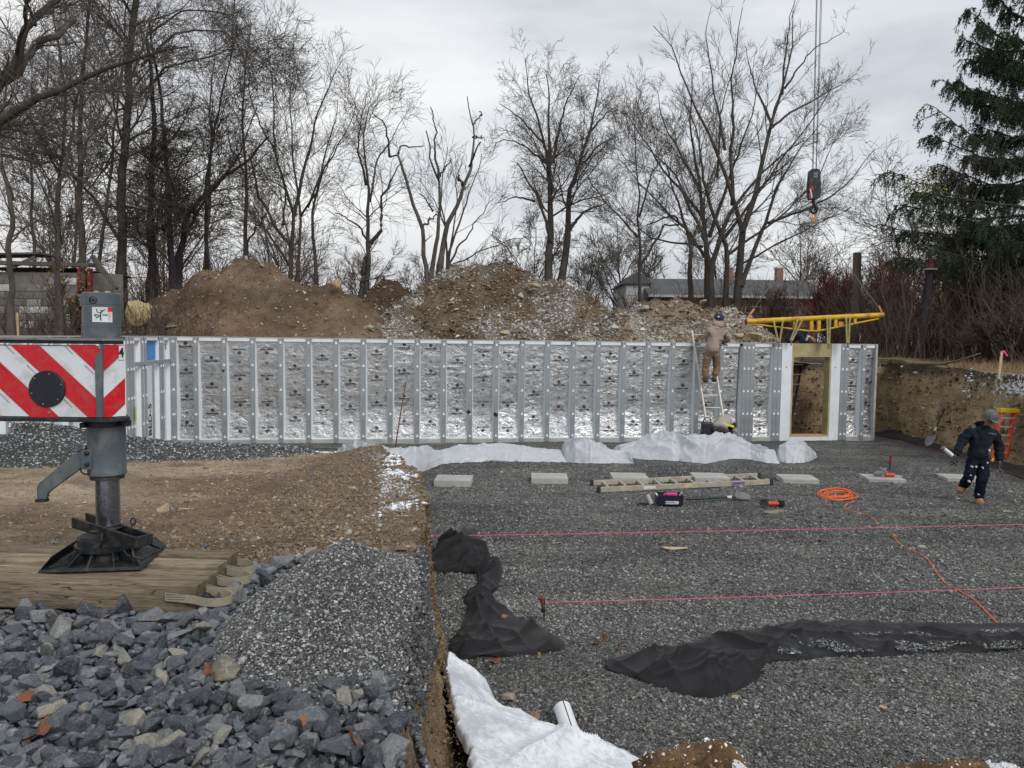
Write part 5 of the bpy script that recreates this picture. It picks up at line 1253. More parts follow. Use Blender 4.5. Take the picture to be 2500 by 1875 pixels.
make_tree('bare grey tree growing in front of the spruce', 23.5, [(z3((1690, 1660), (1650, 1400), (1700, 1250), (1760, 1000), (1800, 850)), 15, 4), (z3((1655, 1380), (1550, 1200), (1440, 1050)), 8, 2), (z3((2100, 1600), (1900, 1450), (1700, 1270), (1500, 1150), (1350, 1100)), 8, 2), (z3((1480, 1660), (1475, 1300), (1440, 1000), (1460, 850)), 9, 2), (z3((2150, 1480), (2000, 1560), (1800, 1640)), 6, 2)],
    1016, l1=(14, .28, .7), l2=(8, .42, .7), l3=(6, .5, .7), group='brush and trees along the right bank', mat=M_BARK_P)
_t = bpy.data.objects['bare_tree.%03d' % 0] if False else [o for o in bpy.data.objects if o.get('label', '').startswith('bare grey tree growing')][0]
_r = np.random.default_rng(8); _q = np.array([AY(_r.normal(2265, 45), _r.normal(455, 22), 23.2 + _r.normal(0, .5)) for _ in range(420)]); YLEAF = (_t, _q)
# far generic trees, copied along the horizon
def unit_tree(seed, label, X, Y, h):
    st = []; r = random.Random(seed)
    b = np.array([X, Y, 2.3]); 
    def w(x, z): 
        d = RM.T @ np.array([X + x, Y, 2.3 + z - H]); return (1250 - d[0] / d[2] * F, 937.5 + d[1] / d[2] * F)
    wpx = h * .035 * F / Y
    st.append(([w(0, 0), w(.1, h * .3), w(r.uniform(-.3, .3), h * .6), w(r.uniform(-.5, .5), h)], wpx, 2))
    for k in range(5):
        a = r.uniform(.15, .5); s_ = r.choice((-1, 1)); st.append(([w(0, h * a), w(s_ * h * .12, h * (a + .2)), w(s_ * h * r.uniform(.18, .33), h * (a + .42))], wpx * .5, 2))
    return make_tree(label, Y, st, seed, l1=(13, .28, .6), l2=(8, .42, .6), l3=(6, .5, .6), twr=.012, group='distant bare trees on the horizon')[0]
FT = [unit_tree(61, 'distant bare tree seen low through the gap between the snag and the central tree', 1.2, 44, 6.5), unit_tree(62, 'distant bare tree left of the slender forked tree', -13.5, 46, 9), unit_tree(63, 'distant bare tree above the low pale heap', 7.0, 50, 8)]
spots = [(-30, 50, 1.3, 'filling the gap by the ruined shed'), (-26, 44, 1.2, 'above the shed roof'), (-22, 48, 1.35, 'behind the leaning trunk'), (-19, 43, 1.2, 'behind the vine tangle'), (-16, 52, 1.1, 'over the left heap summit'), (-9.5, 50, .8, 'between the curved stems and the slender tree'), (-6, 47, .7, 'behind the slender tree'), (-3, 52, .7, 'left of the snag'), (4.5, 48, .8, 'right of the central tree'), (11, 62, 1.2, 'over the roof ridge'), (16, 60, 1.1, 'over the far chimney'), (20, 52, 1.0, 'behind the red bush'), (24, 46, 1.0, 'under the hook block'), (29, 50, 1.2, 'beside the wooden pole'), (33, 48, 1.2, 'behind the spruce')]
for i, (x, y, sc_, t) in enumerate(spots):
    c = copy_tree(FT[i % 3]); c.location = (x, y, 2.2); c.scale = (sc_, sc_, sc_); c.rotation_euler = (0, 0, i * 1.3); c['label'] = 'distant bare tree ' + t

# ---------------------------------------------------------------- spruce
def make_spruce():
    r = np.random.default_rng(77); Yt = 23.0; base = AY(2560, 860, Yt); g = Geo(); n_ = Geo()
    top = AY(2500, -420, Yt); tr = resample(np.array([[base[0], Yt, 1.8], (base + top) / 2, top]), 12)[None]
    g.tubes(tr, np.linspace(.30, .06, 12)[None], 10)
    br = []
    tips = [(2358, 19), (2339, 89), (2305, 198), (2336, 195), (2264, 251), (2270, 330), (2290, 400), (2165, 415), (2240, 470), (2160, 555), (2230, 600), (2350, 640), (2300, 520), (2200, 500), (2190, 625), (2330, 565), (2380, 700), (2280, 690), (2420, 600), (2250, 560), (2420, -30), (2400, 60)]
    for tx_, ty_ in tips:
        tip = AY(tx_, ty_, Yt + r.normal(0, .7)); dy = (80 if ty_ < 300 else 45 if ty_ < 430 else 10) * Yt / F
        zt = tip[2] - dy * r.uniform(.9, 1.5); k = (zt - 1.8) / (top[2] - 1.8); st = np.array([base[0] + (top[0] - base[0]) * k, Yt, zt])
        mid = st * .5 + tip * .5 - np.array([0, 0, .28]); br.append(resample([st, mid, tip * .92 + st * .08 - np.array([0, 0, .04]), tip], 16))
    for k in range(75):
        z = r.uniform(3.0, 14.5); a = r.uniform(0, 6.28); L = np.interp(z, [2, 5, 9, 14.5], [4.0, 4.2, 3.6, 2.2]) * r.uniform(.7, 1.0)
        if math.cos(a) < -.5 and z > 6: L *= .72
        st = np.array([base[0] - .03 * (z - 2), Yt, z]); d = np.array([math.cos(a), math.sin(a), 0]); rise = np.interp(z, [3, 8, 14], [-.1, .1, .35])
        br.append(resample([st, st + d * L * .5 + np.array([0, 0, L * (rise * .3 - .1)]), st + d * L + np.array([0, 0, L * rise])], 16))
    B = np.array(br); B += r.normal(0, .015, B.shape)
    g.tubes(B, np.linspace(.045, .01, 16)[None].repeat(len(B), 0), 4)
    # side shoots and hanging sprays
    S, D, L, R = spawn(r, B, np.full(B.shape[:2], .02), 30, .08, .9, .20, .5); D[:, 2] *= .3; D[:, 2] -= .1
    P1, R1 = grow(r, S, D, np.clip(L, .25, .9), np.full(len(S), .012), 6, .1, -.10); g.tubes(P1, R1, 3)
    S2, D2, L2, _ = spawn(r, np.concatenate([B[:, :, :]], 0), np.full(B.shape[:2], .02), 40, .1, 1.2, .1, .5)
    S3, D3, L3, _ = spawn(r, P1, R1, 6, .1, 1.0, .8, .5)
    S = np.concatenate([S2, S3]); D = np.concatenate([D2, D3]) * .45; D[:, 2] -= .75
    P2, R2 = grow(r, S, D, r.uniform(.14, .48, len(S)), np.full(len(S), .007), 4, .08, -.12)
    # needles: short blades round every spray
    allP = [P1, P2]; 
    for P, m in ((P1, 36), (P2, 22)):
        Bn, n, _ = P.shape; i = np.repeat(np.arange(Bn), m); t = r.uniform(0, n - 1.001, len(i)); k = t.astype(int); w = (t - k)[:, None]
        c = P[i, k] * (1 - w) + P[i, k + 1] * w; T = P[i, k + 1] - P[i, k]; T /= np.linalg.norm(T, axis=1, keepdims=True)
        q = r.normal(0, 1, c.shape); d = q * .8 + T * .9; d /= np.linalg.norm(d, axis=1, keepdims=True); sd = np.cross(d, r.normal(0, 1, c.shape)); sd /= np.linalg.norm(sd, axis=1, keepdims=True)
        ln = r.uniform(.035, .075, len(i))[:, None]; wd = .0115
        V = np.stack([c + sd * wd, c - sd * wd, c + d * ln - sd * .003, c + d * ln + sd * .003], 1).reshape(-1, 3); n_.add(V, np.arange(len(V)).reshape(-1, 4))
    root = empty('spruce_tree', (base[0], Yt, 1.8), 'dark green spruce with drooping branches at the edge of the site', 'tree')
    V, Fq = g.get(); mesh_np('trunk', V, Fq, M_BARK, True, parent=root, loc=root.location)
    V, Fq = n_.get(); s = N('spruce_needles'); q = s.noise(s.pos(), 2.5, 4, .6); mm = s.fin(s.ramp(q, [(.3, (.026, .042, .026)), (.7, (.062, .088, .050))]), .7, spec=.25)
    print('needles', len(Fq)); mesh_np('needles', V, Fq, mm, False, parent=root, loc=root.location)
make_spruce()

# ---------------------------------------------------------------- brush, red bushes, leaves
def brush(name, label, boxes, seed, mat, L=(.6, 2.2), dens=6, bend=.12, twr=.006, leaves=None):
    r = np.random.default_rng(seed); g = Geo()
    S = []
    for (x0, x1, y0, y1, n, hmul) in boxes:
        x = r.uniform(x0, x1, n); y = r.uniform(y0, y1, n); S.append(np.c_[x, y, hO(x, y) - .03, np.full(n, hmul)])
    S = np.concatenate(S); D = r.normal(0, .28, (len(S), 3)); D[:, 2] = 1
    Ls = r.uniform(L[0], L[1], len(S)) * S[:, 3]
    P, R = grow(r, S[:, :3], D, Ls, np.full(len(S), twr * 1.5), 7, bend, .0); g.tubes(P, R, 3)
    S2, D2, L2, R2 = spawn(r, P, R, dens, .2, .7, .35, .7); P2, R2 = grow(r, S2, D2, L2, np.full(len(S2), twr), 4, .15, .02, .5); g.tubes(P2, R2, 3)
    V, Fq = g.get(); o = mesh_np(name, V, Fq, mat, False, loc=(float(S[:, 0].mean()), float(S[:, 1].mean()), 2.2)); tag(o, kind='stuff')
    return P, P2
PB1 = brush('undergrowth', 'x', [(-17, -8.8, 16.5, 22, 520, .55), (-12, -8, 19, 24, 200, .9), (10.6, 20, 21.5, 27, 900, 1.35), (10.7, 22, 14.5, 21.5, 260, .45), (12.5, 22, 16, 24, 800, 1.7), (3.5, 8, 26, 31, 180, .8)], 31, M_BRUSH)
PB2 = brush('distant_thicket', 'x', [(-40, -8, 32, 46, 900, 2.0), (-8, 7, 34, 48, 600, 1.6), (19.5, 40, 34, 50, 900, 2.6), (13, 24, 24, 32, 500, 2.2), (8.5, 18.5, 37, 43, 260, 1.9), (-13, -7, 25, 30, 320, 1.6)], 32, M_BRUSH, twr=.012, dens=8)
def leafcards(name, C, size, cols, mat, parent=None, loc=None, seed=1):
    r = np.random.default_rng(seed); n = len(C); a = r.normal(0, 1, (n, 3)); a /= np.linalg.norm(a, axis=1)[:, None]; b = np.cross(a, r.normal(0, 1, (n, 3))); b /= np.linalg.norm(b, axis=1)[:, None]
    s = (size * r.uniform(.6, 1.3, n))[:, None]; V = np.stack([C - a * s * .5, C + b * s * .3, C + a * s * .5, C - b * s * .3], 1).reshape(-1, 3)
    o = mesh_np(name, V, np.arange(4 * n).reshape(-1, 4), mat, False, np.repeat(cols, 4, 0), parent, loc); return o
M_LEAF = attr_mat('leaf', .7, .1)
def shrub(label, px, py0, py1, wpx, Y, seed, mat, leaf, name='shrub', nleaf=5000, n=90):
    r = np.random.default_rng(seed); b = AY(px, py1, Y); b[2] = hO1(b[0], Y); top = AY(px, py0, Y)[2]; Hh = top - b[2]; W = wpx * Y / F / 2
    S = np.repeat(b[None], n, 0) + np.c_[r.normal(0, .12 * W, n), r.normal(0, .12 * W, n), np.zeros(n)]
    a = r.uniform(0, 6.28, n); e = r.uniform(0, 1, n) ** .6; T = b + np.c_[np.cos(a) * e * W, np.sin(a) * e * W * .8, Hh * np.sqrt(np.maximum(.15, 1 - e * e * .75)) * r.uniform(.8, 1, n)]
    D = T - S; L = np.linalg.norm(D, axis=1); g = Geo(); P, R = grow(r, S, D, L, np.full(n, .03), 8, .06, .0); g.tubes(P, R, 4)
    S, D, L, R = spawn(r, P, R, 14, .25, .5, .25, .5); P2, R2 = grow(r, S, D, L, np.full(len(S), .011), 5, .1, .04); g.tubes(P2, R2, 3)
    S, D, L, R = spawn(r, P2, R2, 5, .1, .5, .5, .8); P3, R3 = grow(r, S, D, L, np.full(len(S), .009), 3, .1, .04); g.tubes(P3, R3, 3)
    root = empty(name, b, label, 'shrub'); V, Fq = g.get(); mesh_np('branches', V, Fq, mat, False, parent=root, loc=root.location)
    if nleaf:
        q = P3.reshape(-1, 3); q = q[r.integers(0, len(q), nleaf)] + r.normal(0, .04, (nleaf, 3)); leafcards('leaves', q, .07, np.array(leaf)[None] * r.uniform(.5, 1.5, (nleaf, 1)), M_LEAF, root, root.location, seed)
    return root
leafcards('dry_leaves', YLEAF[1], .085, np.array([.30, .24, .07])[None] * np.random.default_rng(1).uniform(.5, 1.3, (420, 1)), M_LEAF, YLEAF[0], YLEAF[0].location)['kind'] = 'stuff'
shrub('dark red bare twigged bush behind the left end of the yellow beam', 2045, 655, 800, 150, 34, 41, M_REDT, (.16, .02, .025), 'red_bush', 4500)
shrub('taller dark red bush behind the wooden pole', 2170, 618, 800, 185, 36, 42, M_REDT, (.15, .02, .025), 'red_bush', 5000)
shrub('small dry leafed shrub at the far end of the pale heap', 1900, 690, 800, 90, 38, 43, M_BRUSH, (.12, .07, .05), 'dry_shrub', 300, 40)
shrub('thick dark evergreen shrub at the right edge behind the bank', 2455, 760, 880, 230, 20.5, 44, M_BRUSH, (.05, .065, .03), 'evergreen_shrub', 5200)
shrub('yellow green leafy creeper on the front of the ruined shed', 165, 610, 800, 120, 19.5, 45, M_BRUSH, (.30, .30, .06), 'creeper', 260, 10)
shrub('crimson creeper beside the shed door', 192, 690, 800, 26, 20.2, 46, M_REDT, (.15, .012, .02), 'creeper', 900, 8)
shrub('dry brown leafed shrub at the far right behind the spruce', 2420, 560, 860, 240, 26, 47, M_BRUSH, (.14, .055, .045), 'dry_shrub', 3500)
# dead grass tufts on the right bank and beside the left heaps
def grass(name, boxes, seed, col):
    r = np.random.default_rng(seed); g = Geo()
    for (x0, x1, y0, y1, n) in boxes:
        x = r.uniform(x0, x1, n); y = r.uniform(y0, y1, n); S = np.c_[x, y, hO(x, y) - .02]; D = r.normal(0, .6, (n, 3)); D[:, 2] = 1
        P, R = grow(r, S, D, r.uniform(.08, .32, n), np.full(n, .0035), 4, .25, -.12, .3); g.tubes(P, R, 3)
    V, Fq = g.get(); o = mesh_np(name, V, Fq, simple('dead_grass_' + name, col, .9, var=.3, bump=0), False, loc=(0, 18, 2)); tag(o, kind='stuff')
grass('dead_grass', [(10.6, 13.5, 12.5, 19, 3800), (-13, -9.2, 12, 18, 1500)], 51, (.32, .22, .11))
grass('green_grass', [(9.6, 11.2, 19.6, 21.2, 160)], 52, (.13, .14, .06))
# ================================================================ buildings behind
M_BRICK = None
def brick_mat():
    s = N('red_brick'); p = s.n('ShaderNodeTexCoord'); sx = s.n('ShaderNodeSeparateXYZ'); s.l(p.outputs['Object'], sx.inputs[0]); cb = s.n('ShaderNodeCombineXYZ'); s.l(sx.outputs[0], cb.inputs[0]); s.l(sx.outputs[2], cb.inputs[1])
    b = s.n('ShaderNodeTexBrick'); b.inputs['Scale'].default_value = 1.0; b.inputs['Brick Width'].default_value = .22; b.inputs['Row Height'].default_value = .075; b.inputs['Mortar Size'].default_value = .008
    b.inputs['Color1'].default_value = (.20, .07, .055, 1); b.inputs['Color2'].default_value = (.27, .11, .085, 1); b.inputs['Mortar'].default_value = (.30, .27, .25, 1); s.l(cb.outputs[0], b.inputs['Vector'])
    return s.fin(s.mix(.5, b.outputs[0], s.ramp(s.noise(s.pos(), 1.2, 4), [(.3, (.7,) * 3), (.7, (1.2,) * 3)]), 'MULTIPLY'), .9, 0, s.bump(b.outputs['Fac'], -.3, .01))
M_BRICK = brick_mat()
M_SHING = simple('roof_shingle', (.085, .088, .092), .9, var=.18, vscale=1.5, bump=.4, bscale=30)
M_SIDING = simple('white_siding', (.42, .43, .44), .7, var=.05)
M_GLASS = simple('window_glass', (.02, .025, .03), .08, var=.1, bump=0, spec=.8, rvar=.03)
M_TRIM = simple('cream_trim', (.42, .40, .34), .7, var=.08)
YH = 45.0
def HX(px): return AY(px, 720, YH)[0]
def HZ(px, py): return AY(px, py, YH)[2]
house = empty('brick_house', (HX(1790), YH + 3, 2.2), 'red brick house with grey roof and two chimneys behind the low pale heap', 'house')
xa, xb = HX(1592), HX(2012); ze = HZ(1800, 722); zr = HZ(1800, 671)
mb = MB(); mb.box(((xa + xb) / 2, YH + 3.5, (2.1 + ze) / 2), (xb - xa - .6, 7, ze - 2.1)); mb.build('wall', M_BRICK, house)
mb = MB(); a, b = xa - .3, xb + .3
mb.add([(a, YH - .5, ze - .02), (b, YH - .5, ze - .02), (b, YH + 3.5, zr), (a, YH + 3.5, zr), (a, YH + 7.5, ze), (b, YH + 7.5, ze), (a, YH - .5, ze - .18), (b, YH - .5, ze - .18), (a, YH + 7.5, ze - .18), (b, YH + 7.5, ze - .18)],
       [(0, 1, 2, 3), (3, 2, 5, 4), (6, 7, 1, 0), (6, 8, 9, 7), (0, 3, 4, 8, 6), (1, 7, 9, 5, 2)]); roof = mb.build('roof', M_SHING, house)
mb = MB(); mb.box(((a + b) / 2, YH - .56, ze - .09), (b - a, .1, .14)); mb.build('gutter', M_SIDING, roof)
for px, w in ((1820, 15), (1950, 16)):
    x = HX(px); wd = w * YH / F; mb = MB(); mb.box((x, YH + 3.5, zr + .15), (wd, .5, 1.1)); c_ = mb.build('chimney', M_BRICK, roof); mb = MB(); mb.box((x, YH + 3.5, zr + .74), (wd + .1, .6, .08)); mb.build('chimney_cap', M_CONC, c_)
for px0, px1 in ((1819, 1858), (1901, 1941), (1650, 1690)):
    x0, x1 = HX(px0), HX(px1); z0, z1 = HZ(1838, 765), HZ(1838, 733)
    mb = MB(); mb.box(((x0 + x1) / 2, YH - .03, (z0 + z1) / 2), (x1 - x0, .1, z1 - z0)); wf_ = mb.build('window', M_TRIM, house)
    for k in (0, 1):
        xc = x0 + (x1 - x0) * (.27 + .46 * k)
        for j in (0, 1):
            mb = MB(); mb.box((xc, YH - .095, z0 + (z1 - z0) * (.27 + .46 * j)), ((x1 - x0) * .38, .03, (z1 - z0) * .38)); mb.build('pane', M_GLASS, wf_)
annex = empty('white_sided_house', (HX(1560), YH + 4, 2.2), 'white sided gable end showing left of the brick house', 'house')
xg0, xg1 = HX(1535), HX(1592)
mb = MB(); mb.box(((xg0 + xg1) / 2, YH + 4, (2.1 + HZ(1560, 690)) / 2), (xg1 - xg0, 6, HZ(1560, 690) - 2.1)); mb.build('wall', M_SIDING, annex)
z_ = HZ(1560, 690); mb = MB()
for k in range(14): mb.box(((xg0 + xg1) / 2, YH + .985, 2.3 + k * .22), (xg1 - xg0, .03, .02))
o_ = mb.build('siding_lap', M_TRIM, annex); o_['kind'] = 'stuff'
mb = MB(); xm = (xg0 + xg1) / 2; mb.add([(xg0 - .2, YH + .8, z_), (xg1 + .2, YH + .8, z_), (xm, YH + .8, z_ + .75), (xg0 - .2, YH + 7.2, z_), (xg1 + .2, YH + 7.2, z_), (xm, YH + 7.2, z_ + .75)], [(0, 1, 2), (3, 5, 4), (0, 2, 5, 3), (1, 4, 5, 2), (0, 3, 4, 1)]); mb.build('roof', M_SHING, annex)
# white outbuilding with brown roof, far right
ob = empty('outbuilding', (*AY(2188, 800, 40)[:2], 2.0), 'small white outbuilding with a brown roof seen through the brush, right of the beam', 'shed')
x0, x1 = AY(2168, 800, 40)[0], AY(2206, 800, 40)[0]; zt_ = AY(2188, 782, 40)[2]
mb = MB(); mb.box(((x0 + x1) / 2, 41.5, (1.9 + zt_) / 2), (x1 - x0, 3, zt_ - 1.9)); mb.build('wall', M_SIDING, ob)
mb = MB(); mb.add([(x0 - .2, 39.8, zt_ - .02), (x1 + 1.5, 39.8, zt_ - .02), (x1 + 1.5, 43, zt_ + .5), (x0 - .2, 43, zt_ + .5), (x0 - .2, 39.8, zt_ - .15), (x1 + 1.5, 39.8, zt_ - .15), (x1 + 1.5, 43, zt_ + .35), (x0 - .2, 43, zt_ + .35)], [(0, 1, 2, 3), (7, 6, 5, 4), (0, 4, 5, 1), (1, 5, 6, 2), (2, 6, 7, 3), (3, 7, 4, 0)]); mb.build('roof', simple('brown_roof', (.16, .07, .06), .9), ob)
# ruined concrete block shed on the left
YS = 21.0
shed = empty('ruined_shed', (*AY(100, 800, YS)[:2], 2.2), 'ruined concrete block shed with a collapsing dark roof behind the crane box', 'shed')
xl, xr_ = AY(-60, 720, YS)[0], AY(200, 720, YS)[0]; zt0 = AY(100, 664, YS)[2]
blk = MB(); blk.box((0, 0, 0), (.388, .19, .188)); bme = bpy.data.meshes.new('block'); bm = bmesh.new(); 
for v in blk.v: bm.verts.new(v)
bm.verts.ensure_lookup_table()
for f_ in blk.f: bm.faces.new([bm.verts[i] for i in f_])
bmesh.ops.bevel(bm, geom=list(bm.edges), offset=.008, segments=1, affect='EDGES'); bm.to_mesh(bme); bm.free()
s = N('block'); oi = s.n('ShaderNodeObjectInfo'); c_ = s.ramp(oi.outputs['Random'], [(0, (.13, .125, .11)), (.5, (.22, .21, .19)), (.68, (.25, .24, .22)), (.72, (.46, .46, .43)), (1, (.58, .58, .55))])
c_ = s.mix(.7, c_, s.ramp(s.noise(s.pos(), 9, 5, .65), [(.3, (.55,) * 3), (.7, (1.25,) * 3)]), 'MULTIPLY'); bme.materials.append(s.fin(c_, .95, 0, s.bump(s.noise(s.pos(), 60, 3), .4, .01), .1))
M_MORT = simple('mortar', (.16, .15, .135), .95, var=.2)
mb = MB(); mb.box(((xl + xr_) / 2, YS + .10, (2.1 + zt0) / 2), (xr_ - xl - .02, .17, zt0 - 2.12)); mb.build('mortar_core', M_MORT, shed)
nr = int((zt0 - 2.2) / .2); nc_ = int((xr_ - xl) / .4)
for i in range(nr):
    for j in range(nc_ + 1):
        x = xl + .2 + j * .4 - (.2 if i % 2 else 0)
        if x + .19 > xr_ or (i >= nr - 1 and random.random() < .3): continue
        o_ = bpy.data.objects.new('block', bme); link(o_, shed); o_.location = (x - shed.location.x, YS + .085 - shed.location.y + random.uniform(-.006, .006), 2.3 + i * .2 - shed.location.z)
xw = AY(222, 720, YS)[0]
mb = MB(); mb.box((xw + .22, YS + .42, (2.1 + zt0) / 2), (.8, .2, zt0 - 2.1), rad(35)); mb.build('rear_wall', M_MORT, shed)
M_REDW = simple('red_painted_wood', (.20, .025, .025), .8, var=.3, dirt=(.1, .05, .04), dirt_amt=.5)
mb = MB()
for px in (194, 218): x = AY(px, 700, YS)[0]; mb.box((x, YS + .05, (2.2 + AY(200, 655, YS)[2]) / 2), (.09, .14, AY(200, 655, YS)[2] - 2.2))
mb.box((AY(206, 700, YS)[0], YS + .05, AY(200, 712, YS)[2]), (.3, .12, .12)); mb.build('door_frame', M_REDW, shed)
M_OLDW = simple('weathered_board', (.10, .09, .08), .9, var=.35, vscale=4, bump=.4, bscale=30)
mb = MB(); mb.box(((xl + xr_) / 2 - .1, YS + 1.8, zt0 + .12), (xr_ - xl - .2, 3.4, .02)); 
mb.bar(AY(-60, 640, YS - .2), AY(235, 648, YS + .1), .25, .10); mb.bar(AY(-60, 625, YS + .6), AY(120, 622, YS + .6), .9, .05); mb.bar(AY(30, 652, YS - .15), AY(85, 628, YS + .2), .12, .10); mb.bar(AY(225, 625, YS - .2), AY(285, 705, YS - .3), .12, .10)
o_ = mb.build('collapsed_roof', M_OLDW, shed)
mb = MB(); mb.box(((xl + xr_) / 2, YS + 2.5, (2.1 + zt0) / 2), (xr_ - xl - .1, .1, zt0 - 2)); mb.build('inner_shade_wall', simple('shade_black', (.012, .012, .014), .9), shed)  # near-black sheet added as the shade inside the shed, below its roof
# poles and stakes
M_POLE = simple('grey_pole_wood', (.13, .105, .09), .9, var=.3, vscale=3, bump=.4, bscale=25)
mb = MB(); a = AY(2093, 617, 26); b = AY(2088, 800, 26); mb.tube([(b[0], 26, 1.9), ((a[0] + b[0]) / 2 + .01, 26, (a[2] + 1.9) / 2), a], [.15, .14, .135], 14); tag(mb.build('wooden_post', M_POLE, None, loc=(b[0], 26, 1.9), smooth=True, auto=40), 'thick grey cut off wooden post standing before the red bushes', 'post')
mb = MB(); a = AY(2270, 655, 22); b = AY(2238, 880, 22); pts = [b, AY(2247, 800, 22), AY(2262, 730, 22), a]; mb.tube(pts, [.17, .14, .12, .09], 12)
bp = empty('leaning_trunk', b, 'leaning black dead trunk carrying a small red birdhouse', 'trunk'); mb.build('trunk', M_BARK_D, bp, smooth=True, auto=40)
bh = empty('birdhouse', AY(2274, 652, 21.9), 'small red birdhouse with a grey box on the leaning black trunk', 'birdhouse')
q = AY(2272, 640, 21.9); mb = MB(); mb.box(q, (.16, .16, .35), top=(.35, .35)); mb.build('roof', M_REDW, bh); mb = MB(); mb.box((q[0], q[1], q[2] - .20), (.30, .2, .03)); mb.build('perch', M_SIDING, bh); q = AY(2274, 616, 21.9); mb = MB(); mb.box(q, (.18, .12, .22)); mb.build('box', M_POLE, bh)
M_STAKE = simple('stake_wood', (.52, .38, .24), .8, var=.15, bump=.2)
def stake(pt, pb, Y, w, label, flag=None):
    a, b = AY(*pt, Y), AY(*pb, Y); b[2] = min(b[2], hO1(b[0], Y)) - .05; root = empty('survey_stake', b, label, 'stake', 'survey stakes'); mb = MB(); mb.bar(b, a, w, w * .5, (0, 1, 0)); mb.build('stake', M_STAKE, root)
    if flag: mb = MB(); mb.tube([a, a + np.array([.04, -.01, -.0]), a + np.array([.10, -.01, -.09])], .018, 6); mb.build('ribbon', flag, root)
stake((2446, 858), (2439, 905), 14.8, .045, 'wooden survey stake with a bright pink ribbon on the right bank', simple('pink_ribbon', (.9, .10, .25), .5, var=.05))
stake((42, 763), (45, 826), 15.0, .035, 'thin bare wooden survey stake in front of the ruined shed')
# fallen branch on the bank
mb = MB(); mb.tube([AY(2230, 890, 18), AY(2300, 889, 17.5), AY(2340, 880, 17), AY(2395, 862, 16.8)], [.03, .03, .02, .01], 6); mb.tube([AY(2305, 889, 17.5), AY(2330, 903, 17)], [.02, .01], 5)
tag(mb.build('fallen_branch', M_BARK_P, None, loc=AY(2300, 889, 17.5), smooth=True), 'forked fallen branch lying on the edge of the right bank', 'branch')
# boulders on and around the heaps
def boulder(px, py, Y, size, col, label, seed, flat=.8, g='boulders and stones round the earth heaps'):
    return stone_thing(px, py, 0, size, col, label, seed, flat, group=g, Y=Y, sink=.3)
B1 = boulder(333, 778, 19.6, .62, (.40, .31, .16), 'tall yellow brown boulder at the left foot of the broad earth heap', 601, 1.15)
B1.scale = (1.1, 1, 1.15)
boulder(638, 652, 22.8, .25, (.38, .30, .18), 'round tan stone on the summit of the broad earth heap', 602)
boulder(820, 699, 22.4, .34, (.34, .26, .14), 'blocky tan boulder on the saddle right of the broad heap', 603, 1.0)
boulder(1305, 699, 22.6, .45, (.36, .27, .15), 'wide flat tan slab on the upper right of the tallest heap', 604, .4)
boulder(898, 803, 20.2, .36, (.36, .31, .24), 'long pale stone at the foot of the tallest heap, left of a rounder one', 605, .5)
boulder(922, 800, 20.0, .32, (.34, .29, .22), 'rounded pale stone beside the long pale stone at the heap foot', 606, .8)
boulder(1232, 816, 20.0, .34, (.42, .34, .22), 'tan boulder near the wall top below the middle of the tallest heap', 607, .6)
boulder(1535, 805, 20.2, .30, (.33, .26, .18), 'round brown boulder left of the leaning ladder top', 608, .9)
boulder(1808, 825, 19.9, .50, (.40, .32, .19), 'long tan boulder right of the worker on the ladder', 609, .5)
boulder(1850, 828, 19.9, .55, (.37, .29, .18), 'broad tan boulder under the left end of the yellow beam', 610, .45)
boulder(1575, 757, 21.9, .28, (.33, .27, .20), 'brown stone near the top left of the low pale heap', 611, .9)
boulder(1720, 742, 22.1, .34, (.36, .28, .22), 'tan stone on the crest of the low pale heap before the trees', 612, .6)
# ================================================================ sheets of plastic and fabric
s = N('white_plastic'); p = s.pos(); nz_ = s.noise(s.pos((1, 1, 1)), 7, 5, .6, 1.2); a = s.math('ABSOLUTE', s.math('SUBTRACT', s.noise(p, 3.2, 3, .5, 1.4), .5)); crs = s.ramp(a, [(0, (1,) * 3), (.05, (0, 0, 0))])
c = s.ramp(nz_, [(.3, (.70, .73, .77)), (.7, (.84, .86, .89))]); h = s.math('ADD', s.math('MULTIPLY', crs, .8), s.math('MULTIPLY', nz_, 1.4))
M_PLAS = s.fin(c, .26, 0, s.bump(h, .5, .006), .55); s.b.inputs['Subsurface Weight'].default_value = .0
tr = s.n('ShaderNodeBsdfTranslucent'); s.l(c, tr.inputs[0]); ms = s.n('ShaderNodeMixShader'); ms.inputs[0].default_value = .38; s.l(s.b.outputs[0], ms.inputs[1]); s.l(tr.outputs[0], ms.inputs[2]); s.l(ms.outputs[0], s.o.inputs[0])
s = N('frosted_plastic'); p = s.pos(); n1 = s.noise(p, 26, 5, .7, .3); n2 = s.noise(p, 3, 4, .6)
c = s.mix(s.ramp(s.math('ADD', s.math('MULTIPLY', n1, .6), s.math('MULTIPLY', n2, .5)), [(.5, (0,) * 3), (.62, (1,) * 3)]), (.56, .59, .64), (.80, .82, .85)); M_FROST = s.fin(c, .4, 0, s.bump(s.math('ADD', s.math('MULTIPLY', n1, .4), s.noise(p, 5, 2, .5, .8)), .4, .006), .5)
M_FAB = simple('black_geotextile', (.007, .007, .0095), .55, var=.35, vscale=3.5, bump=.5, bscale=220, spec=.25, dirt=(.040, .039, .036), dirt_amt=.4)
M_FAB.node_tree.nodes['Principled BSDF'].inputs['Sheen Weight'].default_value = .08
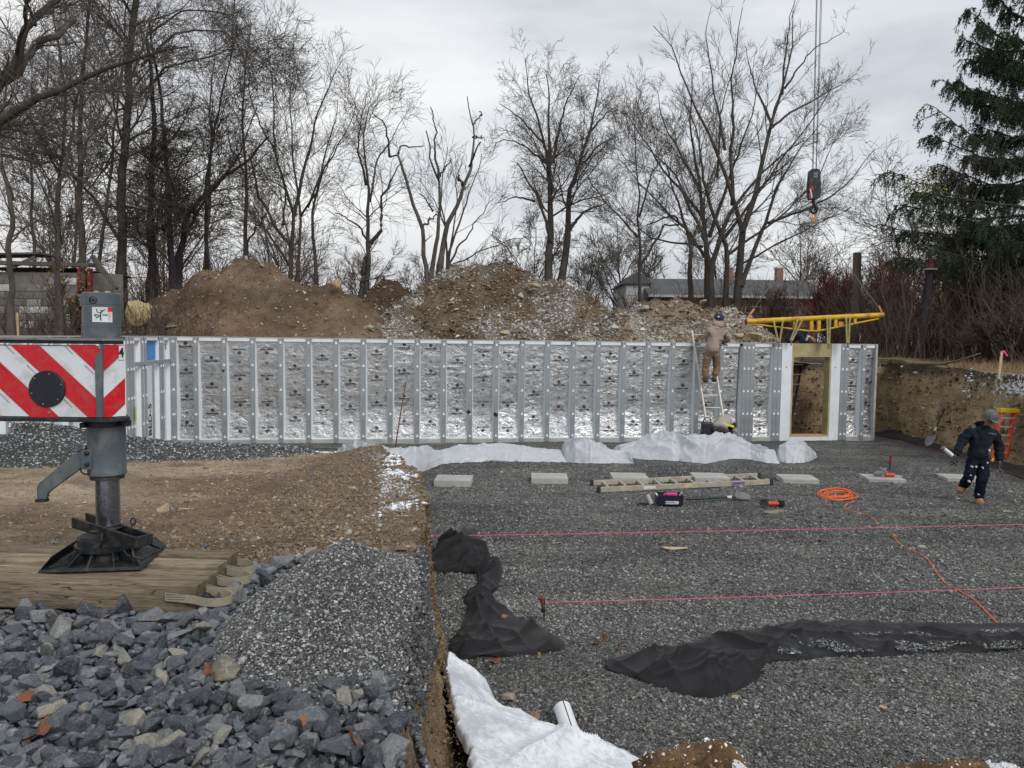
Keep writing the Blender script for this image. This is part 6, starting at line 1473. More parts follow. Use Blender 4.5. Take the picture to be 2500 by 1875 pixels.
def strip_sheet(name, pairs, hts, mat, label, cat, na=90, nb=26, fold=.04, seed=0, fr=5.0, zb=.012, profile=.5, fold2=None, loc=None, raised=None, skew=0.5, edge=.03, group=None, K=60):
    """sheet between two edge polylines lying on the floor; pairs are photo pixels"""
    A = np.array([G(*a[:2], (a[2] if len(a) > 2 else 0)) for a, b in pairs]); B = np.array([G(*b[:2], (b[2] if len(b) > 2 else 0)) for a, b in pairs])
    def smooth(P, n):
        d = np.r_[0, np.cumsum(np.linalg.norm(np.diff((A + B) / 2, axis=0), axis=1) + .15)]; t = np.linspace(0, d[-1], n)
        k = np.clip(np.searchsorted(d, t, side='right') - 1, 0, len(d) - 2); u = ((t - d[k]) / (d[k + 1] - d[k]))[:, None]
        p0, p1, p2, p3 = P[np.maximum(k - 1, 0)], P[k], P[k + 1], P[np.minimum(k + 2, len(P) - 1)]
        m1 = (p2 - p0) * .5; m2 = (p3 - p1) * .5; u2, u3 = u * u, u ** 3
        return (2 * u3 - 3 * u2 + 1) * p1 + (u3 - 2 * u2 + u) * m1 + (-2 * u3 + 3 * u2) * p2 + (u3 - u2) * m2
    a_, b_ = smooth(A, na), smooth(B, na); h = smooth(np.c_[hts, hts, hts], na)[:, 0]
    v = np.linspace(0, 1, nb); r = np.linspace(0, 1, na)
    a_[:, :2] += edge * np.stack([fbm(r * 14, 0 * r, seed=seed + 1), fbm(r * 14, 0 * r + 3, seed=seed + 2)], 1); b_[:, :2] += edge * np.stack([fbm(r * 14, 0 * r, seed=seed + 3), fbm(r * 14, 0 * r + 3, seed=seed + 4)], 1)
    P = a_[:, None] * (1 - v)[None, :, None] + b_[:, None] * v[None, :, None]
    pr = np.sin(np.pi * v ** (math.log(.5) / math.log(skew)) ) ** profile; pr[0] = pr[-1] = 0
    x, y = P[..., 0], P[..., 1]
    f = 1.3 * ridge(x * fr * .6 + .6 * fbm(x * 2, y * 2, seed=seed + 5), y * fr + .5 * fbm(x * 2, y * 2, seed=seed + 6), seed=seed + 7, oct=3, gain=.45) - .35
    f2 = ridge(x * fr * 1.7, y * fr * .5 + .8 * fbm(x * 3, y * 3, seed=seed + 8), seed=seed + 9, oct=2) - .4
    f = np.sign(f) * np.abs(f) ** 1.3; sel = sstep(.35, .65, vn(x * 1.5, y * 1.5, seed=seed + 10))
    em = np.minimum(1, np.minimum(v, 1 - v) * 7)[None] * .85 + .15
    P[..., 2] += zb + h[:, None] * pr[None] * (1 + .25 * fbm(x * 2, y * 2, seed=seed + 11)) + em * (creases(x, y, seed, int(K * 1.0), fold, .05) - fold * .5 + .3 * fold * fbm(x * 2.5, y * 2.5, seed=seed + 12)) * np.minimum(1, .25 + h[:, None] * 9)
    P[..., 2] = np.maximum(P[..., 2], zb * .6 + zfloor(x, y))
    lo = loc if loc is not None else P[na // 2, nb // 2] * [1, 1, 0]
    o = mesh_np(name, P.reshape(-1, 3), grid_faces(na, nb), mat, True, loc=lo); tag(o, label, cat, group); return o
def zz(L, ox, oy, sc): return [tuple((ox + q[0] / sc, oy + q[1] / sc) + tuple(q[2:]) for q in pr) for pr in L]
gp = 'black landscape fabric on the gravel'
strip_sheet('fabric_sheet', zz([((325, 425), (560, 270)), ((330, 450), (630, 240)), ((365, 485), (660, 290)), ((560, 492), (735, 430)), ((640, 500), (785, 445)), ((660, 545), (795, 520)), ((640, 600), (770, 590)), ((600, 640), (715, 640)), ((575, 655), (760, 665)), ((600, 700), (800, 700)), ((590, 760), (900, 775)), ((540, 850), (1060, 850)), ((485, 935), (1180, 945)), ((530, 1005), (1000, 985)), ((640, 1012), (800, 1012))], 900, 1200, 2.458),
            [.06, .15, .15, .08, .07, .08, .08, .07, .08, .09, .08, .06, .05, .03, .02], M_FAB, 'twisted strip of black fabric lying beside the foot of the dirt bank', 'fabric', 260, 90, .085, 700, 6.0, K=70, group=gp)
strip_sheet('fabric_sheet', zz([((150, 345), (160, 382)), ((345, 302), (335, 435)), ((450, 280), (420, 470)), ((550, 255), (500, 500)), ((680, 228), (640, 522)), ((800, 205), (780, 495)), ((880, 190), (890, 440)), ((960, 178), (930, 360)), ((1060, 163), (990, 335)), ((1200, 150), (1100, 330)), ((1340, 138), (1300, 322)), ((1500, 143), (1500, 313)), ((1900, 148), (1900, 297)), ((2230, 146), (2230, 268)), ((2400, 146), (2400, 250))], 1400, 1450, 2.011),
            [.02, .05, .06, .07, .07, .08, .06, .05, .04, .04, .05, .03, .03, .03, .03], M_FAB, 'long strip of black fabric running off to the right under the orange cord', 'fabric', 340, 90, .065, 720, 4.6, K=120, group=gp)
def fabric_gravel():
    r = np.random.default_rng(9); n = 3200; x = r.uniform(0, 1, n); px = 1400 + (1000 + 1200 * x) / 2.011; py = 1450 + (200 + 95 * r.uniform(0, 1, n) - 30 * x) / 2.011
    P = np.array([G(a, b, .05) for a, b in zip(px, py)]); k = vn(P[:, 0] * 4, P[:, 1] * 5, seed=4) > .40; P = P[k]; pebbles('gravel_on_fabric', P, .015 * r.lognormal(0, .3, len(P)), greys(len(P), 5, .1, .36, .25), M_PEB, seed=6)
fabric_gravel()
strip_sheet('plastic_sheet', zz([((455, 1005, .25), (470, 1010, .02)), ((466, 1070, .3), (545, 1085, .0)), ((470, 1150, .3), (640, 1165, .0)), ((495, 1280, .3), (745, 1235, .0)), ((525, 1400, .3), (805, 1340, .0)), ((550, 1480, .3), (960, 1372, .0)), ((575, 1560, .3), (1110, 1440, 0)), ((595, 1640, .3), (1300, 1492, 0)), ((600, 1720, .3), (1475, 1548, 0)), ((610, 1850, .3), (1640, 1640, 0)), ((640, 2050, .3), (1900, 1850, 0))], 900, 1200, 2.458),
            [.03, .08, .12, .14, .13, .12, .12, .10, .08, .06, .05], M_FROST, 'frost speckled white plastic sheet sliding down beside the bank in front', 'plastic sheet', 220, 110, .06, 740, 2.2, K=26, skew=.35)
def hump_sheet(name, cols, mat, label, na, seed, fold=.10, group=None, nb=60):
    C = np.array(cols, float); t = np.linspace(0, len(C) - 1, na); Q = np.stack([np.interp(t, np.arange(len(C)), C[:, k]) for k in range(4)], 1)
    for _ in range(3): Q[1:-1] = (Q[:-2] + 2 * Q[1:-1] + Q[2:]) / 4
    tp = np.minimum(1, np.minimum(np.arange(na), np.arange(na)[::-1]) / 12.0) ** .6
    rows = []; v = np.linspace(0, 1, nb)
    for i, (x, yt, yb, w) in enumerate(Q):
        f = G(x, yb, 0); Yc = f[1] + w * .45; top = AY(x, yt, Yc); w = w * (.15 + .85 * tp[i]); hgt = max(.03, top[2]) * tp[i]; back = f + np.array([f[0] * w / f[1], w, 0])
        row = f[None] * (1 - v[:, None]) + back[None] * v[:, None]; row[:, 2] = hgt * np.sin(np.pi * np.clip(v, 0, 1)) ** .62; rows.append(row)
    P = np.array(rows); x, y, z = P[..., 0], P[..., 1], P[..., 2]
    q = .7 * fbm(x * 1.3, z * 2 + y, seed=seed); f1 = ridge(x * 2.6 + q, y * 1.5 + z * 3.0, seed=seed + 1, oct=3, gain=.5); f2 = ridge(x * 1.2 + z * 2, y * 3.2 - z * 4 + q, seed=seed + 2, oct=3, gain=.5)
    m = (f1 * .25 + f2 * .25 - .30) * np.sin(np.pi * v)[None] ** .4; ar = np.repeat(v[None] * 1.6, na, 0); cz = (creases(x, ar, seed + 3, int(15 * (x.max() - x.min())), .085, .07, (.25, .9)) - .10) * np.sin(np.pi * v)[None] ** .5
    sc_ = fold / .15; P[..., 2] += fold * 1.5 * m + sc_ * .8 * cz * np.sin(np.pi * v)[None]; P[..., 1] -= fold * 1.0 * m + sc_ * .8 * cz; P[:, 0, 1] += .06 * fbm(t * 2.2, 0 * t, seed=seed + 5); P[..., 2] = np.maximum(P[..., 2], .012 + zfloor(x, y))
    o = mesh_np(name, P.reshape(-1, 3), grid_faces(na, nb), mat, True, loc=P[na // 2, 0] * [1, 1, 0]); tag(o, label, 'plastic sheet', group); return o
gw = 'white plastic sheeting in front of the foil wall'
hump_sheet('plastic_sheet', [(812, 1104, 1112, .5), (847, 1083, 1120, .8), (884, 1072, 1135, .9), (905, 1078, 1148, .9), (930, 1090, 1158, .9), (976, 1091, 1162, .9), (1012, 1086, 1162, .9), (1040, 1086, 1150, .9), (1056, 1096, 1142, .8), (1080, 1100, 1134, .7), (1100, 1097, 1132, .7)], M_PLAS, 'crumpled white plastic heaped against the snowy end of the dirt shelf', 260, 760, .15, gw)
hump_sheet('plastic_sheet', [(1060, 1100, 1131, .7), (1100, 1094, 1132, .8), (1132, 1086, 1132, .8), (1190, 1083, 1131, .8), (1242, 1083, 1131, .8), (1275, 1089, 1132, .8), (1330, 1094, 1132, .8), (1385, 1096, 1133, .8)], M_PLAS, 'low flat stretch of white plastic between the two heaped parts', 260, 780, .07, gw)
hump_sheet('plastic_sheet', [(1368, 1092, 1120, .4), (1380, 1066, 1130, .8), (1405, 1059, 1136, .9), (1430, 1061, 1139, .95), (1450, 1074, 1140, .95), (1480, 1090, 1138, .9), (1510, 1098, 1136, .8), (1548, 1112, 1133, .5)], M_PLAS, 'rounded billow of white plastic with a corner trailing to the right', 200, 800, .15, gw)
hump_sheet('plastic_sheet', [(1492, 1092, 1112, .6), (1515, 1078, 1118, .8), (1545, 1074, 1120, .8), (1575, 1058, 1122, 1.0), (1610, 1052, 1124, 1.0), (1640, 1056, 1127, 1.0), (1660, 1074, 1128, .9), (1690, 1063, 1132, 1.0), (1720, 1055, 1134, 1.0), (1770, 1053, 1124, 1.0), (1805, 1066, 1121, 1.0), (1835, 1084, 1124, .9), (1870, 1092, 1132, .8), (1905, 1096, 1133, .7)], M_PLAS, 'largest billowing pile of white plastic below the leaning ladder', 400, 820, .17, gw)
hump_sheet('plastic_sheet', [(1896, 1104, 1124, .4), (1903, 1084, 1128, .6), (1920, 1074, 1131, .75), (1945, 1073, 1132, .8), (1965, 1080, 1131, .75), (1982, 1090, 1126, .6), (1995, 1102, 1116, .3)], M_PLAS, 'round bundle of white plastic in front of the door opening', 140, 840, .12, gw)

# ================================================================ concrete pads
PADC = [(1108, 1166, .62, 'pad nearest the heaped plastic, first in the row'), (1341, 1161, .63, 'pad left of the lying ladder, showing its whole front face'), (1535, 1160, .62, 'pad behind the left half of the lying ladder'), (1732, 1160, .60, 'pad behind the right half of the lying ladder'), (1946, 1164, .62, 'flat empty pad right of the lying ladder'), (2154, 1164, .64, 'pad with power tools lying on it'), (2345, 1163, .64, 'pad partly hidden by the walking worker')]
PADS = []
for i, (px, py, w, lb) in enumerate(PADC):
    zt_ = .10 if i < 4 else .065; q = G(px, py, zt_); a_ = -.02 - .03 * max(0, i - 2)
    mb = MB(); mb.box((q[0], q[1], zt_ / 2 - .04), (w, .52, zt_ + .08), Matrix.Rotation(a_, 3, 'Z'))
    o = mb.build('concrete_pad', M_CONC, None, bevel=.006, loc=(q[0], q[1], 0)); tag(o, 'square concrete footing ' + lb, 'concrete pad', 'concrete footing pads in a row on the gravel'); PADS.append((q, zt_))
# ================================================================ ladders
M_LAD = simple('ladder_rail', (.44, .39, .31), .55, .15, var=.2, vscale=6, dirt=(.22, .18, .13), dirt_amt=.4)
M_ALU = simple('aluminium', (.60, .61, .62), .4, .6, var=.12, dirt=(.35, .33, .3), dirt_amt=.4)
la = empty('extension_ladder', G(1660, 1190), 'weathered extension ladder lying flat on the gravel before the pads', 'ladder', 'ladders')
n0, n1 = G(1463, 1203, 0), G(1881, 1183, 0); f0, f1 = G(1446, 1186, 0), G(1851, 1167, 0)
def rail(a, b, name, root, mat, w=.03, h=.085, z=.05): mb = MB(); mb.bar((a[0], a[1], z), (b[0], b[1], z), w, h); return mb.build(name, mat, root, bevel=.004)
rail(n0, n1, 'rail', la, M_LAD); rail(f0, f1, 'rail', la, M_LAD)
for k in range(10):
    t = .06 + k * .099; a = n0 * (1 - t) + n1 * t; b = f0 * (1 - t) + f1 * t; mb = MB(); mb.tube([(a[0], a[1], .055), (b[0], b[1], .055)], .019, 10); mb.build('rung', M_ALU, la, smooth=True, auto=40)
for a, t in ((n1, 1), (f1, 1), (n0, -1), (f0, -1)): mb = MB(); mb.box((a[0] + .01 * t, a[1], .055), (.06, .05, .10)); mb.build('end_cap', simple('dark_plastic_' + str(t) + str(int(a[0] * 10)), (.03, .03, .032), .6), la, bevel=.005)
for t, w, m in ((.28, .22, M_WHITE), (.50, .14, simple('yellow_label', (.5, .45, .2), .6)), (.80, .24, simple('blue_label', (.12, .12, .35), .6))):
    a = n0 * (1 - t) + n1 * t; d = (n1 - n0); mb = MB(); mb.box((a[0], a[1] - .0165, .052), (w, .002, .045), Matrix.Rotation(math.atan2(d[1], d[0]), 3, 'Z')); mb.build('sticker', m, la)
# ladder leaning on the wall
lb = empty('ladder', AY(1745, 1055, 17.75) * [1, 1, 0], 'pale ladder leaning on the foil wall with a worker standing on it', 'ladder', 'ladders')
t0, b0 = AY(1689, 807, 18.62), AY(1728, 1052, 17.95); t1_, b1 = AY(1733, 812, 18.64), AY(1771, 1052, 17.97)
def ext(t, b): k = (b[2] - 0) / (t[2] - b[2]); return b - (t - b) * k
b0, b1 = ext(t0, b0), ext(t1_, b1)
M_LADW = simple('pale_ladder', (.68, .66, .60), .6, .1, var=.1, dirt=(.3, .26, .2), dirt_amt=.4)
for t, b in ((t0, b0), (t1_, b1)): mb = MB(); mb.bar(b, t, .036, .075, (0, 1, 0)); mb.build('rail', M_LADW, lb, bevel=.004)
for k in range(8):
    z = .28 + k * .305 if False else AY(1740, 1024 - k * 29.5, 18.2)[2]
    fa = (z - b0[2]) / (t0[2] - b0[2]); fb = (z - b1[2]) / (t1_[2] - b1[2]); mb = MB(); mb.tube([b0 + (t0 - b0) * fa, b1 + (t1_ - b1) * fb], .017, 8); mb.build('rung', M_LADW, lb, smooth=True)
# orange step ladder folded against the right bank
ls = empty('step_ladder', G(2440, 1120), 'folded orange step ladder with yellow top leaning on the right bank', 'ladder', 'ladders')
M_OR = simple('orange_fibreglass', (.62, .055, .015), .45, var=.08, dirt=(.25, .12, .08), dirt_amt=.3); M_YEL = simple('yellow_plastic', (.62, .42, .02), .5, var=.08)
Yl = 15.0
P = {k: AY(*v) for k, v in dict(a=(2444, 1008, Yl + .25), b=(2424, 1118, Yl - .2), c=(2480, 1008, Yl + .25), d=(2453, 1120, Yl - .2), e=(2436, 1008, Yl + .35), f=(2428, 1112, Yl + .15), g=(2470, 1008, Yl + .35), h=(2460, 1114, Yl + .15)).items()}
for n_, (u_, v_) in dict(x='ab', y='cd', z='ef', w='gh').items():
    mb = MB(); mb.bar(P[v_], P[u_], .025, .07, (0, 1, 0)); mb.build('rail', M_OR, ls, bevel=.004)
for k in range(5):
    t = .12 + k * .19; mb = MB(); mb.bar(P['b'] * (1 - t) + P['a'] * t, P['d'] * (1 - t) + P['c'] * t, .08, .03, (0, 0, 1)); mb.build('step', M_ALU, ls, bevel=.003)
mb = MB(); mb.bar(AY(2437, 1001, Yl + .28), AY(2484, 1003, Yl + .28), .16, .08); mb.build('top_cap', M_YEL, ls, bevel=.01)
mb = MB(); 
for k in range(9): mb.box(P['c'] * (.75 - k * .03) + P['d'] * (.25 + k * .03) + [-.02, -.045, 0], (.022, .003, .012))
o_ = mb.build('print_marks', M_INK, ls); o_['kind'] = 'stuff'
# dark ladder behind the door opening
ld = empty('ladder', AY(1930, 1060, 20.2) * [1, 1, 0], 'dark ladder standing behind the wall, seen through the door opening', 'ladder', 'ladders')
M_DKL = simple('dark_ladder', (.035, .035, .04), .6)
for px0, px1 in ((1925, 1920), (1962, 1938)): mb = MB(); a, b = AY(px0, 862, 20.4), AY(px1, 1000, 19.9); b = b - (a - b) * (b[2] / (a[2] - b[2])); mb.bar(b, a, .03, .07, (0, 1, 0)); mb.build('rail', M_DKL, ld)
for k in range(7): mb = MB(); mb.bar(AY(1922, 1010 - k * 24, 20.1), AY(1945 + k * 3, 1010 - k * 24, 20.1), .03, .03); mb.build('rung', M_ALU, ld)
# ================================================================ tools on the gravel
M_BLUEB = simple('blue_black_plastic', (.010, .014, .030), .45, var=.15, bump=.05)
M_PINK = simple('pink_plastic', (.85, .05, .30), .45, var=.05, bump=0)
q = G(1638, 1237); tb = empty('tool_tray', q, 'open black tool tray holding bright pink tools, in front of the lying ladder', 'tool tray')
mb = MB(); x, y = q[0], q[1] + .14; w, d, h = .37, .25, .15
mb.box((x, y, .02), (w * .9, d * .9, .02))
for sx in (-1, 1): mb.box((x + sx * w / 2 * .97, y, .02 + h / 2), (.015, d, h), top=(1, 1.1)); mb.box((x, y + sx * d / 2 * .97, .02 + h / 2), (w * .95, .015, h), top=(1.06, 1))
mb.build('tray', M_BLUEB, tb, bevel=.003)
mb = MB(); mb.box((x + .04, y, .155), (.16, .06, .05)); mb.tube([(x - .02, y, .165), (x - .08, y + .02, .15)], .016, 8); mb.build('pink_tool', M_PINK, tb, bevel=.006)
mb = MB(); mb.tube([(x - .15, y - .08, .10), (x - .22, y - .05, .185)], .012, 8); mb.tube([(x + .12, y, .10), (x + .20, y + .02, .185)], .012, 8); mb.build('tool_handle', M_ALU, tb)
mb = MB(); mb.box((x + .015, y - d / 2 - .012, .06), (.20, .003, .045)); lab = mb.build('paper_label', M_WHITE, tb)
mb = MB()
for k in range(8): mb.box((x - .06 + k * .017, y - d / 2 - .0145, .06), (.010, .001, .018))
mb.box((x - .075, y - d / 2 - .0145, .06), (.012, .001, .03)); o_ = mb.build('print_marks', M_INK, lab); o_['kind'] = 'stuff'
q = G(1590, 1236); t_ = empty('tripod_tube', q, 'short grey tube on splayed legs left of the tool tray', 'tool'); mb = MB(); mb.tube([q + [0, 0, .035], q + [-.06, .04, .17]], .035, 12); mb.build('tube', M_CONC, t_, smooth=True, auto=40)
mb = MB(); mb.tube([q + [-.22, 0, .02], q + [.0, .0, .04]], .009, 6); mb.build('leg', M_DGREY, t_); mb = MB(); mb.tube([q + [-.17, .12, .02], q + [.0, .0, .04]], .009, 6); mb.build('leg', M_DGREY, t_); mb = MB(); mb.tube([q + [.06, -.05, .02], q + [.0, .0, .04]], .009, 6); mb.build('leg', M_DGREY, t_)
M_GRN = simple('dark_green_handle', (.015, .03, .028), .5, var=.1)
def shovel(p0, p1, p2, label, hm, group='shovels', br=.018):
    p0, p1, p2 = map(np.array, (p0, p1, p2)); r = empty('shovel', p2 * [1, 1, 0] + [0, 0, min(p2[2], .0)], label, 'shovel', group)
    mb = MB(); mb.tube([p0, p1], br, 10); mb.build('handle', hm, r, smooth=True, auto=40); mb = MB(); k = p1 * .92 + p0 * .08; mb.tube([k, k * .9 + p0 * .1], br * 1.25, 10); mb.build('collar', M_WHITE, r, smooth=True)
    d = (p2 - p1); L = np.linalg.norm(d); d /= L; sd = np.cross(d, [0, -.5, .85]); sd /= np.linalg.norm(sd); up = np.cross(sd, d); n = 9; mb = MB(); vs = []
    for i in range(n):
        t = i / (n - 1); wdt = .085 * (1 if t < .6 else math.sqrt(max(.02, 1 - ((t - .6) / .4) ** 2))) * (.5 + .5 * min(1, t * 5)); c_ = p1 + d * L * t + up * .02 * math.sin(t * 3)
        for j in (-1, -.5, 0, .5, 1): vs.append(c_ + sd * wdt * j + up * .022 * (j * j))
    mb.add(vs, [(i * 5 + j, i * 5 + j + 1, i * 5 + j + 6, i * 5 + j + 5) for i in range(n - 1) for j in range(4)]); mb.add([v - up * .004 for v in vs], [(i * 5 + j, i * 5 + j + 5, i * 5 + j + 6, i * 5 + j + 1) for i in range(n - 1) for j in range(4)])
    mb.build('blade', M_LIP, r, smooth=True); return r
shovel(G(1676, 1219, .05), G(1795, 1213, .06), G(1831, 1216, .03), 'shovel lying flat with its handle in the tool tray', M_GRN)
shovel(AY(2323, 956, 18.4), AY(2278, 1062, 17.7), AY(2261, 1090, 17.45), 'long black handled shovel leaning against the right bank', M_BLACK)
q = G(1890, 1240); gr = empty('angle_grinder', q, 'orange and black cordless grinder lying in front of a brown stone', 'grinder')
q = q + [0, .05, 0]; mb = MB(); mb.tube([q + [-.10, 0, .055], q + [.10, .02, .05]], [.034, .03], 12); mb.build('grinder_body', M_OR, gr, smooth=True, auto=50)
mb = MB(); mb.tube([q + [-.16, 0, .06], q + [-.08, 0, .06]], [.04, .036], 12); mb.box(q + [.13, .02, .055], (.075, .08, .095)); mb.build('battery_and_head', M_BLACK, gr, bevel=.005); mb = MB(); mb.lathe([(.066, 0), (.066, .012)], q + [-.15, -.035, .068], 20, Matrix.Rotation(rad(80), 3, 'X')); mb.build('guard', M_DGREY, gr, smooth=True, auto=40)
SF = 'stones lying on the pit gravel'
stone_thing(1895, 1256, 0, .20, (.25, .19, .13), 'lumpy brown stone just in front of the grinder', 701, .45, group=SF, rz=.2, sx=1.7)
stone_thing(1650, 1345, 0, .20, (.48, .38, .26), 'pale tan stone alone on the gravel between the two pink strings', 702, .35, group=SF, rz=.1, sx=1.5)
stone_thing(2253, 1340, 0, .10, (.45, .37, .27), 'small buff stone beside the orange cord past the far string', 703, .5, group=SF, rz=0)
stone_thing(1883, 1129, 0, .17, (.30, .20, .12), 'brown block of stone holding the plastic next to the round bundle', 704, .9, group=SF, rz=0)
stone_thing(2465, 1252, 0, .12, (.40, .31, .18), 'small tan stone near the right edge below the worker', 705, .4, group=SF, rz=.1, sx=1.4)
stone_thing(1240, 1715, 0, .10, (.26, .2, .15), 'small brown stone above the frosted plastic', 706, .9, group=SF)
stone_thing(1138, 1620, 0, .055, (.4, .38, .33), 'small grey pebble at the lower tip of the twisted fabric', 707, .8, group=SF)
stone_thing(1795, 1710, 0, .06, (.5, .36, .22), 'tiny tan stone below the wide part of the long fabric', 708, .6, group=SF)
stone_thing(2158, 1732, 0, .05, (.55, .36, .2), 'tiny orange stone alone in the lower right gravel', 709, .6, group=SF)
stone_thing(1225, 1155, 0, .10, (.36, .3, .22), 'small brown stone between the first two pads', 710, .6, group=SF)
stone_thing(1392, 1790, 0, .09, (.22, .17, .12), 'brown stone wedged under the mouth of the white pipe', 711, .7, group=SF)
# pipe
q0 = G(1373, 1728, .10); q1 = G(1389, 1776, .055)
M_PVC = simple('white_pvc', (.78, .79, .80), .35, var=.04, bump=.02)
pp = empty('pipe_offcut', q1 * [1, 1, 0], 'short white plastic pipe with a black stripe, open end towards the camera', 'pipe')
d = q1 - q0; d /= np.linalg.norm(d); q1 = q0 + d * .36; n = 28; u_ = np.cross(d, [0, 0, 1]); u_ /= np.linalg.norm(u_); w_ = np.cross(u_, d)
vs = []
for c_, r_ in ((q0, .056), (q1, .056), (q1, .050), (q0, .050)):
    for k in range(n): a = 2 * math.pi * k / n; vs.append(c_ + (u_ * math.cos(a) + w_ * math.sin(a)) * r_)
mb = MB(); mb.add(vs, [(i * n + k, i * n + (k + 1) % n, ((i + 1) % 4) * n + (k + 1) % n, ((i + 1) % 4) * n + k) for i in range(4) for k in range(n)]); mb.build('pipe_wall', M_PVC, pp, smooth=True, auto=40)
mb = MB(); o1 = w_ * .0565; mb.bar(q0 + o1, q1 + o1, .006, .002, tuple(w_)); mb.build('stripe', M_INK, pp)
# string lines and their pins
M_STR = simple('pink_string', (.75, .10, .22), .6, var=.05, bump=0)
def string(a, b, label, sag=.01, r=.0035):
    pts = [a * (1 - t) + b * t - np.array([0, 0, sag * 4 * t * (1 - t)]) for t in np.linspace(0, 1, 14)]; mb = MB(); mb.tube(pts, r, 5); tag(mb.build('string_line', M_STR, None, loc=a * [1, 1, 0]), label, 'string', 'pink mason strings over the gravel')
string(G(1046, 1309, .12), G(2620, 1277, .12), 'pink string line farther away, starting behind the top of the twisted fabric', r=.0042)
string(G(1329, 1471, .17), G(2620, 1429, .17), 'nearer pink string line, tied to the rusty pin', r=.0034)
pq = G(1328, 1521); pin = empty('line_pin', pq, 'rusty steel pin with a wooden peg holding the nearer pink string', 'pin'); mb = MB(); mb.tube([pq, pq + [0, 0, .22]], .006, 8); mb.build('rod', M_DGREY, pin); M_RUST = simple('rust', (.16, .06, .03), .9, var=.4)
mb = MB(); mb.tube([G(1320, 1457, .24), G(1328, 1492, .10)], .014, 8); mb.tube([G(1314, 1461, .24), G(1326, 1462, .24)], .018, 8); mb.tube([G(1321, 1490, .10), G(1333, 1490, .10)], .02, 8); mb.build('peg', M_RUST, pin)
# orange cord
M_CORD = simple('orange_cord', (.80, .16, .05), .5, var=.06, bump=0)
cp = [(2087, 1225), (2068, 1229), (2061, 1236), (2063, 1243), (2076, 1247), (2100, 1252), (2123, 1259), (2145, 1277), (2160, 1286), (2174, 1288), (2176, 1302), (2196, 1328), (2225, 1342), (2262, 1361), (2285, 1395), (2305, 1421), (2339, 1441), (2373, 1458), (2407, 1492), (2430, 1515), (2452, 1542), (2490, 1572), (2560, 1625)]
r_ = np.random.default_rng(4); coil = []
for k in range(150):
    a = k * .41; rr = 1 + .35 * math.sin(k * .37); coil.append((2043 + 38 * rr * math.cos(a) + 12 * math.sin(k * .05), 1206 + 10 * rr * math.sin(a) + 3 * math.sin(k * .11)))
cw = resample(np.array([G(x, y, .012 + .03 * (i % 7) / 7) for i, (x, y) in enumerate(coil)] + [G(x, y, .014) for x, y in cp]), 520); cw[:, :2] += .008 * np.stack([fbm(np.arange(520) * .15, np.zeros(520), seed=1), fbm(np.arange(520) * .15, np.zeros(520), seed=2)], 1)
mb = MB(); mb.tube(cw, .0062, 6); tag(mb.build('extension_lead', M_CORD, None, loc=G(2060, 1240), smooth=True), 'orange extension cord, coiled near the pads and snaking to the right', 'cord')
# tools on the sixth pad and the red prop beside it
(qx, zt_) = PADS[5]; pt = empty('hammer_drill', qx, 'grey and orange power tool lying on the sixth pad', 'power tool'); z_ = zt_ + .05
mb = MB(); mb.tube([(qx[0] - .16, qx[1], z_), (qx[0] - .02, qx[1] - .02, z_ + .02)], [.035, .05], 12); mb.box((qx[0] - .0, qx[1], z_ + .04), (.09, .08, .12)); mb.build('motor', M_LIP, pt, bevel=.008); mb = MB(); mb.tube([(qx[0] + .04, qx[1] - .02, z_ - .005), (qx[0] + .20, qx[1] - .04, z_ - .01)], [.045, .03], 12); mb.build('casing', M_OR, pt, smooth=True, auto=50); mb = MB(); mb.tube([(qx[0] + .04, qx[1], z_ + .10), (qx[0] + .11, qx[1] + .03, z_)], .014, 8); mb.tube([(qx[0] + .2, qx[1] - .04, z_ - .02), (qx[0] + .32, qx[1] - .1, z_ - .02)], .01, 8); mb.build('grip', M_ALU, pt)
q = G(2172, 1146); pr = empty('floor_prop', q, 'short red steel prop standing in the gravel behind the power tools', 'prop'); mb = MB(); mb.tube([q + [0, 0, .10], q + [.01, 0, .27]], .022, 10); mb.build('tube', simple('red_steel', (.22, .02, .03), .5, var=.2), pr, smooth=True, auto=40); mb = MB(); mb.tube([q, q + [0, 0, .12]], .012, 8); mb.build('screw', M_DGREY, pr); mb = MB(); mb.box(q + [.01, 0, .275], (.12, .05, .014)); mb.build('head_plate', MATS['red_steel'], pr)
mb = MB(); mb.tube([AY(991, 932, 17.28), AY(978, 1010, 17.0), AY(965, 1092, 16.75)], .014, 8); tag(mb.build('steel_bar', M_RUST, None, loc=G(965, 1098), smooth=True), 'thin rusty bar leaning against a foil bay near the plastic', 'bar')
# sheet and hose at the foot of the right bank
strip_sheet('fabric_sheet', [((2136, 1058), (2140, 1066)), ((2180, 1060), (2185, 1074)), ((2225, 1068), (2225, 1084)), ((2262, 1078), (2262, 1094)), ((2300, 1090), (2300, 1105)), ((2350, 1105), (2350, 1122)), ((2420, 1122), (2420, 1145)), ((2500, 1145), (2500, 1172)), ((2600, 1170), (2600, 1210))], [.05, .10, .12, .08, .08, .08, .10, .12, .12], M_FAB, 'narrow black fabric strip along the foot of the right bank', 'fabric', 160, 20, .05, 860, 4, K=30, group=gp)
mb = MB(); mb.tube([G(x, y, .10) for x, y in ((2140, 1066), (2200, 1080), (2262, 1093), (2330, 1112), (2400, 1135), (2500, 1165), (2600, 1195))], .012, 6); tag(mb.build('hose', simple('dull_red_hose', (.13, .03, .04), .5), None, loc=G(2262, 1100), smooth=True), 'dark red hose lying along the black strip under the right bank', 'hose')
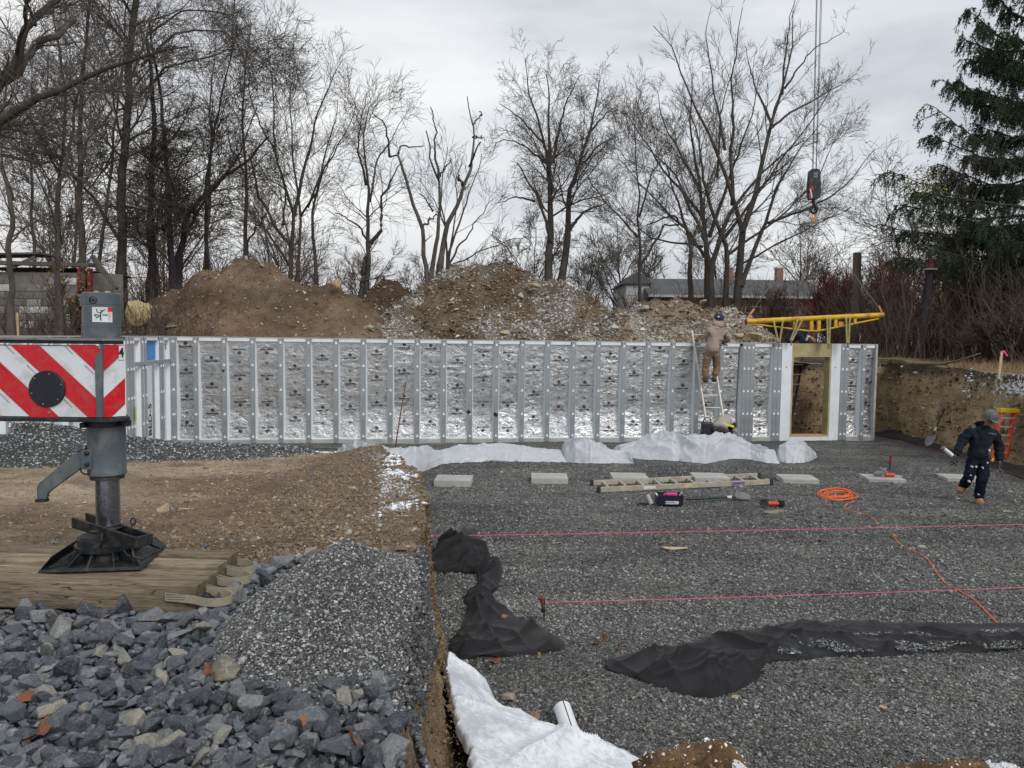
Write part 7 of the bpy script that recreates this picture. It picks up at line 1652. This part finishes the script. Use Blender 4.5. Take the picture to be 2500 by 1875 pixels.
q = AY(1965, 1045, 20.0); strip_sheet('fabric_sheet', [((1926, 1036), (1930, 1046)), ((1950, 1030), (1950, 1052)), ((1980, 1034), (1980, 1056)), ((2006, 1038), (2008, 1054))], [.15, .28, .25, .12], M_FAB, 'bunched black fabric on the ground behind the door opening', 'fabric', 40, 16, .1, 880, 3, group=gp)
tag(pebbles('snow_patch', np.c_[np.array([G(2470 + 40 * a, 1133 + 10 * b, .03) for a, b in np.random.default_rng(2).normal(0, .6, (500, 2))])], np.full(500, .05), np.full((500, 3), .85), M_SNOW, kind=None), kind='stuff')
# black patches of tape on the studs
for px, py, w in ((1144, 1006, .09), (1210, 1012, .10), (975, 905, .05), (545, 905, .05)):
    q = AY(px, py, AY(px, py, 17.0)[1]); s_ = (q[:2] - WA) @ WD
    d_ = ray(px, py); n_ = WNn; t = ((WA + WNn * .012) @ n_) / (d_[:2] @ n_); q = d_ * t + [0, 0, H]; mb = MB(); mb.box(q, (w, .01, w * .8), Matrix.Rotation(.5, 3, 'Y')); mb.build('tape_patch', M_INK, main)

# ================================================================ crane hook, cables, yellow lifting beam
M_YB = simple('yellow_crane_paint', (.62, .38, .015), .5, var=.12, vscale=3, dirt=(.20, .09, .03), dirt_amt=.7)
YB = 18.75
bm_ = empty('lifting_beam', AY(1990, 790, YB), 'yellow lifting beam hanging level above the door panel', 'lifting beam')
def T(pts, r, n=12): mb = MB(); mb.tube([AY(*p_, YB) if len(p_) == 2 else AY(*p_) for p_ in pts], r, n); return mb
T([(1822, 785), (2157, 769)], .062, 16).build('main_tube', M_YB, bm_, smooth=True, auto=40)
T([(1823, 785.5), (1819.5, 785.7)], .068, 16).build('end_ring', M_RUST, bm_, smooth=True, auto=40)
T([(1830, 790), (1975, 808), (1998, 808), (2145, 778)], .022, 10).build('truss_rod', M_YB, bm_, smooth=True, auto=40)
def seg(x, y0, y1, w): a, b = AY(x, y0, YB), AY(x, y1, YB); mb = MB(); mb.bar(a, b, w, .06, (0, 1, 0)); return mb
for x, w in ((1941, .09), (1981, .08), (1999, .08), (2040, .07), (2087, .06)):
    yt = 785 - (x - 1822) / 335 * 16; yb = np.interp(x, [1830, 1975, 1998, 2145], [790, 808, 808, 778]); seg(x, yt + 4, yb + 1, w).build('post', M_YB, bm_, bevel=.004)
seg(2053, 785, 797, .12).build('gusset_plate', M_YB, bm_)
mb = seg(1957, 787, 799, .15); o_ = mb.build('name_plate', M_RUST, bm_)
M_SLING = simple('khaki_sling', (.36, .31, .13), .85, var=.2)
sl = 'webbing slings between the beam and the wall panel'
for k, (a0, a1, b_, lbl) in enumerate(((1890, 1911, (1902, 834), 'leftmost sling pair, forming a long V at the pale heap edge'), (1947, 1957, (1932, 831), 'sling pair slanting left over the dark jacket'), (2020, 2027, (2023, 839), 'narrow sling pair at the right end of the timber header'), (2066, 2075, (2070, 837), 'rightmost sling pair near the panel end'))):
    r0 = empty('lifting_sling', AY(*b_, YB), 'khaki ' + lbl, 'sling', sl)
    for j, x in enumerate((a0, a1)):
        yt = 785 - (x - 1822) / 335 * 16; mb = MB()
        top = [AY(x, yt + 5, YB + .075), AY(x, yt - 6.5, YB + .0), AY(x, yt + 5, YB - .075)]
        pts = [AY(b_[0] + (j - .5) * 4, b_[1], YB + .03)] + top + [AY(b_[0] + (j - .5) * 4, b_[1], YB - .03)]
        for i in range(len(pts) - 1): mb.bar(pts[i], pts[i + 1], .042, .008, (0, 1, 0))
        mb.build('webbing', M_SLING, r0)
    mb = MB(); q = AY(b_[0], b_[1] + 1, YB); mb.tube([q + [0, 0, .03], q - [0, 0, .12]], .02, 8); mb.build('clevis', M_LIP, r0)
hk = empty('hook_block', AY(1987, 450, YB), 'dark grey crane hook block with red and white markings, hanging from cables', 'hook block')
def HB(x, y, dy=0): return AY(1900 + x / 9.217, 380 + y / 9.217, YB + dy)
side = [(700, 330), (740, 312), (860, 312), (905, 335), (922, 560), (930, 700), (915, 940), (880, 975), (850, 985), (760, 985), (690, 990), (668, 930), (656, 700), (672, 560), (685, 380)]
for dy, nm, m_ in ((-.10, 'side_plate', M_GREY), (.08, 'side_plate', M_GREY)):
    mb = MB(); v = [HB(x if dy < 0 else x + 12, y) for x, y in side]; n = len(v); mb.add([(p_[0], YB + dy, p_[2]) for p_ in v] + [(p_[0], YB + dy + .025, p_[2]) for p_ in v], [tuple(range(n)), tuple(range(n, 2 * n))[::-1]] + [(i, n + i, n + (i + 1) % n, (i + 1) % n) for i in range(n)]); mb.build(nm, M_DGREY if dy < 0 else M_GREY, hk)
mb = MB(); c_ = HB(800, 600); mb.lathe([(.125, -.06), (.125, .06)], c_, 24, Matrix.Rotation(rad(90), 3, 'X')); mb.build('sheave', M_BLACK, hk, smooth=True, auto=40)
for poly, m_, nm in (([(690, 705), (750, 710), (745, 800), (700, 790)], M_RED, 'red_marking'), ([(668, 760), (695, 775), (735, 930), (715, 985), (700, 900)], M_WHITE, 'white_marking'), ([(656, 860), (690, 880), (700, 985), (668, 990)], M_RED, 'red_marking')):
    mb = MB(); mb.add([(p_[0], YB - .104, p_[2]) for p_ in (HB(x, y) for x, y in poly)], [tuple(range(len(poly)))]); mb.build(nm, m_, hk)
mb = MB(); mb.box(HB(800, 460) - np.array([0, .11, 0]), (.11, .01, .13)); mb.build('cheek_frame', M_LIP, hk)
mb = MB(); mb.tube([HB(785, 975), HB(800, 1090)], .04, 12); mb.build('swivel', M_BLACK, hk, smooth=True, auto=40)
mb = MB(); c_ = HB(795, 1200); rr = .095; mb.tube([HB(800, 1080), HB(835, 1130)] + [c_ + [rr * math.cos(t) * .75, 0, rr * math.sin(t)] for t in np.linspace(.4, -3.6, 14)], [.035, .04] + list(np.linspace(.045, .02, 14)), 10); mb.build('hook', M_BLACK, hk, smooth=True, auto=60)
for i, (xb, xt) in enumerate(((1983.3, 1993), (1985.2, 1995), (1991.6, 2003), (1993.2, 2006))):
    a, b = AY(xb, 418, YB), AY(xt, 0, YB); b = a + (b - a) * 2.6; mb = MB(); mb.tube([a, b], .0065, 6); tag(mb.build('hoist_cable', M_DGREY, None, loc=a), ('leftmost', 'second', 'third', 'rightmost')[i] + ' of the four steel cables rising from the hook block', 'cable', 'steel hoist cables above the hook block')
M_ORS = simple('orange_sling', (.60, .26, .12), .7, var=.2)
os_ = empty('rope_sling', HB(790, 1320), 'pale orange rope slings looped over the hook and spreading to the beam ends', 'sling')
mb = MB()
for k in range(4): mb.tube([HB(780 + k * 12, 1295), HB(730 + k * 40, 1360), HB(760 + k * 25, 1430), HB(800 + k * 20, 1500)], .011, 6); 
o_ = mb.build('sling_bundle', M_ORS, os_); o_['kind'] = 'stuff'
for e_ in ((2150, 757), (1833, 765)):
    mb = MB(); mb.tube([HB(820, 1480), AY(*e_, YB)], .008, 6); mb.build('sling_leg', M_LIP, os_); q = AY(*e_, YB); mb = MB(); mb.tube([q + [-.05 if e_[0] > 2000 else .08, 0, .10], q, q + [.05 if e_[0] > 2000 else -.07, 0, -.12]], .024, 6); mb.build('shackle', M_ORS, os_)

# ================================================================ clods of earth with snow at the near edge
def clod_heap(px0, px1, ytop, Yc, label, seed):
    c = (G((px0 + px1) / 2, 1875, 1.0)); xa, xb = AY(px0, 1850, Yc)[0], AY(px1, 1850, Yc)[0]; zt_ = AY((px0 + px1) / 2, ytop, Yc)[2]
    X, Y = np.meshgrid(np.linspace(xa, xb, 90), np.linspace(Yc - .35, Yc + .16, 60)); u = (X - xa) / (xb - xa) * 2 - 1; v = (Y - Yc) / np.where(Y < Yc, .35, .16)
    hh = np.clip(1 - u * u, 0, 1) ** .5 * np.clip(1 - v * v, 0, 1) ** .5; Z = .90 + (zt_ - .90) * hh * (.25 + 1.1 * vn(X * 5, Y * 5, seed=seed)) + hh * .06 * (ridge(X * 12, Y * 12, seed=seed + 1) - .5)
    x, y, z = X.ravel(), Y.ravel(), Z.ravel(); t = vn(x * 8, y * 8, seed=seed + 2)[:, None]; col = np.array([.13, .085, .05]) * (1 - t) + np.array([.30, .19, .10]) * t; sn = .9 * sstep(.45, .6, vn(x * 6, y * 6, seed=seed + 3))
    o = mesh_np('clod_heap', np.stack([x, y, z], 1), grid_faces(60, 90), M_SOIL, True, np.c_[col, 1 - sn], loc=((xa + xb) / 2, Yc, .95)); tag(o, label, 'soil clods', 'snowy clods of soil at the near edge')
    r = np.random.default_rng(seed); n = 500; i = r.integers(0, len(x), n); k = hh.ravel()[i] > .2; i = i[k]; pebbles('crumbs', np.stack([x[i], y[i], z[i]], 1), .009 * r.lognormal(0, .4, len(i)), np.where(r.random(len(i))[:, None] > .6, np.array([.85, .86, .88]), np.array([.26, .17, .09])), M_CLOD, parent=o, seed=seed, loc=o.location)
clod_heap(1560, 1850, 1822, 2.62, 'wide low heap of snowy brown clods at the bottom middle of the view', 901)
clod_heap(2190, 2560, 1806, 2.60, 'dark snow streaked heap of clods in the bottom right corner', 905)
# ================================================================ fallen leaves
def leaves():
    r = np.random.default_rng(3); ml = []
    for k in range(4):
        n = 14; pts = []
        for i in range(n): a = 2 * math.pi * i / n; rr = (.5 if i % 2 else .34) * (1 if i not in (0,) else 1.2) * r.uniform(.8, 1.1); pts.append((rr * math.cos(a), rr * .62 * math.sin(a), .10 * math.sin(a * 2 + k) + .12 * abs(math.cos(a))))
        me = bpy.data.meshes.new('leaf'); me.from_pydata([(0, 0, 0)] + pts, [], [(0, i + 1, (i + 1) % n + 1) for i in range(n)]); me.materials.append(simple('dry_leaf_' + 'abcd'[k], ((.20, .075, .035), (.15, .06, .03), (.30, .17, .09), (.22, .11, .06))[k], .7, var=.3, vscale=20)); ml.append(me)
    spots = [(55, 1705, 1.04, .10), (95, 1790, 1.05, .13), (60, 1505, 1.02, .11), (590, 1540, 1.04, .11), (520, 1478, 1.04, .06), (510, 1640, 1.04, .09), (690, 1770, 1.06, .06), (735, 1762, 1.06, .08), (860, 1800, 1.07, .08), (615, 1300, .9, .07),
             (1062, 1338, 0, .12), (1085, 1402, 0, .07), (1210, 1615, 0, .11), (1155, 1630, 0, .08), (1315, 1602, 0, .08), (1237, 1505, .08, .10), (1220, 1438, 0, .07), (1264, 1266, 0, .12), (1300, 1753, 0, .13), (1255, 1745, 0, .09), (1410, 1757, 0, .13), (1417, 1795, 0, .12), (1400, 1812, 0, .09), (1462, 1575, 0, .14), (1475, 1560, 0, .12), (1515, 1590, 0, .13), (1650, 1140, 0, .16), (1280, 1490, 0, .07), (1370, 1800, 0, .1), (1998, 1320, 0, .10), (1820, 1148, 0, .12), (2150, 1108, 0, .10)]
    for i, (px, py, z, sz) in enumerate(spots):
        q = G(px, py, z + .02); par = bpy.data.objects['rock_bed'] if z > .5 else bpy.data.objects['pit_floor']; o = bpy.data.objects.new('leaf', ml[i % 4]); link(o, par); o.location = Vector(q) - par.location; o.scale = (sz, sz, sz); o.rotation_euler = (r.normal(0, .5), r.normal(0, .5), r.uniform(0, 6))
leaves()
# ================================================================ people
M_SKIN = simple('skin', (.26, .135, .085), .55, var=.1, bump=.05)
def skin_mesh(name, verts, edges, radii, mat, parent, sub=2, root=0, smooth=True):
    me = bpy.data.meshes.new(name); o_ = Vector(parent.location) if parent is not None else Vector((0, 0, 0))
    me.from_pydata([Vector([float(c) for c in v]) - o_ for v in verts], edges, []); ob = bpy.data.objects.new(name, me); COL.objects.link(ob)
    sk = ob.modifiers.new('s', 'SKIN'); sk.use_smooth_shade = True; sk.branch_smoothing = .6
    for i, r in enumerate(radii):
        rr = r if isinstance(r, tuple) else (r, r); me.skin_vertices[0].data[i].radius = rr; me.skin_vertices[0].data[i].use_root = (i == root)
    ss = ob.modifiers.new('u', 'SUBSURF'); ss.levels = sub; ss.render_levels = sub
    dg = bpy.context.evaluated_depsgraph_get(); nm = bpy.data.meshes.new_from_object(ob.evaluated_get(dg)); bpy.data.objects.remove(ob); nm.name = name
    nm.materials.clear(); nm.materials.append(mat)
    if name in ('jacket', 'trousers', 'hood'):
        n = len(nm.vertices); co = np.empty(n * 3); nm.vertices.foreach_get('co', co); no = np.empty(n * 3); nm.vertices.foreach_get('normal', no); co = co.reshape(-1, 3); no = no.reshape(-1, 3)
        w = ridge(co[:, 0] * 7 + co[:, 2] * 3, co[:, 1] * 7, co[:, 2] * 11, seed=3, oct=2) - .55; w2 = ridge(co[:, 0] * 14, co[:, 1] * 14, co[:, 2] * 20 + co[:, 0] * 9, seed=8, oct=2) - .5
        co += no * (.030 * w + .012 * w2)[:, None]; nm.vertices.foreach_set('co', co.ravel())
    nm.polygons.foreach_set('use_smooth', [True] * len(nm.polygons)); o = bpy.data.objects.new(name, nm); link(o, parent); return o
def person(label, base, Jt, cols, group='workers on the site', face=(0, -1, 0), hat=None, hood=False, sc=1.0, fingers=True, spots=0):
    """Jt: joint name -> world point"""
    J = {k: np.array(v, float) for k, v in Jt.items()}; root = empty('person', base, label, 'person', group); f = np.array(face, float); f /= np.linalg.norm(f)
    R = lambda x: x * sc
    hd = J['head']; nk = J['neck']; up = (hd - nk); up /= np.linalg.norm(up) + 1e-9
    V = [J['pelvis'], J['spine'], J['chest'], nk, hd - up * .05 * sc, hd + up * .05 * sc, hd - up * .07 * sc + f * .065 * sc, hd - up * .015 * sc + f * .10 * sc]
    E = [(0, 1), (1, 2), (2, 3), (3, 4), (4, 5), (4, 6), (5, 7)]; Rd = [R(.09), R(.09), R(.085), R(.048), R(.075), R(.085), R(.04), R(.018)]
    def add(p, frm, r): V.append(np.array(p)); E.append((frm, len(V) - 1)); Rd.append(R(r)); return len(V) - 1
    for s in 'lr':
        a = add(J['sho_' + s], 2, .045); b = add(J['elb_' + s], a, .035); c = add(J['wri_' + s], b, .024)
        h = J['hand_' + s]; d = h - J['wri_' + s]; L = np.linalg.norm(d); d /= L + 1e-9; sd = np.cross(d, f); sd /= np.linalg.norm(sd) + 1e-9; nn = np.cross(d, sd)
        p_ = add(J['wri_' + s] + d * .05 * sc, c, .030)
        if fingers:
            for k in range(4):
                o_ = (k - 1.5) * .021 * sc; q1 = add(J['wri_' + s] + d * .10 * sc + sd * o_, p_, .012); q2 = add(J['wri_' + s] + d * (.135 - .006 * abs(k - 1)) * sc + sd * o_ + f * .012, q1, .010); add(J['wri_' + s] + d * (.160 - .01 * abs(k - 1)) * sc + sd * o_ + f * .032 * sc, q2, .009)
            t1 = add(J['wri_' + s] + d * .055 * sc - sd * .042 * sc + f * .01, p_, .013); add(J['wri_' + s] + d * .095 * sc - sd * .055 * sc + f * .025 * sc, t1, .011)
        a = add(J['hip_' + s], 0, .07); b = add(J['kne_' + s], a, .055); c = add(J['ank_' + s], b, .038); add(J['toe_' + s], c, .035)
    skin_mesh('body', V, E, Rd, cols['glove'] if 'glove' in cols and False else M_SKIN, root, 1)
    # jacket: torso and sleeves
    V = [J['pelvis'] * 1.3 - J['spine'] * .3, J['pelvis'] * .4 + J['spine'] * .6, J['chest'] * .5 + J['spine'] * .5, J['chest'], J['chest'] * .12 + nk * .88]; E = [(0, 1), (1, 2), (2, 3), (3, 4)]; Rd = [(R(.165), R(.14)), (R(.18), R(.15)), (R(.18), R(.15)), (R(.165), R(.14)), R(.080)]
    for s in 'lr':
        a = len(V); w = J['wri_' + s]; e = J['elb_' + s]; sh = J['sho_' + s]
        V += [sh, sh * .5 + e * .5, e, e * .45 + w * .55, w * 1.06 - e * .06]; E += [(3, a), (a, a + 1), (a + 1, a + 2), (a + 2, a + 3), (a + 3, a + 4)]; Rd += [R(.088), R(.080), R(.074), R(.066), R(.052)]
    skin_mesh('jacket', V, E, Rd, cols['jacket'], root, 3, 2)
    if hood:
        b = nk * .85 + J['chest'] * .15 - f * .03 * sc; skin_mesh('hood', [b - np.array([.085, 0, 0]) * sc + f * .0 * sc, b + np.array([0, 0, .02]) * sc - f * .06 * sc, b + np.array([.085, 0, 0]) * sc + f * .0 * sc], [(0, 1), (1, 2)], [R(.06), R(.085), R(.06)], cols['jacket'], root, 2, 1)
    # trousers
    V = [J['pelvis'] * .3 + J['spine'] * .7, J['pelvis']]; E = [(0, 1)]; Rd = [(R(.13), R(.10)), (R(.15), R(.125))]
    for s in 'lr':
        a = len(V); h, k, n = J['hip_' + s], J['kne_' + s], J['ank_' + s]; V += [h, h * .5 + k * .5, k, k * .5 + n * .5, n]; E += [(1, a), (a, a + 1), (a + 1, a + 2), (a + 2, a + 3), (a + 3, a + 4)]; Rd += [R(.108), R(.098), R(.080), R(.076), R(.076)]
    tr_ = skin_mesh('trousers', V, E, Rd, cols['trousers'], root, 3, 1)
    for s in 'lr':
        a, t = J['ank_' + s], J['toe_' + s]; d = t - a; dh = d.copy(); m = a * .35 + t * .65; hl = a - dh * .25; hl[2] = min(a[2], t[2] + .04 * sc) if abs(a[2] - t[2]) < .12 else hl[2]
        skin_mesh('boot', [a + np.array([0, 0, .05]) * sc, a - np.array([0, 0, .02]) * sc, m, t, hl], [(0, 1), (1, 2), (2, 3), (1, 4)], [R(.064), R(.074), R(.074), R(.062), R(.060)], cols['boot'], root, 2, 1)
    if 'glove' in cols:
        for s in 'lr':
            w, h = J['wri_' + s], J['hand_' + s]; d = (h - w); d /= np.linalg.norm(d) + 1e-9; sd = np.cross(d, f); sd /= np.linalg.norm(sd) + 1e-9
            V = [w, w + d * .06 * sc]; E = [(0, 1)]; Rd = [R(.036), R(.040)]
            for k in range(4): o_ = (k - 1.5) * .023 * sc; n0_ = len(V); V += [w + d * .105 * sc + sd * o_, w + d * .14 * sc + sd * o_ + f * .014, w + d * (.165 - .01 * abs(k - 1)) * sc + sd * o_ + f * .035 * sc]; E += [(1, n0_), (n0_, n0_ + 1), (n0_ + 1, n0_ + 2)]; Rd += [R(.0145), R(.013), R(.012)]
            n0_ = len(V); V += [w + d * .06 * sc - sd * .045 * sc + f * .012, w + d * .10 * sc - sd * .058 * sc + f * .028 * sc]; E += [(1, n0_), (n0_, n0_ + 1)]; Rd += [R(.016), R(.013)]
            skin_mesh('glove', V, E, Rd, cols['glove'], root, 1, 1)
    if hat:
        kind, m = hat; c = hd + up * .035 * sc; M_ = Matrix((Vector(np.cross(f, up)), Vector(f), Vector(up))).transposed(); mb = MB()
        fr_ = .108 * sc; mb.lathe([(fr_, -.03 * sc), (fr_ * 1.03, .0), (fr_ * .98, .04 * sc), (fr_ * .8, .075 * sc), (fr_ * .45, .098 * sc), (.01, .104 * sc)], c, 20, M_)
        hatob = mb.build('cap', m, root, smooth=True, auto=60)
        if kind == 'cap':
            b = MB(); n = 9; u = np.cross(f, up); vs = []
            for dz in (0, .010):
                for i in range(n): a = math.pi * i / (n - 1); vs.append(c + (u * math.cos(a) * .085 + f * (.075 + math.sin(a) * .10) + up * (-.01 + dz - .02 * math.sin(a))) * sc)
            b.add(vs, [tuple(range(n)), tuple(range(n, 2 * n))[::-1]] + [(i, (i + 1) % n, n + (i + 1) % n, n + i) for i in range(n)]); b.build('cap_brim', m, hatob)
    return root, tr_
def tr(x, y, Y): return AY(x, y, Y)
M_HOOD = simple('beige_hoodie', (.34, .265, .22), .95, var=.10, vscale=7, bump=.5, bscale=9, spec=.1)
M_KHAKI = simple('khaki_trousers', (.21, .145, .095), .95, var=.22, vscale=9, bump=.7, bscale=12, spec=.1, dirt=(.10, .08, .06), dirt_amt=.5)
M_BOOTG = simple('grey_green_boot', (.07, .065, .045), .7, var=.2)
M_NAVY = simple('navy_cap', (.015, .025, .08), .8, var=.1)
Y1 = 18.02
w1, _ = person('worker seen from behind on the leaning ladder, beige hoodie, khaki trousers, blue cap', AY(1733, 935, 18.2), dict(
    pelvis=tr(1737, 858, Y1), spine=tr(1741, 838, Y1 - .05), chest=tr(1749, 810, Y1 + .05), neck=tr(1754, 790, Y1 + .10), head=tr(1755, 779.5, Y1 + .14),
    sho_l=tr(1731, 804, Y1 + .05), elb_l=tr(1724, 823, Y1 + .15), wri_l=tr(1735, 829, Y1 + .42), hand_l=tr(1741, 829, Y1 + .52), sho_r=tr(1768, 805, Y1 + .05), elb_r=tr(1777, 826, Y1 + .15), wri_r=tr(1771, 834, Y1 + .42), hand_r=tr(1767, 836, Y1 + .52),
    hip_l=tr(1729, 862, Y1), kne_l=tr(1723, 893, Y1 + .05), ank_l=tr(1722, 924, Y1 + .02), toe_l=tr(1722, 930, Y1 + .18), hip_r=tr(1748, 862, Y1), kne_r=tr(1751, 892, Y1 + .10), ank_r=tr(1744, 922, Y1 + .02), toe_r=tr(1744, 929, Y1 + .18)),
    dict(jacket=M_HOOD, trousers=M_KHAKI, boot=M_BOOTG), face=(0.1, 1, -.1), hat=('cap', M_NAVY), hood=True, sc=1.12)
q = AY(1754.5, 773, Y1 - .02); mb = MB(); mb.lathe([(.022, 0), (.02, .004)], q, 12, Matrix.Rotation(rad(90), 3, 'X')); mb.build('cap_badge', M_WHITE, w1)
mb = MB(); q = AY(1768, 841, Y1 + .3); mb.tube([AY(1762, 836, Y1 + .3), q, AY(1776, 843, Y1 + .3)], .018, 8); tag(mb.build('hand_tool', M_BLACK, None, loc=q), 'small black tool in the right hand of the worker on the ladder', 'tool')
# walking worker
M_JN = simple('dark_navy_hoodie', (.016, .020, .030), .95, var=.25, vscale=7, bump=.6, bscale=10, spec=.12)
M_PN = simple('paint_spotted_trousers', (.010, .013, .022), .9, var=.3, vscale=8, bump=.6, bscale=12, spec=.12)
M_TANB = simple('tan_boot', (.33, .20, .11), .75, var=.2)
M_CAMO = simple('grey_patterned_cap', (.12, .12, .115), .95, var=.5, vscale=22, bump=.3)
M_GLV = simple('dark_grey_glove', (.035, .038, .042), .85, var=.3)
Y2 = 11.75
def t2(zx, zy, dy=0.0): return AY(2050 + zx / 3.607, 820 + zy / 3.607, Y2 + dy)
w2, trs = person('worker walking with bowed head, grey cap, dark navy hoodie, paint spotted trousers', G(2390, 1232), dict(
    pelvis=t2(1215, 1075), spine=t2(1225, 980), chest=t2(1240, 860), neck=t2(1290, 785, -.03), head=t2(1320, 725, -.08),
    sho_l=t2(1152, 825), elb_l=t2(1072, 935, .05), wri_l=t2(1020, 1045, -.02), hand_l=t2(1012, 1090, -.06), sho_r=t2(1352, 845), elb_r=t2(1405, 970, .06), wri_r=t2(1408, 1100, -.02), hand_r=t2(1405, 1160, -.05),
    hip_l=t2(1170, 1110), kne_l=t2(1140, 1235, -.05), ank_l=t2(1082, 1325, .20), toe_l=t2(1052, 1378, .10), hip_r=t2(1268, 1110), kne_r=t2(1255, 1270, -.12), ank_r=t2(1222, 1438, -.02), toe_r=t2(1240, 1478, -.16)),
    dict(jacket=M_JN, trousers=M_PN, boot=M_TANB, glove=M_GLV), face=(.25, -.85, -.45), hat=('cap', M_CAMO), hood=True, sc=1.0)
for sx in (-.035, .035): mb = MB(); mb.lathe([(.010, -.004), (.010, .004)], t2(1322 + sx * 500, 752, -.205), 8, Matrix.Rotation(rad(90), 3, 'X')); mb.build('eye', M_INK, w2)
mb = MB(); mb.tube([t2(1300, 783, -.2), t2(1335, 783, -.2)], .006, 6); mb.build('mouth', simple('lip', (.14, .05, .04), .6), w2)
r = random.Random(5); mb = MB()
for zx, zy in ((1165, 1150), (1297, 1115), (1150, 1225), (1255, 1160), (1272, 1250), (1245, 1310), (1200, 1150), (1265, 1195), (1220, 1395), (1240, 1290), (1140, 1280)):
    q = t2(zx, zy, -.105); mb.box(q, (r.uniform(.006, .014), .05, r.uniform(.012, .03)), Matrix.Rotation(r.uniform(-.5, .5), 3, 'Y'))
o_ = mb.build('paint_spots', M_FOAM_W, w2); o_['kind'] = 'stuff'
mb = MB(); q = t2(1320, 1007, -.17); mb.box(q, (.028, .01, .03)); mb.build('pocket_patch', M_WHITE, w2)
me = text_mesh('SUPERIOR', .028, .0006, sx=1.0); q = t2(1345, 862, -.165); place_text(me, Matrix.Translation(Vector(q) - w2.location) @ Matrix.Rotation(rad(88), 4, 'X') @ Matrix.Rotation(rad(-10), 4, 'Z'), M_LIP, w2, 'chest_lettering')
mb = MB(); mb.tube([t2(1350, 1075, -.12), t2(1340, 1105, -.13)], .02, 8); mb.build('yellow_tool_tip', M_YEL, w2)
tl = empty('marking_wand', t2(985, 1060, -.06), 'white topped tool with two black prongs in the gloved hand of the walking worker', 'tool')
mb = MB(); mb.tube([t2(912, 988, -.08), t2(990, 1052, -.06)], .030, 12); mb.build('tube', M_PVC, tl, smooth=True, auto=40); mb = MB(); mb.tube([t2(905, 982, -.08), t2(916, 992, -.08)], .036, 12); mb.build('cap', M_LIP, tl, smooth=True, auto=40)
for e_ in ((950, 1122), (968, 1145)): mb = MB(); mb.tube([t2(1045, 1098, -.06), t2(*e_, -.06)], .007, 6); mb.build('prong', M_BLACK, tl)
# crouching worker at the foot of the wall
M_GH = simple('light_grey_shirt', (.36, .34, .30), .95, var=.12, bump=.4, bscale=10); M_GT = simple('charcoal_trousers', (.045, .045, .052), .95, var=.2, bump=.4, bscale=10)
Y3 = 17.75
w3, _ = person('crouching worker bent forward behind the foot of the ladder, pale grey back', AY(1762, 1080, Y3) * [1, 1, 0], dict(
    pelvis=tr(1757, 1046, Y3), spine=tr(1759, 1034, Y3 + .05), chest=tr(1768, 1028, Y3 + .28), neck=tr(1776, 1035, Y3 + .45), head=tr(1781, 1041, Y3 + .52), sho_l=tr(1752, 1033, Y3 + .3), elb_l=tr(1745, 1052, Y3 + .3), wri_l=tr(1750, 1068, Y3 + .35), hand_l=tr(1752, 1074, Y3 + .38),
    sho_r=tr(1786, 1036, Y3 + .28), elb_r=tr(1793, 1054, Y3 + .3), wri_r=tr(1788, 1070, Y3 + .35), hand_r=tr(1786, 1076, Y3 + .38), hip_l=tr(1747, 1048, Y3), kne_l=tr(1738, 1052, Y3 + .32), ank_l=tr(1740, 1075, Y3 + .0), toe_l=tr(1740, 1078, Y3 + .16), hip_r=tr(1768, 1048, Y3), kne_r=tr(1778, 1054, Y3 + .3), ank_r=tr(1772, 1075, Y3), toe_r=tr(1772, 1078, Y3 + .16)),
    dict(jacket=M_GH, trousers=M_GT, boot=M_BOOTG), face=(0, 1, -.6), hat=('cap', M_INK), sc=1.1)
mb = MB(); q = AY(1782, 1040, Y3 - .06); mb.bar(AY(1768, 1035, Y3 - .1), AY(1792, 1042, Y3 - .02), .03, .05); mb.build('reflective_band', simple('hi_vis_yellow', (.65, .75, .03), .6), w3, bevel=.008)
bg = empty('tool_bag', AY(1728, 1080, 17.9) * [1, 1, 0], 'black tool bag standing behind the left foot of the leaning ladder', 'bag')
q = AY(1726, 1050, 17.9); mb = MB(); mb.box((q[0], q[1], .28), (.34, .28, .56), top=(.75, .7)); mb.build('bag_body', M_BLACK, bg, bevel=.04); mb = MB(); mb.tube([(q[0] - .1, q[1], .54), (q[0] - .06, q[1], .66), (q[0] + .06, q[1], .66), (q[0] + .1, q[1], .54)], .015, 8); mb.build('bag_handle', M_BLACK, bg)
# worker bending behind the wall
M_DJ = simple('blue_black_jacket', (.008, .013, .028), .9, var=.2, bump=.5, bscale=10)
Y4 = 21.6; b4 = AY(1925, 860, Y4); b4[2] = hO1(b4[0], Y4)
def u4(x, y, dy=0): return AY(x, y, Y4 + dy)
w4, _ = person('worker in a dark blue jacket bending over behind the door panel', b4, dict(
    pelvis=u4(1930, 822), spine=u4(1942, 816), chest=u4(1960, 816, -.1), neck=u4(1976, 822, -.15), head=u4(1984, 830, -.18), sho_l=u4(1958, 822, -.3), elb_l=u4(1962, 842, -.35), wri_l=u4(1968, 832, -.5), hand_l=u4(1970, 827, -.55), sho_r=u4(1960, 818, .1), elb_r=u4(1972, 842, .1), wri_r=u4(1984, 850, .0), hand_r=u4(1990, 854, 0),
    hip_l=u4(1926, 826, -.1), kne_l=u4(1932, 846, -.12), ank_l=b4 + [.0, -.1, .10], toe_l=b4 + [.18, -.1, .05], hip_r=u4(1926, 826, .1), kne_r=u4(1934, 846, .12), ank_r=b4 + [.05, .12, .10], toe_r=b4 + [.22, .12, .05]),
    dict(jacket=M_DJ, trousers=M_DJ, boot=M_BLACK, glove=M_WHITE), face=(.6, -.3, -.8), hat=('cap', M_INK), sc=1.2)
